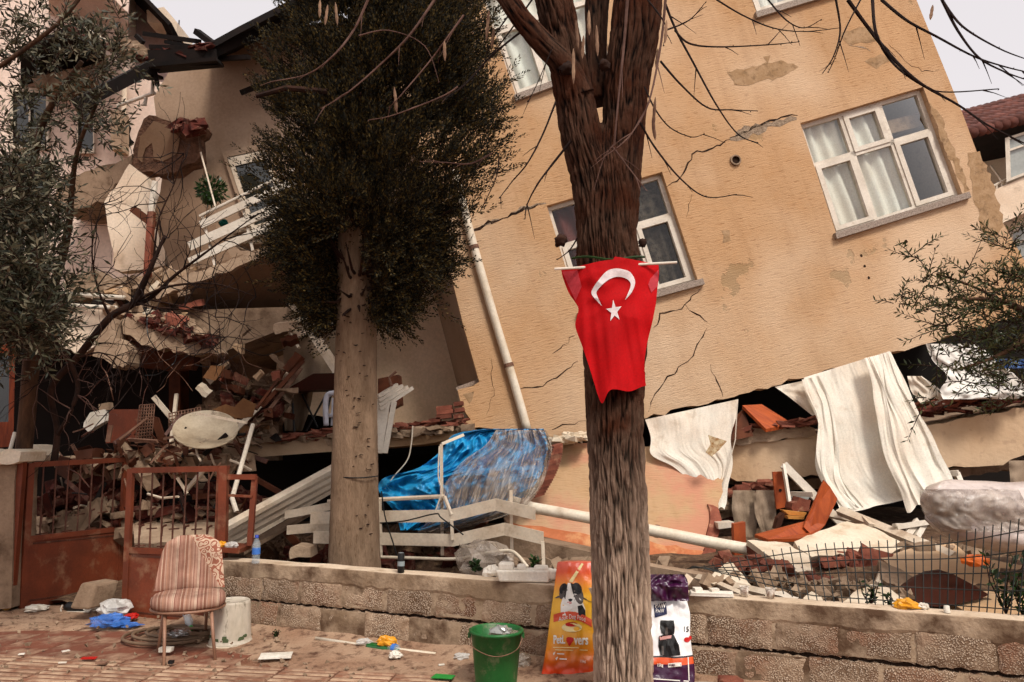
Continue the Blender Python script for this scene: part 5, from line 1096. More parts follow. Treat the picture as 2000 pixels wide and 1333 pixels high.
t = thing('short_rail', 'small rusty rail frame at the end of the block wall', 'rail', P(470,1060,6.8))
for a, b_ in (((446,932),(500,932)),((498,930),(488,1066)),((448,968),(494,970))):
    mb = MB(); mb.beam(P(*a,6.82), P(*b_,6.8), .045 if a[1] < 950 else .02, .04, (0,1,0)); mb.build('rail_tube', M['rust'], t)
prism('dark_plate', [(420,1068),(470,1072),(466,1082),(418,1078)], 6.65, .3, M['rust'], t)
# ================================================================== TREES
def trunk_mesh(name, path, n, step, amp, kfreq, sfreq, m, parent, seed=0, flute=0.0):
    # path: (x,y,z,r); ridged bark displacement with a 'ridge' attribute
    q = crm(path, step); pts = [Vector(p[:3]) for p in q]; rs = [p[3] for p in q]; v = []; f = []; att = []; s = 0
    for i, p in enumerate(pts):
        d = (pts[min(i+1,len(pts)-1)] - pts[max(i-1,0)]).normalized(); x = d.cross(Vector((0,1,0))).normalized(); y = x.cross(d)
        if i: s += (p-pts[i-1]).length
        for k in range(n):
            a = 2*math.pi*k/n; ca, sa = math.cos(a), math.sin(a)
            wx = .35*noise.noise(Vector((ca*2.5, sa*2.5, s*3.0+seed))); wy = .35*noise.noise(Vector((ca*2.5+9, sa*2.5, s*3.0+seed)))
            r1 = noise.noise(Vector(((ca+wx*.35)*kfreq, (sa+wy*.35)*kfreq, s*sfreq+seed*3))); r2 = noise.noise(Vector(((ca+wx*.2)*kfreq*2.4, (sa+wy*.2)*kfreq*2.4, s*sfreq*2.4+seed)))
            rid = min(1, abs(r1)*3.2)*.62 + min(1, abs(r2)*2.6)*.38; r3 = noise.noise(Vector((ca*kfreq*.6, sa*kfreq*.6, s*9+seed))); rid = max(0, min(1, rid + .12*r3))
            big = flute*noise.noise(Vector((ca*1.6, sa*1.6, s*.9+seed*2)))
            rr = rs[i]*(1 + big) + amp*(rid-.6); v.append(p + (x*ca + y*sa)*rr); att.append(rid)
    N = len(pts)
    for i in range(N-1):
        for k in range(n): f.append((i*n+k, i*n+(k+1)%n, (i+1)*n+(k+1)%n, (i+1)*n+k))
    f += [tuple(range(n-1,-1,-1)), tuple((N-1)*n+k for k in range(n))]
    o = mesh(name, v, f, m, parent, True); at = o.data.attributes.new('ridge', 'FLOAT', 'POINT'); at.data.foreach_set('value', att); return o
def pr(x, y, Y, wpx):       # trunk station: axis at pixel x,y, width in pixels at that distance
    p = P(x, y, Y); return (p.x, p.y, p.z, wpx/2*Y/FPX*1.0)
# ---- the forked tree with the flag
ft = thing('forked_tree', 'big furrowed forked tree trunk carrying the red flag', 'tree', P(1215,1420,4.75))
TY = 4.78
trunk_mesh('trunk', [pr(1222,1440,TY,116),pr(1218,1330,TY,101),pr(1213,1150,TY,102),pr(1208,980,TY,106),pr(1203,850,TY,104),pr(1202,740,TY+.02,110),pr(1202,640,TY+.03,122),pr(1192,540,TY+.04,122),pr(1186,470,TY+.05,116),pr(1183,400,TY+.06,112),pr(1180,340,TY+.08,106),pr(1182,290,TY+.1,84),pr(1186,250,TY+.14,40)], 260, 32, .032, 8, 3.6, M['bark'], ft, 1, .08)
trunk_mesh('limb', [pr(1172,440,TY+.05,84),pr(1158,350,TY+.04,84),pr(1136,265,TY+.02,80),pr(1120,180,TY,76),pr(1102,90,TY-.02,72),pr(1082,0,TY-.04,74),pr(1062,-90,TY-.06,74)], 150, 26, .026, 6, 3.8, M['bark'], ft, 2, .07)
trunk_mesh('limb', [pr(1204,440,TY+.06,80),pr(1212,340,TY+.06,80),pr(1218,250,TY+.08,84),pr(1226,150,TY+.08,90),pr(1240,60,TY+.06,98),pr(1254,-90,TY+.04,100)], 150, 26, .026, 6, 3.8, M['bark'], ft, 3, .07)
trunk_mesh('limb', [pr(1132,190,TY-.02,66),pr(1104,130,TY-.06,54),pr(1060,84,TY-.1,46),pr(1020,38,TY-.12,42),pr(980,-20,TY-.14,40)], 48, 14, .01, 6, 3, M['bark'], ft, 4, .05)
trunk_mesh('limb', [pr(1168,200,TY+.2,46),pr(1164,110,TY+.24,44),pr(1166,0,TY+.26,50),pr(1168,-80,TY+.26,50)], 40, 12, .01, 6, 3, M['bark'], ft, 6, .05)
for x,y,s in ((1108,135,26),(1095,470,24),(1180,128,22),(1255,475,16)):
    mb = MB(); rnd = random.Random(x); v = []; f = []; c = P(x,y,TY-.14); n = 12
    for j in range(n+1):
        for i in range(n):
            a = 6.283*i/n; th = math.pi*j/n; d = Vector((math.sin(th)*math.cos(a), math.sin(th)*math.sin(a), math.cos(th))); v.append(c + d*(s/2*TY/FPX)*(1+.5*noise.noise(d*2.5+Vector((x,0,0)))))
    for j in range(n):
        for i in range(n): f.append((j*n+i, j*n+(i+1)%n, (j+1)*n+(i+1)%n, (j+1)*n+i))
    mesh('knot', v, f, M['branch'], ft, True)
TW = [ # hanging twigs: pixel polyline, distance, base width px, material
 ([(1300,10),(1320,60),(1352,120),(1400,205),(1440,262),(1480,280)],4.6,6,0),([(1318,60),(1345,85),(1400,92),(1500,88),(1560,82)],4.6,5,0),([(1290,120),(1330,165),(1380,210),(1430,215),(1478,217)],4.6,5,0),
 ([(1258,170),(1280,215),(1310,250),(1350,268),(1375,262)],4.6,4,0),([(1250,240),(1280,290),(1330,350),(1380,385),(1438,380)],4.55,5,0),([(1655,0),(1700,60),(1750,120),(1800,165),(1870,205),(1930,245),(2010,285)],4.4,9,0),([(1705,0),(1712,65),(1740,120),(1790,160),(1840,180),(1950,174)],4.4,7,0),
 ([(1722,0),(1770,40),(1830,72),(1900,110),(1960,130),(2010,142)],4.4,7,0),([(1840,0),(1870,60),(1910,112),(1960,140),(2010,158)],4.3,7,0),([(1840,0),(1880,52),(1950,95),(2010,118)],4.3,6,0),([(1632,0),(1642,60),(1628,110),(1608,142)],4.4,5,0),([(1680,0),(1650,60),(1630,115),(1618,142)],4.4,4,0),
 ([(1400,0),(1450,30),(1510,55),(1570,62),(1640,55)],4.5,4,0),([(1500,0),(1535,40),(1570,55),(1605,38)],4.5,4,0),([(1300,60),(1345,40),(1378,5)],4.6,4,0),([(1225,0),(1218,100),(1208,200),(1198,285)],4.42,7,1),([(1300,0),(1290,90),(1268,200),(1235,260),(1205,290)],4.42,6,1),([(1198,288),(1230,330),(1262,372)],4.42,4,1),([(1198,285),(1180,310),(1160,370)],4.42,3,1),
 ([(1085,200),(1060,265),(1030,320),(1000,355),(975,388)],4.6,5,0),([(1115,275),(1080,320),(1050,360),(1030,400),(1026,428)],4.6,6,0),([(975,310),(968,350),(938,412)],4.7,4,0),([(1128,465),(1112,490),(1088,508)],4.55,4,0),
 ([(718,0),(690,60),(650,110),(600,145),(530,160)],5.2,6,1),([(848,0),(800,70),(740,130),(680,180),(628,212)],5.2,6,1),([(905,30),(870,80),(840,120),(780,190),(760,210)],5.0,5,1),([(895,170),(860,190),(770,225),(720,235)],5.0,4,1),([(1020,60),(960,110),(905,170),(850,200)],4.9,5,0),([(1040,0),(990,70),(940,130),(880,190)],4.9,4,0),
 ([(700,70),(760,60),(830,90),(858,160)],5.1,3,1),([(1000,20),(960,80),(945,130)],4.8,4,0),([(1080,90),(1050,160),(1030,200)],4.6,3,0),([(1265,0),(1300,50),(1296,90)],4.6,4,0),([(960,300),(920,320),(870,318),(820,316)],5.3,4,1)]
rnd = random.Random(5)
for pts, Y, w, mi in TW:
    q = crm([(x+rnd.uniform(-1,1), y, Y+rnd.uniform(-.05,.05)) for x,y in pts], 6); m = len(q)
    mb = MB(); p3 = [P(*a) for a in q]; r0 = w/2*Y/FPX
    mb.tube(p3, [max(.0016, r0*(1-.72*i/m)) for i in range(m)], 6)
    for i in range(2, m, 2):
        d = Vector((rnd.uniform(-1,1),rnd.uniform(-1,1),rnd.uniform(-1,1))).normalized(); mb.tube([p3[i], p3[i]+d*.012], [.0045,.001], 4)
    for i in range(3, m-1, 5):
        if rnd.random() < .55:
            e = (p3[i+1]-p3[i]).normalized(); d = (e + Vector((rnd.uniform(-1,1),rnd.uniform(-.4,.4),rnd.uniform(-1,.6)))*.8).normalized(); L = rnd.uniform(.05,.22)
            mb.tube([p3[i], p3[i]+d*L*.5+Vector((0,0,-.01)), p3[i]+d*L+Vector((0,0,-.03))], [r0*.5,.0025,.0012], 5)
    mb.build('twig', M['twig_lt' if mi else 'twig'], ft)
M['pod'] = mat('dry_pod', C('a88b72'), C('6f5140'), 9, .8, .3, 40, rand=.2)
for x,y,Y,L in ((955,20,4.8,60),(965,55,4.8,40),(1125,40,4.6,55),(1150,20,4.6,50),(1140,70,4.6,45),(1165,50,4.6,60),(1280,190,4.5,70),(1275,230,4.5,45),(770,170,5.0,50),(772,190,5.0,30),(640,10,5.1,40),(625,0,5.1,35),(655,5,5.1,45),(868,80,4.9,40),(1285,95,4.5,40),(1302,40,4.5,45),(1822,10,4.3,30),(1120,95,4.55,70)):
    a = P(x,y,Y); b_ = P(x+rnd.uniform(-6,6), y+L, Y); mb = MB(); s = Vector((1,0,0))*.006*1.6
    k = [a.lerp(b_, t) for t in (0,.15,.35,.5,.65,.85,1)]; w = [.2,.8,1.1,.9,1.2,.8,.1]; v = []; f = []
    for p, q in zip(k, w): v += [p - s*q, p + Vector((0,-.005*q,0)), p + s*q, p + Vector((0,.005*q,0))]
    for i in range(6):
        for j in range(4): f.append((i*4+j, i*4+(j+1)%4, i*4+4+(j+1)%4, i*4+4+j))
    mesh('seed_pod', v, f, M['pod'], ft)
# ---- the flag
def flY(x, y):
    u = (x-1197)/92; base = TY - .245 + .11*u*u + .02*max(0,(y-620)/150)
    k = min(1, max(.15, (y-560)/120)); sp = (x-1197)/(1+.0012*(y-520)) - .10*(y-520)
    return base + k*(.04*noise.noise(Vector((sp*.032, y*.003, 2))) + .02*noise.noise(Vector((sp*.075, y*.006, 7)))) + .014*noise.noise(Vector((x*.02, y*.016, 4))) - .012*(1-abs(noise.noise(Vector((x*.018+y*.012, y*.02-x*.01, 9))))*3)*max(0,1-abs(y-560)/90)
M['flag_red'] = mat('red_flag_cloth', C('d8101c', 1.0), C('c20b15'), 2, .75, .1, 80, spec=.2, transl=.2)
M['flag_white'] = mat('white_flag_cloth', C('f2e6e4'), C('e0d2d0'), 2, .8, .1, 80, spec=.15)
fl = thing('flag', 'red flag with white crescent and star tied to the forked trunk', 'flag', P(1200,790,4.55))
rows = [(510,1096,1286),(530,1100,1287),(560,1111,1284),(590,1129,1281),(612,1126,1277),(632,1124,1273),(670,1137,1264),(705,1149,1259),(740,1160,1260),(757,1166,1262)]
o = cloth('cloth', rows, lambda u,t,x,y: flY(x,y), M['flag_red'], fl, 60, 70, edge=lambda u,t: (1-t)*(17*(1-u)**1.3 if u < .55 else 6*u*(u-.5)*2 - 0) - (1-t)*(9*math.exp(-((u-.5)/.3)**2)) + t**6*((28*math.exp(-((u-.1)/.1)**2)) + 3*math.sin(u*11)+ 8*math.exp(-((u-.5)/.25)**2)))
def decal(polys, name, m, parent, depth, off=.006, sub=2):
    bm = bmesh.new()
    for poly in polys:
        vs = [bm.verts.new((x,y,0)) for x,y in poly]; bm.faces.new(vs)
    bmesh.ops.triangulate(bm, faces=bm.faces[:], ngon_method='EAR_CLIP')
    for _ in range(sub): bmesh.ops.subdivide_edges(bm, edges=bm.edges[:], cuts=1, use_grid_fill=True)
    for w in bm.verts: x, y = w.co.x, w.co.y; w.co = P(x, y, depth(x,y)-off)
    me = bpy.data.meshes.new(name); bm.to_mesh(me); bm.free(); me.materials.append(m); return link(bpy.data.objects.new(name, me), parent)
oa = [(1176,599),(1163,585),(1155,573),(1160,560),(1171,545),(1185,530),(1200,525),(1215,526),(1231,532),(1240,547),(1239,560),(1232,574),(1221,586)]
ia = [(1230,565),(1232,556),(1228,548),(1219,543),(1207,541),(1194,544),(1180,553),(1167,567),(1165,574),(1169,584)]
oa = crm([tuple(map(float,p)) for p in oa],3); ia = crm([tuple(map(float,p)) for p in ia],3)
quads = []; n = 36
def at(pl, t): k = t*(len(pl)-1); i = min(int(k), len(pl)-2); u = k-i; return (lerp(pl[i][0],pl[i+1][0],u), lerp(pl[i][1],pl[i+1][1],u))
ir = [oa[0]] + list(reversed(ia)) + [oa[-1]]
for i in range(n):
    a, b_, c, d = at(oa,i/n), at(oa,(i+1)/n), at(ir,(i+1)/n), at(ir,i/n); 
    quads.append([p for k,p in enumerate((a,b_,c,d)) if not (i == 0 and k == 3) and not (i == n-1 and k == 2)])
decal(quads, 'crescent', M['flag_white'], fl, flY)
star = []
for k in range(10):
    a = -math.pi/2 - .12 + k*math.pi/5; r = 22 if k%2 == 0 else 8.5; star.append((1199.5+r*math.cos(a)*.72, 608+r*math.sin(a)*1.02))
decal([[star[(2*k+1)%10], star[(2*k+2)%10], star[(2*k+3)%10]] for k in range(5)] + [[star[k] for k in (1,3,5,7,9)]], 'star', M['flag_white'], fl, flY, .006, 1)
M['flag_backlit'] = mat('backlit_red_cloth', C('e2606a'), C('d64a52'), 3, .8, .1, 80, transl=.3)  # paler red: light passing through the sheer cloth is painted in
decal([[(1098,531),(1128,528),(1136,560),(1124,588),(1112,562)]], 'backlit_corner', M['flag_backlit'], fl, flY, .005, 2)
decal([[(1270,545),(1286,527),(1284,560),(1272,572),(1266,556)]], 'backlit_corner', M['flag_backlit'], fl, flY, .005, 2)
mb = MB(); mb.tube([P(1083,526,TY-.21),P(1322,513,TY-.21)], .0085, 8); mb.build('pole', M['white'], fl)
mb = MB(); mb.tube([P(1118+10*k, 505-3*math.sin(k*.6), TY-.23+.012*(k-7)**2*.25) for k in range(15)], .008, 5); mb.build('tie', M['shrub'], fl)
# ---- the cypress
cy = thing('cypress_tree', 'tall dark cypress with straight bare trunk and dense crown', 'tree', P(692,1110,7.1)); CY = 7.15
tr0 = trunk_mesh('trunk', [pr(692,1190,CY,112),pr(692,1090,CY,98),pr(693,960,CY,90),pr(694,800,CY,84),pr(696,640,CY,79),pr(697,500,CY,75),pr(698,380,CY,68),pr(702,200,CY,58),pr(706,-60,CY,40)], 90, 20, .006, 12, 4, M['bark_cyp'], cy, 8, .03)
rnd = random.Random(21)
mb = MB()
for k in range(80):
    y = rnd.uniform(470,1050); x = 694 + rnd.uniform(-36,36); u = (x-694)/42; c = P(x, y, CY - .2*math.sqrt(max(0,1-u*u)) - .008)
    mb.box(c, rnd.uniform(.012,.03), .012, rnd.uniform(.004,.01), Matrix.Rotation(rnd.uniform(-.4,.4),3,'Y'), .3, rnd)
tag(mb.build('bark_scars', M['branch'], cy), kind='stuff')
mb = MB(); mb.tube([P(650+8*k, 930+4*math.sin(k/11*3.1), CY-.225*math.sqrt(max(.02,1-((k-5.5)/5.8)**2))) for k in range(12)], .006, 5); mb.build('wire_loop', M['blacklite'], cy)
outl = [(-120,560,900),(0,540,960),(60,522,985),(140,500,1005),(200,490,1010),(260,486,1008),(320,480,995),(370,492,965),(410,498,920),(440,502,900),(480,512,886),(520,545,872),(560,575,850),(600,600,800),(640,628,770)]
def bounds(y):
    for a, b_ in zip(outl, outl[1:]):
        if a[0] <= y <= b_[0]: t = (y-a[0])/(b_[0]-a[0]); return lerp(a[1],b_[1],t), lerp(a[2],b_[2],t)
    return None
v = []; f = []; bw_ = MB()
def plume(p, d, L, n, wl):
    d = d.normalized(); x = d.orthogonal().normalized(); y = d.cross(x)
    for k in range(n):
        t = (k+rnd.random())/n; a = rnd.uniform(0,6.283); sp = .33*(1-t)+.12
        rad = (x*math.cos(a) + y*math.sin(a)); q = p + d*L*t + rad*L*.15*(1-t*.85)*rnd.random()**.7
        e = (d*1.0 + rad*rnd.uniform(.35,.9) + Vector((0,0,.15))).normalized(); ll = wl*rnd.uniform(.6,1.3)*(1-.35*t)
        s = e.cross(Vector((rnd.uniform(-1,1),rnd.uniform(-1,1),rnd.uniform(-1,1)))).normalized()*ll*.2
        i = len(v); v.extend([q, q+e*ll*.45+s, q+e*ll, q+e*ll*.45-s]); f.append((i,i+1,i+2,i+3))
cent = []
while len(cent) < 620:
    y = rnd.uniform(-120, 630); xl, xr = bounds(y); cx = (xl+xr)/2; hw = (xr-xl)/2; a = rnd.uniform(0, 6.283); rr = rnd.random()**.45
    if math.sin(a) > .3 and rnd.random() < .5: a = -a
    cent.append((cx + math.cos(a)*hw*rr*.88, y + rnd.uniform(-14,14), CY + math.sin(a)*hw/FPX*CY*rr*.9, rr))
for k in range(70):
    sd_ = rnd.choice((-1,1)); y = rnd.uniform(420,600 if sd_ < 0 else 615); bl = bounds(y); x = rnd.uniform(bl[0]+15, 652) if sd_ < 0 else rnd.uniform(742, bl[1]-10)
    cent.append((x, y, CY + rnd.uniform(-.45,.5), .8))
for x, y, Y, rr in cent:
    c = P(x, y, Y); ax = P(700, y+60, CY); out = c-ax; out.z = 0
    if out.length > 1e-3: out.normalize()
    main_d = (out*rnd.uniform(.5,1.0) + Vector((rnd.uniform(-.25,.25), rnd.uniform(-.25,.25), rnd.uniform(.3,1.0) if y < 420 else rnd.uniform(-.7,.6)))).normalized(); cs_ = rnd.uniform(.10,.19)
    if rnd.random() < .35: bw_.tube([P(700, min(y+70,560), CY), (P(700, min(y+70,560), CY)+c)/2 + Vector((0,0,-.08)), c], [.022,.014,.005], 5)
    for k in range(12):
        o_ = Vector((rnd.gauss(0,1),rnd.gauss(0,1),rnd.gauss(0,1)))*cs_*.62; p = c + o_
        if abs(p.x - P(696,y,CY).x) < .2 and p.y < CY and 440 < y: continue
        d = (main_d + o_*2.2 + Vector((rnd.uniform(-.3,.3),rnd.uniform(-.3,.3),rnd.uniform(-.2,.3)))).normalized(); L = rnd.uniform(.18,.4)
        plume(p - d*L*.35, d, L, int(56*(.7+L)), .039)
mesh('crown', v, f, M['cypress'], cy); tag(bw_.build('boughs', M['branch'], cy), kind='stuff')
mb = MB(); mb.tube([P(640,180,6.2),P(560,172,6.2),P(500,188,6.2)], [.03,.025,.02], 7); mb.build('cut_bough', M['branch'], cy)
# ---- olive trees
def olive(name, label, clumps, stems, m, seed, L, lw=.22, nl=60, spread=1.0):
    t = thing(name, label, 'tree', stems[0][0][:3]); rnd = random.Random(seed)
    for st in stems:
        q = crm(st, 6); mb = MB(); mb.tube([Vector(p[:3]) for p in q], [p[3] for p in q], 10); mb.build('trunk' if st is stems[0] else 'limb', M['olive_bark'], t, True)
    v = []; f = []; tw = MB()
    for (x,y,Y,r,n) in clumps:
        c = P(x,y,Y); R_ = r*Y/FPX
        for k in range(n):
            d = Vector((rnd.gauss(0,1),rnd.gauss(0,1)*1.1,rnd.gauss(0,1)*.9)); d.normalize(); p0 = c + d*R_*rnd.random()**.6*.75
            dr = (d*.6 + Vector((rnd.uniform(-1,1),rnd.uniform(-1,1),rnd.uniform(-.3,1.0)))).normalized(); T = rnd.uniform(.14,.34)*spread; side = dr.orthogonal().normalized()
            bend = Vector((0,0,rnd.uniform(-.1,.05))); tw.tube([p0, p0+dr*T*.5+bend*.2, p0+dr*T+bend], [.004,.003,.001], 4, False)
            nn = int(T/L*4.2)
            for j in range(nn):
                u = (j+.5)/nn; p = p0 + dr*T*u + bend*u*u; ang = j*2.4 + rnd.uniform(-.4,.4); sd_ = Matrix.Rotation(ang,3,dr) @ side
                leaf(v, f, p, (dr*.75 + sd_*.8).normalized(), L*rnd.uniform(.7,1.2), lw, rnd)
    mesh('crown', v, f, m, t); tw.build('twigs', M['branch'], t); return t
rnd = random.Random(8); cl = []
for k in range(85):
    y = rnd.uniform(0,690); xr = 60 + 175*math.sin(min(1,max(.05,(y+160)/560))*3.0) if y < 640 else 130
    if y < 130: xr = 120 + .9*y
    if 430 < y: xr = min(xr, 230 - (y-430)*.35)
    x = rnd.uniform(-60, max(40,xr)); dens = 26 if y > 330 else 8
    cl.append((x, y, rnd.uniform(5.2,6.9), rnd.uniform(45,80), dens if x < 150 else int(dens*.6)))
cl += [(220,110,6.0,40,16),(200,200,6.0,40,12),(180,70,6.0,40,10),(230,250,6.2,30,6),(40,560,5.6,70,40),(90,470,5.8,70,40),(30,400,5.6,80,40),(120,560,5.8,60,26),(30,640,5.8,60,36),(230,40,5.8,30,8)]
olive('olive_tree', 'grey leafed olive tree filling the left edge above the gates', cl,
  [[pr(44,905,7.6,30),pr(54,800,7.6,30),pr(64,690,7.5,30),pr(90,600,7.3,26),pr(60,420,6.8,20),pr(80,250,6.4,14),pr(160,120,6.2,9)], [pr(64,690,7.5,26),pr(20,600,7.0,20),pr(-20,450,6.5,16)], [pr(90,600,7.3,20),pr(130,470,6.8,14),pr(150,300,6.4,9),pr(200,180,6.2,6)], [pr(-30,150,5.6,9),pr(60,88,5.6,9),pr(120,40,5.6,8),pr(160,-10,5.6,8)]], M['olive'], 3, .072, .25)
cl = [(1800,560,5.0,28,8),(1760,585,5.0,22,6),(1790,500,5.0,16,4),(1840,590,5.0,40,12),(1880,560,5.0,40,10),(1920,600,5.0,50,20),(1960,560,5.0,50,20),(1990,620,5.0,60,34),(1930,660,5.0,50,22),(1880,690,4.9,40,12),(1980,690,5.0,50,30),(1990,540,5.1,40,22),(1850,640,4.9,36,9),(1900,730,4.9,40,10),(1960,760,4.9,40,12),(2010,740,5.0,50,26),(1830,700,4.9,26,5),(1810,775,4.9,16,3),(1970,480,5.2,30,8),(1780,610,5.0,16,3),(1990,460,5.2,30,6)]
olive('olive_tree', 'dark olive branches reaching in from the right edge', cl, [[pr(2120,900,5.3,60),pr(2080,760,5.2,44),pr(2030,640,5.1,26),pr(1960,590,5.0,10),pr(1860,585,5.0,6)], [pr(2030,640,5.1,18),pr(1960,690,5.0,9),pr(1880,720,4.9,5)], [pr(1960,590,5.0,8),pr(1900,560,5.0,5),pr(1830,535,5.0,4)]], M['olive_r'], 5, .05, .24, spread=.85)
# ---- bare shrub with dark crooked branches at left
sh = thing('bare_shrub', 'bare dark crooked shrub growing behind the gates', 'shrub', P(105,900,7.7))
rnd = random.Random(31)
main = [[(105,905,7.8,24),(112,840,7.8,20),(100,760,7.7,22),(150,700,7.7,24),(215,620,7.6,24),(262,590,7.6,22),(300,510,7.5,16),(322,460,7.5,9)], [(112,850,7.8,15),(140,800,7.7,14),(150,740,7.7,16),(100,650,7.6,18)], [(240,600,7.6,16),(290,585,7.6,15),(340,540,7.5,11),(400,495,7.4,8),(500,420,7.3,3)], [(262,590,7.6,12),(330,560,7.5,9),(420,555,7.4,6),(500,580,7.3,3)],
  [(215,620,7.6,10),(190,560,7.5,7),(180,480,7.4,5),(200,400,7.4,3)], [(300,510,7.5,8),(310,430,7.4,6),(340,360,7.4,4),(360,300,7.3,2)], [(262,590,7.6,8),(300,600,7.5,6),(370,610,7.4,4),(440,660,7.3,2)], [(150,700,7.7,8),(200,690,7.5,5),(235,730,7.4,3),(230,790,7.3,2)], [(290,585,7.6,7),(360,600,7.4,5),(420,620,7.3,3),(430,660,7.2,2)]]
main = [[(a,b,c,d*.58) for a,b,c,d in st] for st in main]
def grow(p, d, L, r, lev):
    pts = [p]; n = 5
    for i in range(n):
        d = (d + Vector((rnd.uniform(-.4,.4),rnd.uniform(-.3,.3),rnd.uniform(-.45,.35)))).normalized(); pts.append(pts[-1] + d*L/n)
    mbx.tube(pts, [max(.0018, r*(1-.7*i/n)) for i in range(n+1)], 5, False)
    if lev: 
        for _ in range(3): k = rnd.randint(1,n); grow(pts[k], (d + Vector((rnd.uniform(-1,1),rnd.uniform(-.6,.6),rnd.uniform(-1,1)))).normalized(), L*rnd.uniform(.5,.8), r*.5, lev-1)
for st in main:
    q = crm([pr(*a) for a in st], 6); mb = MB(); mb.tube([Vector(p[:3]) for p in q], [p[3] for p in q], 9); mb.build('branch', M['branch'], sh, True)
    mbx = MB()
    for k in range(len(q)//3, len(q), 3):
        for _ in range(2): grow(Vector(q[k][:3]), Vector((rnd.uniform(-.6,1),rnd.uniform(-.6,.3),rnd.uniform(-.7,1))).normalized(), rnd.uniform(.3,.75), .0065, 1)
    mbx.build('twigs', M['twig'] if rnd.random() < .6 else M['twig_lt'], sh)
# ---- small plants behind the wall
def sapling(label, x, y, Y, h, seed, n=40, L=.05):
    t = thing('leafy_plant', label, 'plant', P(x,y,Y)); rnd = random.Random(seed); b0 = P(x,y,Y); mb = MB(); v = []; f = []
    for k in range(5):
        d = Vector((rnd.uniform(-.4,.4),rnd.uniform(-.3,.3),1)).normalized(); e = b0 + d*h*rnd.uniform(.6,1.1); mb.tube([b0, b0.lerp(e,.5)+Vector((rnd.uniform(-.03,.03),0,0)), e], [.005,.004,.002], 5)
        for j in range(n//5):
            p = b0.lerp(e, .15+.85*j/(n//5)); leaf(v, f, p, Vector((rnd.uniform(-1,1),rnd.uniform(-1,.3),rnd.uniform(-.2,.8))).normalized(), L*rnd.uniform(.7,1.2), .45, rnd)
    mb.build('stems', M['branch'], t); mesh('leaves', v, f, M['shrub'], t)
sapling('small leafy bush by the wire fence left of the yellow bag', 1700, 1185, 5.0, .17, 1, 50, .04); sapling('glossy green sapling at the right end of the fence', 1965, 1200, 4.75, .42, 2, 90, .055); sapling('short green sprig beside the yellow bag', 1735, 1182, 4.95, .08, 3, 24, .04)
sapling('second green sapling at the right frame edge', 1998, 1205, 4.72, .22, 4, 60, .055); sapling('low green weeds behind the foam piece', 1045, 1118, 6.4, .12, 5, 60, .05); sapling('low green weeds under the bent rail', 930, 1118, 6.5, .1, 6, 60, .05)
sapling('tiny weed at the foot of the block wall', 540, 1245, 6.25, .07, 7, 40, .025)
# ================================================================== FOREGROUND THINGS
G_ = G
def G(x, y, z=0.0):                  # on the pavement, kept clear of the wall's foot
    p = G_(x, y, z)
    if p.x > W0.x-.1:
        d = (p-W0).dot(WN)
        if d < .11: p = p + WN*(.11-d)
    return p
# ---- striped upholstered chair
def stripes_mat(name, swirl):
    t = NT(name); v = t.coord(); 
    sp = t.n('SeparateXYZ'); t.l(v, sp.inputs[0])
    x = t.math('ADD', sp.outputs[0], t.math('MULTIPLY', t.noise(v, 3, 2), .02))
    q = t.n('ValToRGB'); q.color_ramp.interpolation = 'CONSTANT'; e = q.color_ramp.elements
    cols = ['a98573','bb9c8a','9d7566','b79684','c4aa97','93685b','b38f7e','a37c6c','c0a390','98705f','ba9a88']
    e[0].color = C(cols[0]); e[1].position = .95; e[1].color = C('b58e78')
    for k, pz in enumerate((.1,.17,.21,.33,.45,.5,.6,.7,.76,.86)): n_ = e.new(pz); n_.color = C(cols[(k+1) % len(cols)])
    fr = t.math('FRACT', t.math('MULTIPLY', x, 6.5)); t.l(fr, q.inputs[0]); c = q.outputs[0]
    thin = t.math('LESS_THAN', t.math('FRACT', t.math('MULTIPLY', x, 42)), .16); c = t.mix(t.math('MULTIPLY', thin, .35), c, C('6b4034'))
    if swirl:
        vo = t.n('TexVoronoi'); vo.inputs['Scale'].default_value = 26; vo.feature = 'SMOOTH_F1'; t.l(v, vo.inputs['Vector'])
        rg = t.math('SINE', t.math('MULTIPLY', vo.outputs['Distance'], 22)); pat = t.mix(t.math('GREATER_THAN', rg, .1), C('cbb29c'), C('a06c5a'))
        msk = t.math('GREATER_THAN', t.math('ADD', sp.outputs[0], t.math('MULTIPLY', sp.outputs[2], .62)), .50); c = t.mix(msk, c, pat)
    c = t.mix(t.ramp(t.noise(v, 7, 5), .4, .75), c, t.mix(.6, c, C('6b4e42')))
    t.col(c); t.b.inputs['Roughness'].default_value = .95; t.b.inputs['Specular IOR Level'].default_value = .1; t.bump(t.noise(v, 160, 3), .35, .004); return t.m
ch = thing('upholstered_chair', 'old pink striped upholstered chair in front of the gate', 'chair', G(365,1278))
ca = math.atan2(.19,.37); c0 = (G(320,1306)+G(420,1290)+G(400,1250)+G(308,1276))/4; CMt = Matrix.Translation(c0) @ Matrix.Rotation(ca*.75,4,'Z')
v = []; f = []; NA = 44
prof = [(0.001,.445),(.12,.452),(.19,.45),(.225,.44),(.243,.42),(.247,.395),(.243,.37),(.225,.355),(.001,.352)]
for r, z in prof:
    for k in range(NA):
        a = 2*math.pi*k/NA; ca_, sa_ = math.cos(a), math.sin(a); ex = 2.6; rr = r/((abs(ca_)**ex + abs(sa_)**ex)**(1/ex)); v.append((rr*ca_*1.06, rr*sa_*.98-.0, z + .006*noise.noise(Vector((rr*ca_*9, rr*sa_*9, z*9)))))
for i in range(len(prof)-1):
    for k in range(NA): f.append((i*NA+k, i*NA+(k+1)%NA, (i+1)*NA+(k+1)%NA, (i+1)*NA+k))
mesh('seat', v, f, stripes_mat('striped_seat_fabric', False), ch, True, CMt)
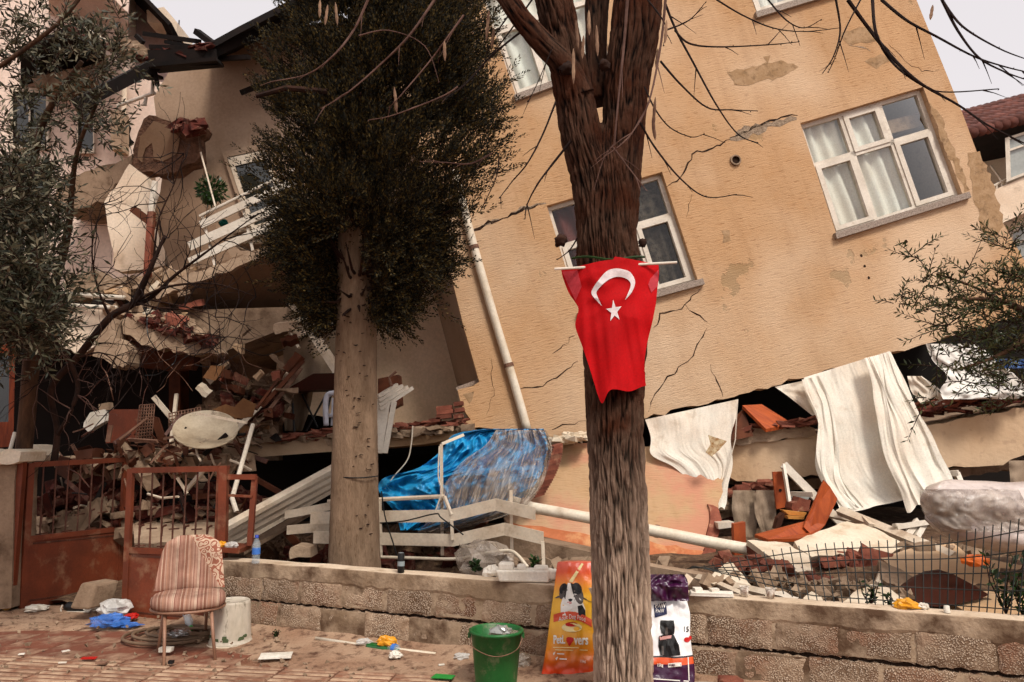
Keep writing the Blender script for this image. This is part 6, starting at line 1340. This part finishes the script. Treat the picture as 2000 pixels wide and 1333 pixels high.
def backsh(u, w, off):    # u -1..1 across, w 0..1 up
    half = .25 - .045*w - .03*max(0, w-.75)*2; x = u*half; y = .2 + .10*w - .085*(u*u)*(1-.25*w) ; z = .45 + .385*w - .05*max(0,abs(u)-.55)*2*max(0,w-.5)*2
    return Vector((x, y+off, z))
v = []; f = []; nu, nw = 26, 22
for side, off in ((0,-.035),(1,.035)):
    for j in range(nw+1):
        for i in range(nu+1):
            u = -1+2*i/nu; w = j/nw; e = min(1, min(i,nu-i)/2.5)*min(1, min(j+1.2,nw-j)/2.5); p = backsh(u,w,0); p.y += off*math.sin(min(1,e)*1.57) + (.008*noise.noise(Vector((u*3,w*4,2))) if not side else 0) ; v.append(p)
n1 = (nu+1)*(nw+1)
for j in range(nw):
    for i in range(nu):
        a = j*(nu+1)+i; f.append((a,a+1,a+nu+2,a+nu+1)); f.append((n1+a+nu+1,n1+a+nu+2,n1+a+1,n1+a))
mesh('backrest', v, f, stripes_mat('striped_back_fabric', True), ch, True, CMt)
M['chairleg'] = mat('beige_enamel', C('b08a72'), C('94705b'), 6, .5, .1, 50, spec=.4)
mb = MB(); mb.tube([(.25*math.cos(6.283*k/32)*1.02, .235*math.sin(6.283*k/32), .345) for k in range(33)], .011, 7); mb.build('seat_ring', M['chairleg'], ch, True, CMt)
inv = CMt.inverted()
for foot, tx, ty in (((320,1306),-.15,-.15),((420,1292),.16,-.16),((400,1250),.13,.17),((308,1278),-.17,.12)):
    b0 = inv @ G(*foot); mb = MB(); mb.tube([(tx,ty,.35), b0], [.013,.011], 9); mb.build('leg', M['chairleg'], ch, True, CMt)
# ---- upside-down white paint bucket
bu = thing('paint_bucket', 'upturned white paint bucket behind the chair', 'bucket', G(450,1262))
M['bucket_w'] = mat('stained_white_plastic', C('ddd4c6'), C('c4b8a6'), 4, .5, .1, 40, spec=.4, stretch=(1,1,.35), dirt=C('6d6250'), dscale=12, dthr=(.6,.68))
b0 = G(450,1258); mb = MB(); mb.lathe([(.158,.0),(.165,.012),(.163,.03),(.155,.035),(.152,.06),(.138,.31),(.134,.328),(.126,.333),(.122,.322),(.0,.318)], b0, 40); mb.build('shell', M['bucket_w'], bu, True)
mb = MB(); mb.tube([b0 + Vector((.175*math.cos(6.283*k/40), .175*math.sin(6.283*k/40), .012)) for k in range(41)], .006, 6); mb.build('rim_ring', M['pipe'], bu, True)
mb = MB(); rnd = random.Random(2)
for k in range(9):
    a = rnd.uniform(3.6,5.9); z = rnd.uniform(.03,.08); r_ = .154; mb.box(b0 + Vector((r_*math.cos(a), r_*math.sin(a), z)), .03, .004, .02, Matrix.Rotation(a+1.57,3,'Z'), .3, rnd)
mb.build('paint_chips', plain('green_paint', C('5f6b4c'), .7), bu)
# ---- hose coil
M['hose'] = mat('dusty_hose', C('8e7660'), C('6f5a48'), 5, .6, .15, 40, spec=.35)
hc = []; c = G(352,1250); rnd = random.Random(4)
for k in range(150):
    a = k*.27; r_ = .33 - .0011*k + .05*math.sin(k*.11); hc.append((c.x + r_*math.cos(a)*1.05 - .1*math.sin(k*.04), c.y + r_*math.sin(a)*.85, .035 + .012*(k/150)*3*abs(math.sin(k*.13)) + .02*(k/150)))
hc += [(c.x+.3,c.y+.1,.06),(c.x+.36,c.y+.02,.05),(c.x+.4,c.y-.14,.03)]
mb = MB(); mb.tube(crm(hc,2), .0125, 8); tag(mb.build('garden_hose', M['hose'], None, True), 'coiled dusty garden hose under the striped chair', 'hose')
# ---- bottles and litter
M['pet'] = film_mat('clear_bottle', C('cdd8dd'), .35, .1, 4); M['bluecap'] = plain('blue_cap', C('2b4fb0'), .4, .5); M['bluelabel'] = plain('blue_label', C('4d7fc4'), .5, .4); M['greencap'] = plain('green_cap', C('2f9c4a'), .4)
M['greenglass'] = plain('green_glass', C('1f6b2a'), .12, .7)
bt = thing('water_bottle', 'clear water bottle with blue cap standing on the wall end', 'bottle', P(500,1086,6.55))
bz = P(500,1086,6.5); bz.z = .573
mb = MB(); mb.lathe([(.0,.0),(.031,.0),(.033,.01),(.031,.03),(.033,.05),(.031,.07),(.033,.09),(.033,.15),(.024,.18),(.013,.2),(.013,.212)], bz, 20); mb.build('body', M['pet'], bt, True)
mb = MB(); mb.lathe([(.034,.075),(.034,.125)], bz, 20); mb.build('label_band', M['bluelabel'], bt, True); mb = MB(); mb.lathe([(.0155,.205),(.0155,.228),(.0,.228)], bz, 16); mb.build('cap', M['bluecap'], bt, True)
bz = P(783,1116,6.05); bz.z = .573; cn_ = thing('drink_can', 'slim black drink can standing on the wall top', 'can', bz)
mb = MB(); mb.lathe([(.0,.0),(.024,.0),(.027,.006),(.027,.135),(.022,.147)], bz, 20); mb.build('body', M['blacklite'], cn_, True); mb = MB(); mb.lathe([(.022,.147),(.02,.144),(.0,.144)], bz, 20); mb.build('lid', plain('aluminium', C('b9bcbc'), .3, .5, 0, .8), cn_, True)
mb = MB(); mb.lathe([(.0274,.05),(.0274,.085)], bz, 20); mb.build('printed_band', plain('grey_band', C('9da6a8'), .4), cn_, True)
t = thing('water_bottle', 'crushed clear bottle with green cap lying on the hose', 'bottle', G(385,1232)); a, b_ = G(372,1243)+Vector((0,0,.07)), G(394,1222)+Vector((0,0,.14))
mb = MB(); mb.tube([a, a.lerp(b_,.2), a.lerp(b_,.3), b_], [.014,.02,.033,.03], 12); mb.build('body', M['pet'], t, True); mb = MB(); mb.tube([a-(b_-a)*.12, a], .018, 12); mb.build('cap', M['greencap'], t)
t = thing('glass_bottle', 'green glass bottle lying at the foot of the wall', 'bottle', G(745,1275)); a, b_ = G(726,1272)+Vector((0,0,.045)), G(780,1284)+Vector((0,0,.045))
mb = MB(); q = [(0,.03),(.05,.034),(.55,.034),(.7,.022),(.8,.014),(1,.013)]; mb.tube([a.lerp(b_,s) for s,_ in q], [r_ for _,r_ in q], 14); mb.build('body', M['greenglass'], t, True)
t = thing('water_bottle', 'blue and clear crumpled bottle beside the green glass one', 'bottle', G(805,1270)); a, b_ = G(790,1282)+Vector((0,0,.04)), G(808,1258)+Vector((0,0,.06))
mb = MB(); mb.tube([a, a.lerp(b_,.25), a.lerp(b_,.4), b_], [.014,.02,.036,.032], 12); mb.build('body', M['pet'], t, True); mb = MB(); mb.tube([a-(b_-a)*.12, a], .018, 12); mb.build('cap', M['bluecap'], t); mb = MB(); mb.tube([a.lerp(b_,.5),a.lerp(b_,.75)], .0365, 12); mb.build('label_band', M['bluelabel'], t)
M['bag_w'] = film_mat('white_bag', C('d9d5cf'), .8, .35, 8); M['bag_b'] = film_mat('blue_bag', C('4f86cf'), .72, .35, 6); M['red'] = plain('red_plastic', C('c0261c'), .45, .4)
def gwad(name, label, x, y, s, m, seed, cat='litter', z=.02, sy=1, sz=.6):
    c = G(x, y, z); c.z = z + s*sz*.6 + .02; return wad(name, label, 0,0,0, s, s*sy, s*sz, m, seed, cat, on=c, n=20)
gwad('plastic_bag', 'knotted pale carrier bag beside the blue one', 222, 1204, .13, M['bag_w'], 3, 'bag', .05); gwad('plastic_bag', 'torn blue carrier bag on the ground before the gates', 212, 1226, .15, M['bag_b'], 4, 'bag', .02, .8, .35); gwad('plastic_bag', 'flat blue bag tail spread towards the gate', 245, 1228, .12, M['bag_b'], 5, 'bag', .01, .6, .15)
gwad('red_wrapper', 'red wrapper at the foot of the right gate', 255, 1212, .06, M['red'], 6, z=.03, sz=.35); gwad('yellow_wrapper', 'yellow snack wrapper among the litter at the wall', 765, 1262, .07, M['yellow'], 7, z=.05, sy=.5); gwad('white_wrapper', 'white wrapper with red print left of the green bottle', 712, 1262, .06, M['bag_w'], 8, z=.05, sy=.5, sz=.35)
gwad('tissue', 'crumpled white tissue below the litter at the wall', 772, 1290, .045, M['paper'], 9); gwad('tissue', 'white crumpled paper left of the green bucket', 908, 1290, .065, M['bag_w'], 10, sz=.35); gwad('plastic_bag', 'clear crumpled bag between bucket and orange bag', 1030, 1296, .08, M['film'], 11, 'bag'); gwad('plastic_bag', 'white crumpled bag right of the green bucket', 1034, 1292, .06, M['bag_w'], 12, 'bag')
gwad('tissue', 'small white crumple beside the dark shoe', 178, 1196, .06, M['paper'], 13); gwad('paper_scrap', 'white paper scrap on the dirt left of the gate stone', 70, 1196, .09, M['paper'], 14, sz=.3)
gwad('foil', 'silver foil crumple in the hose coil', 350, 1246, .08, plain('silver_foil', C('b7b5b2'), .25, .5, 0, .7), 15, z=.06, sz=.3); gwad('yellow_bag', 'yellow bag lying on the wall top by the fence', 0, 0, .01, M['yellow'], 16)
o = bpy.data.objects['yellow_bag']; bpy.data.objects.remove(o)
def wtop(px, d=.1): p = wall_pt(px) - WN*d; p.z = WH+.005; return p
wad('yellow_bag', 'yellow bag lying on the wall top by the fence', 0,0,0, .07, .06, .03, M['yellow'], 16, 'bag', on=wtop(1768)+Vector((0,0,.02))); wad('tissue', 'white tissue beside the yellow bag on the wall', 0,0,0, .035,.03,.02, M['paper'], 17, 'litter', on=wtop(1800)+Vector((0,0,.015)))
wad('yellow_wrapper', 'yellow wrapper on the wall end near the bottle', 0,0,0, .05,.05,.03, M['yellow'], 18, 'litter', on=P(432,1064,6.7)); wad('white_wrapper', 'white ball of wrapping on the wall end', 0,0,0, .055,.05,.035, M['bag_w'], 19, 'litter', on=P(452,1066,6.7))
wad('foam_lump', 'rounded white foam lump left of the long foam piece', 0,0,0, .07,.06,.05, M['styro'], 20, 'foam', on=wtop(950)+Vector((0,.05,.03)))
# foam packing on the wall
fo = thing('foam_packing', 'broken white foam packing piece on the wall top', 'foam', wtop(1018))
rot = Matrix.Rotation(wa*.3,3,'Z'); p = wtop(1018,.06)
for k, (dx,dz,sx,sy,sz) in enumerate(((0,.04,.38,.15,.08),(-.13,.1,.1,.1,.05),(-.02,.095,.06,.1,.04),(.12,.09,.1,.12,.03),(.2,.05,.06,.1,.06))):
    mb = MB(); mb.box(p + rot @ Vector((dx,0,dz)), sx, sy, sz, rot, .06, random.Random(k)); o = mb.build('foam_block', M['styro'], fo); md = o.modifiers.new('b','BEVEL'); md.width = .012; md.segments = 2
mb = MB(); p = wtop(1385,.03); mb.box(p+Vector((0,0,.012)), .26, .1, .02, Matrix.Rotation(wa*.5,3,'Z'), .05); mb.box(p+Vector((-.08,.02,.03)), .05,.06,.03, None, .1); mb.box(p+Vector((.03,.02,.03)), .05,.06,.02, None, .1)
tag(mb.build('foam_tray', M['styro']), 'flat white foam tray on the wall right of the trunk', 'foam')
# paper cups
M['cup'] = mat('printed_cup', C('ece4d8'), C('8d6f5c'), 42, .6, .05, 60)
for x, lab in ((1449,'left paper cup on the wall top by the fence'),(1500,'right paper cup on the wall top by the fence')):
    p = wtop(x,.08); t = thing('paper_cup', lab, 'cup', p); mb = MB(); mb.lathe([(.0,.002),(.022,.0),(.03,.062),(.028,.062),(.022,.006),(.0,.006)], p, 20); mb.build('cup_wall', M['cup'], t, True); mb = MB(); mb.tube([p+Vector((.03*math.cos(6.283*k/20),.03*math.sin(6.283*k/20),.062)) for k in range(21)], .0022, 5); mb.build('rim', M['paper'], t)
p = wtop(1845,.05); mb = MB(); mb.lathe([(.0,.04),(.015,.038),(.018,.0)], p, 14); tag(mb.build('small_cup', M['paper'], None, True), 'tiny upturned white cup on the wall at right', 'cup')
# stone, shoe, plates, cards on the ground
def rock(name, label, c, s, m, seed, cat='stone'):
    v = []; f = []; n = 14; c = Vector(c)
    for j in range(n+1):
        for i in range(n):
            a = 6.283*i/n; th = math.pi*j/n; d = Vector((math.sin(th)*math.cos(a), math.sin(th)*math.sin(a), math.cos(th))); k = max(abs(d.x),abs(d.y),abs(d.z)); d = d/k*(.72+.28*k)
            d *= 1+.22*noise.noise(d*1.4+Vector((seed,0,0))); v.append(c + Vector((d.x*s[0],d.y*s[1],d.z*s[2])))
    for j in range(n):
        for i in range(n): f.append((j*n+i, j*n+(i+1)%n, (j+1)*n+(i+1)%n, (j+1)*n+i))
    tag(mesh(name, v, f, m), label, cat)
q = G(168,1188); stn = thing('kerb_stone', 'grey kerb stone tilted against the left gate leaf', 'stone', q)
v, f = solid([P(134,1190,6.95),P(158,1138,7.0),P(188,1142,7.0),P(172,1192,6.95)], (.1,.22,.0)); o = mesh('stone_block', v, f, M['concrete'], stn); md = o.modifiers.new('b','BEVEL'); md.width = .02; md.segments = 2
sho = thing('shoe', 'dark canvas shoe lying by the gate stone', 'shoe', G(145,1198)); c = G(146,1198); mb = MB(); mb.tube([c+Vector((-.1,0,.05)),c+Vector((-.06,0,.06)),c+Vector((.02,0,.05)),c+Vector((.1,0,.035)),c+Vector((.14,0,.03))], [.02,.045,.045,.035,.012], 12); mb.build('upper', M['blacklite'], sho, True); mb = MB(); mb.box(c+Vector((.02,0,.014)), .26,.08,.02); mb.build('sole', M['paper'], sho)
mb = MB(); mb.tube([c+Vector((-.1,-.03,.08)),c+Vector((-.11,-.04,.05)),c+Vector((-.1,-.045,.02))], .006, 5); mb.build('trim', M['paper'], sho)
t = thing('paper_plate', 'yellowish paper cup lid on the dirt at far left', 'lid', G(15,1200)); mb = MB(); mb.lathe([(.0,.0),(.05,.0),(.055,.012)], G(15,1198)+Vector((0,0,.07)), 18, Matrix.Rotation(.9,3,'X')); mb.build('disc', M['wood_pale'], t, True)
def flat(name, label, x, y, w, d, m, ang, cat='litter', z=.022, th=.006, curl=.0):
    mb = MB(); c = G(x,y,z)+Vector((0,0,.012)); mb.box(c, w, d, th, Matrix.Rotation(ang,3,'Z') @ Matrix.Rotation(curl,3,'Y'), .04); tag(mb.build(name, m), label, cat)
flat('white_card', 'long folded white card lying on the pavement', 538, 1284, .22, .1, M['paper'], .15, 'card', .03, .02); flat('red_packet', 'small flat red packet on the red paving', 174, 1289, .1, .05, M['red'], .1, 'packet'); flat('bottle_top_disc', 'small round brown lid on the red paving', 199, 1298, .07, .05, M['mesh_rust'], 0, 'lid', .022, .012)
flat('green_packet', 'flat green packet lying at the bottom edge', 866, 1326, .14, .09, M['greencap'], -.2, 'packet'); flat('white_box', 'small white box on the hose under the chair', 325, 1272, .09, .05, M['paper'], -.1, 'box', .04, .03); flat('paper_scrap', 'tiny white scrap on the red paving at left', 42, 1281, .04, .03, M['paper'], .3); flat('paper_scrap', 'tiny white scrap near the red packet', 122, 1298, .05, .02, M['paper'], .2); flat('paper_scrap', 'small bent white scrap left of the red packet', 128, 1275, .05, .03, M['paper'], .8)
flat('paper_scrap', 'tiny white scrap left of the green bucket', 862, 1302, .04, .02, M['paper'], .3); flat('printed_leaflet', 'white printed leaflet lying right of the white bag', 1385, 1322, .2, .14, M['cup'], -.3, 'leaflet', .05); flat('dark_scrap', 'dark round pebble near the chair feet', 334, 1297, .035, .03, M['blacklite'], 0, 'pebble', .03, .02)
rock('brick_stone', 'red brown stone right of the printed leaflet', G(1445,1322)+Vector((0,0,.06)), (.08,.06,.06), M['brick'], 4)
mb = MB(); mb.tube([G(626,1259)+Vector((0,0,.06)), G(720,1266)+Vector((0,0,.05)), G(880,1276)+Vector((0,0,.05))], .012, 8); tag(mb.build('plastic_tube', M['pipe'], None, True), 'thin pale plastic tube lying along the foot of the wall', 'tube')
rnd = random.Random(9)
# ---- green bucket
gb = thing('green_bucket', 'green plastic bucket full of litter in front of the wall', 'bucket', G(970,1345)); b0 = G(969,1342)
M['green'] = mat('dusty_green_plastic', C('2c7a3e'), C('246834'), 3, .45, .1, 40, spec=.45, dirt=C('86866a'), dscale=11, dthr=(.58,.75))
mb = MB(); mb.lathe([(.0,.004),(.12,.004),(.128,.0),(.132,.02),(.162,.335),(.176,.34),(.178,.355),(.166,.36),(.158,.35),(.13,.03),(.0,.03)], b0, 48); mb.build('shell', M['green'], gb, True)
mb = MB(); mb.tube(crm([tuple(b0+Vector(q)) for q in ((-.17,-.02,.325),(-.14,-.12,.27),(0,-.19,.235),(.13,-.13,.26),(.17,-.02,.325))],6), .003, 5); mb.build('handle', M['mesh_rust'], gb, True)
for s in (-1,1): mb = MB(); mb.box(b0+Vector((s*.172,-.02,.325)), .02,.03,.03); mb.build('lug', M['green'], gb)
wad('crushed_can', 'crushed silver can in the green bucket', 0,0,0, .07,.05,.04, plain('crushed_silver', C('b9b8b2'), .3, .5, 0, .6), 23, 'can', on=b0+Vector((.03,0,.34))); wad('litter_bag', 'clear wrapper stuffed in the green bucket', 0,0,0, .1,.09,.06, M['film'], 24, 'litter', on=b0+Vector((.05,.04,.3))); wad('litter_bag', 'dark rubbish filling the green bucket', 0,0,0, .13,.13,.05, M['soil'], 25, 'litter', on=b0+Vector((0,0,.24)))
# ---- pet food bags with print
def text_tris(s, font=None):
    cu = bpy.data.curves.new('t','FONT'); cu.body = s; cu.align_x = 'LEFT'; cu.resolution_u = 2; o = bpy.data.objects.new('t', cu); COL.objects.link(o)
    dg = bpy.context.evaluated_depsgraph_get(); me = bpy.data.meshes.new_from_object(o.evaluated_get(dg)); v = [tuple(p.co[:2]) for p in me.vertices]; f = [tuple(p.vertices) for p in me.polygons]
    bpy.data.objects.remove(o); bpy.data.meshes.remove(me); return v, f
def text_on(s, x0, x1, y0, y1, m, parent, depth, off=.004, arc=0, bold=0):   # fit text into the pixel box
    v, f = text_tris(s); xa = min(p[0] for p in v); xb = max(p[0] for p in v); ya = min(p[1] for p in v); yb = max(p[1] for p in v); out = []
    for bx, by in ((0,0),(bold,0),(0,bold),(bold,bold)) if bold else ((0,0),):
        n = len(out)
        for x, y in v:
            u = (x-xa)/(xb-xa); w = (y-ya)/(yb-ya); X = lerp(x0,x1,u)+bx; Y_ = lerp(y1,y0,w)+by + arc*(2*u-1)**2; out.append((X,Y_))
    F = [tuple(i+k*len(v) for i in q) for k in range(4 if bold else 1) for q in f]
    return mesh('lettering', [P(x,y,depth(x,y)-off-.0004*(i//len(v))) for i,(x,y) in enumerate(out)], F, m, parent)
def bagmesh(name, rows, depth, back, m, parent, nx=30, ny=50):
    v = []; f = []; sm = crm(rows, 6)
    for layer in (0,1):
        for j in range(ny+1):
            y, xl, xr = rows_at(sm, j/ny)
            for i in range(nx+1):
                u = i/nx; x = lerp(xl,xr,u); e = max(0, 1-(2*u-1)**2)**.5; v.append(P(x, y, depth(x,y)) if not layer else P(x, y, depth(x,y)) + Vector((0, back*e*(.35 if j == 0 else 1)+.004, 0)))
    n1 = (nx+1)*(ny+1)
    for j in range(ny):
        for i in range(nx): a = j*(nx+1)+i; f += [(a,a+nx+1,a+nx+2,a+1), (n1+a,n1+a+1,n1+a+nx+2,n1+a+nx+1)]
    for j in range(ny): a = j*(nx+1); b_ = a+nx; f += [(a, n1+a, n1+a+nx+1, a+nx+1), (b_, b_+nx+1, n1+b_+nx+1, n1+b_)]
    for i in range(nx): a = ny*(nx+1)+i; f += [(a, n1+a, n1+a+1, a+1), (i, i+1, n1+i+1, n1+i)]
    return mesh(name, v, f, m, parent, True)
def grad_mat(name, stops, z0, z1, rough=.35):       # printed colour bands by height on the bag
    t = NT(name); v = t.coord(); sp = t.n('SeparateXYZ'); t.l(v, sp.inputs[0]); mr = t.n('MapRange'); mr.inputs[1].default_value = z0; mr.inputs[2].default_value = z1
    t.l(t.math('ADD', sp.outputs[2], t.math('MULTIPLY', t.noise(v, 5, 2), .02)), mr.inputs[0]); q = t.n('ValToRGB'); e = q.color_ramp.elements; e[0].position = stops[0][0]; e[0].color = C(stops[0][1]); e[1].position = stops[-1][0]; e[1].color = C(stops[-1][1])
    for p_, c_ in stops[1:-1]: n_ = e.new(p_); n_.color = C(c_)
    t.l(mr.outputs[0], q.inputs[0]); t.col(q.outputs[0]); t.b.inputs['Roughness'].default_value = rough; t.b.inputs['Specular IOR Level'].default_value = .5; t.bump(t.noise(v, 9, 4), .35, .02); return t.m
b1 = thing('pet_food_bag', 'orange dog food bag leaning against the wall left of the trunk', 'bag', G(1110,1330))
def d1(x, y):
    w = (y-1098)/232; xc = lerp(1127, 1113, w); u = (x-xc)/lerp(42,58,w); return lerp(5.52, 5.31, w) - .055*math.sqrt(max(0,1-min(1,u*u)))*(math.sin(min(1,max(0,w))*2.7+.25)) + .02*noise.noise(Vector((x*.03,y*.03,1))) + .01*noise.noise(Vector((x*.09,y*.07,4)))
zb, zt = P(1110,1330,5.3).z, P(1110,1098,5.5).z
bagmesh('sack', [(1099,1089,1168),(1112,1087,1168),(1160,1081,1169),(1220,1073,1170),(1270,1066,1171),(1305,1060,1172),(1322,1057,1172),(1330,1060,1170)], d1, .12, grad_mat('orange_sack_print', [(0,'8e2413'),(.03,'c8401a'),(.09,'e0531c'),(.13,'c9571f'),(.2,'d5771f'),(.36,'e2a12c'),(.5,'e9b62f'),(.72,'ecb832'),(.84,'e58a28'),(.92,'db5f2a'),(1,'d9674e')], zb, zt), b1)
KW = plain('print_white', C('f1ebe2'), .5); KB = plain('print_black', C('231f1e'), .5); KG = plain('print_grey', C('6b625d'), .5); KR = plain('print_red', C('c52a22'), .5); KO = plain('print_coral', C('dd6546'), .5); KP = plain('print_purple', C('4f1d4a'), .4); KC = plain('print_cream', C('ecd9a4'), .5); KK = plain('print_pink', C('d8a7a0'), .5); KN = plain('print_navy', C('2d3257'), .5); KY = plain('print_orange', C('e0642c'), .5)
def ell(cx, cy, rx, ry, rot=0, n=18): return [(cx + rx*math.cos(6.283*k/n)*math.cos(rot) - ry*math.sin(6.283*k/n)*math.sin(rot), cy + rx*math.cos(6.283*k/n)*math.sin(rot) + ry*math.sin(6.283*k/n)*math.cos(rot)) for k in range(n)]
dg_ = decal([[(1095,1202),(1095,1182),(1099,1168),(1108,1160),(1126,1160),(1138,1176),(1143,1190),(1144,1205),(1120,1202)]], 'dog_print', KW, b1, d1, .003, 2)
def onp(polys, m, off, sub=1): return decal(polys, 'print_patch', m, dg_, d1, off, sub)
onp([[(1128,1184),(1137,1182),(1143,1192),(1144,1206),(1130,1203)]], KB, .0036); onp([ell(1114,1158,14,19,.0)], KB, .0036); onp([ell(1099,1156,6,15,.25), ell(1130,1162,9,19,-.25)], KG, .0042); onp([ell(1100,1150,7,11,.4), ell(1127,1150,9,12,-.4)], KB, .0048); onp([[(1109,1139),(1114,1139),(1116,1160),(1122,1172),(1120,1181),(1111,1183),(1104,1179),(1104,1171),(1109,1162)]], KW, .0054); onp([ell(1114,1171,4,4.5)], KB, .006); onp([ell(1112,1178,5,3)], KK, .0059); onp([ell(1107,1153,1.8,2), ell(1122,1155,1.8,2)], KR if False else KG, .006)
onp([[(1084,1168),(1090,1164),(1096,1166),(1096,1167),(1090,1165.5),(1085,1169)], [(1137,1166),(1150,1174),(1157,1176),(1157,1177.5),(1150,1175.5),(1137,1168)], [(1156,1177),(1157.5,1177),(1157.5,1212),(1156,1212)]], KG, .0035, 0)
rib = []
for k in range(10):
    u0, u1 = k/10, (k+1)/10; f_ = lambda u: (lerp(1081,1156,u), 1212 - 17*math.sin(u*2.4+.25) + 14*u)
    (x0,y0),(x1,y1) = f_(u0), f_(u1); rib.append([(x0,y0-7),(x1,y1-7),(x1,y1+8),(x0,y0+8)])
decal(rib, 'ribbon_print', KO, b1, d1, .004, 1); text_on('Adult Dog Food', 1091, 1143, 1200, 1212, KW, b1, d1, .0055, 6)
decal([ell(1117,1226,20,9)], 'bowl_print', KC, b1, d1, .0045, 1); decal([ell(1116,1220,12,4.5)], 'kibble_print', KR, b1, d1, .0052, 1)
text_on('PetL', 1081, 1103, 1241, 1257, KW, b1, d1, .0045, 0, .9); text_on('vers', 1121, 1148, 1246, 1259, KW, b1, d1, .0045, 0, .9)
decal([[(1112,1263),(1106,1252),(1106,1247),(1109,1244.5),(1112,1247),(1116,1245),(1120,1247),(1120,1252)]], 'heart_print', KR, b1, d1, .0055, 1)
for x0,x1,y in ((1080,1130,1264),(1084,1120,1269),(1132,1148,1269)): decal([[(x0,y),(x1,y+.6),(x1,y+2.2),(x0,y+1.6)]], 'small_print', KC, b1, d1, .0045, 1)
for x0,y in ((1080,1276),(1085,1286)):
    decal([[(x0,y),(x0+1.6,y+2.2),(x0+4,y-3),(x0+5,y-2.4),(x0+2,y+4),(x0+1,y+4)], [(x0+8,y),(x0+22,y+.8),(x0+22,y+3),(x0+8,y+2.2)]], 'small_print', KW, b1, d1, .0045, 0)
text_on('15kg', 1134, 1144, 1289, 1296, KW, b1, d1, .0045)
decal([[(1136,1100),(1140,1102),(1118,1138),(1111,1136)]], 'crease_streak', KC, b1, d1, .0035, 2)  # cream streak laid along a crease of the sack
b2 = thing('pet_food_bag', 'white and purple dog food bag leaning right of the trunk', 'bag', G(1310,1335))
def d2(x, y):
    w = (y-1125)/208; u = (x-1298)/60; return lerp(5.2, 4.98, w) - .05*math.sqrt(max(0,1-min(1,u*u)))*math.sin(min(1,max(0,w))*2.6+.3) + .018*noise.noise(Vector((x*.035,y*.035,7))) + .01*noise.noise(Vector((x*.1,y*.08,8)))*(1.6 if y < 1175 else 1)
def d2mat():
    m = grad_mat('purple_sack_print', [(0,'4a1a44'),(.19,'5a2152'),(.195,'d9622e'),(.25,'dd6a33'),(.255,'3f3a3c'),(.27,'e9e6e4'),(.78,'f0eeec'),(.785,'3a1636'),(1,'4d1c48')], P(1300,1335,4.98).z, P(1300,1125,5.2).z, .3); m.node_tree.nodes['Bump'].inputs['Strength'].default_value = .5
    for n_ in m.node_tree.nodes:
        if n_.type == 'VALTORGB': n_.color_ramp.interpolation = 'CONSTANT'
    return m
bagmesh('sack', [(1128,1236,1338),(1140,1236,1344),(1172,1240,1342),(1200,1240,1348),(1240,1240,1348),(1280,1240,1353),(1310,1240,1357),(1340,1242,1356)], d2, .13, d2mat(), b2)
decal([[(1277,1182),(1301,1176),(1303,1200),(1292,1196),(1279,1207)]], 'logo_print', KN, b2, d2, .004, 2); text_on('PAW', 1280, 1300, 1178, 1187, KW, b2, d2, .0055, 0, .6); text_on('PAW', 1281, 1297, 1189, 1197, KW, b2, d2, .0055)
dg2 = decal([[(1287,1243),(1300,1239),(1316,1240),(1326,1260),(1329,1280),(1300,1283),(1290,1280),(1286,1262)]], 'dog_print', KB, b2, d2, .0045, 2)
decal([[(1290,1212),(1294,1216),(1299,1229),(1307,1229),(1312,1216),(1316,1212),(1318,1226),(1317,1238),(1308,1243),(1300,1243),(1292,1236),(1289,1224)]], 'print_patch', KB, dg2, d2, .005, 2); decal([[(1300,1226),(1304,1226),(1305,1240),(1299,1240)], [(1292,1262),(1296,1262),(1297,1280),(1293,1280)]], 'print_patch', KG, dg2, d2, .0056, 1); decal([[(1288,1244),(1312,1241),(1311,1247),(1289,1251)]], 'print_patch', KK, dg2, d2, .0058, 1)
text_on('15', 1336, 1345, 1224, 1234, KB, b2, d2, .0045, 0, .5); decal([ell(1342,1250,6,5), ell(1348,1246,3,4)], 'splash_print', KR, b2, d2, .004, 1); text_on('15kg', 1284, 1295, 1296, 1304, KW, b2, d2, .0045, 0, .4)
decal([[(1305,1296),(1331,1294),(1331,1302),(1305,1304)]], 'label_print', KW, b2, d2, .0045, 1); decal([[(1306.5+3*k,1297.5),(1308.5+3*k,1297.4),(1308.5+3*k,1301.6),(1306.5+3*k,1301.7)] for k in range(8)], 'label_print', KP, b2, d2, .0055, 0)
decal([[(1273,1325),(1345,1330),(1345,1332),(1273,1327)], [(1343,1284),(1345,1284),(1347,1330),(1345,1330)]], 'line_print', KW, b2, d2, .0045, 1)
o = cloth('crumpled_top', [(1122,1268,1336),(1135,1240,1343),(1150,1240,1344),(1174,1240,1346)], lambda u,t,x,y: 5.1 - .05*math.sin(t*2.2) + .05*noise.noise(Vector((u*4,t*2.5,3))) + .03*noise.noise(Vector((u*11,t*6,6))), M.setdefault('purplefoil', mat('purple_foil', C('5a2152'), C('46183f'), 6, .3, .3, 16, .02, spec=.6)), b2, 40, 20)
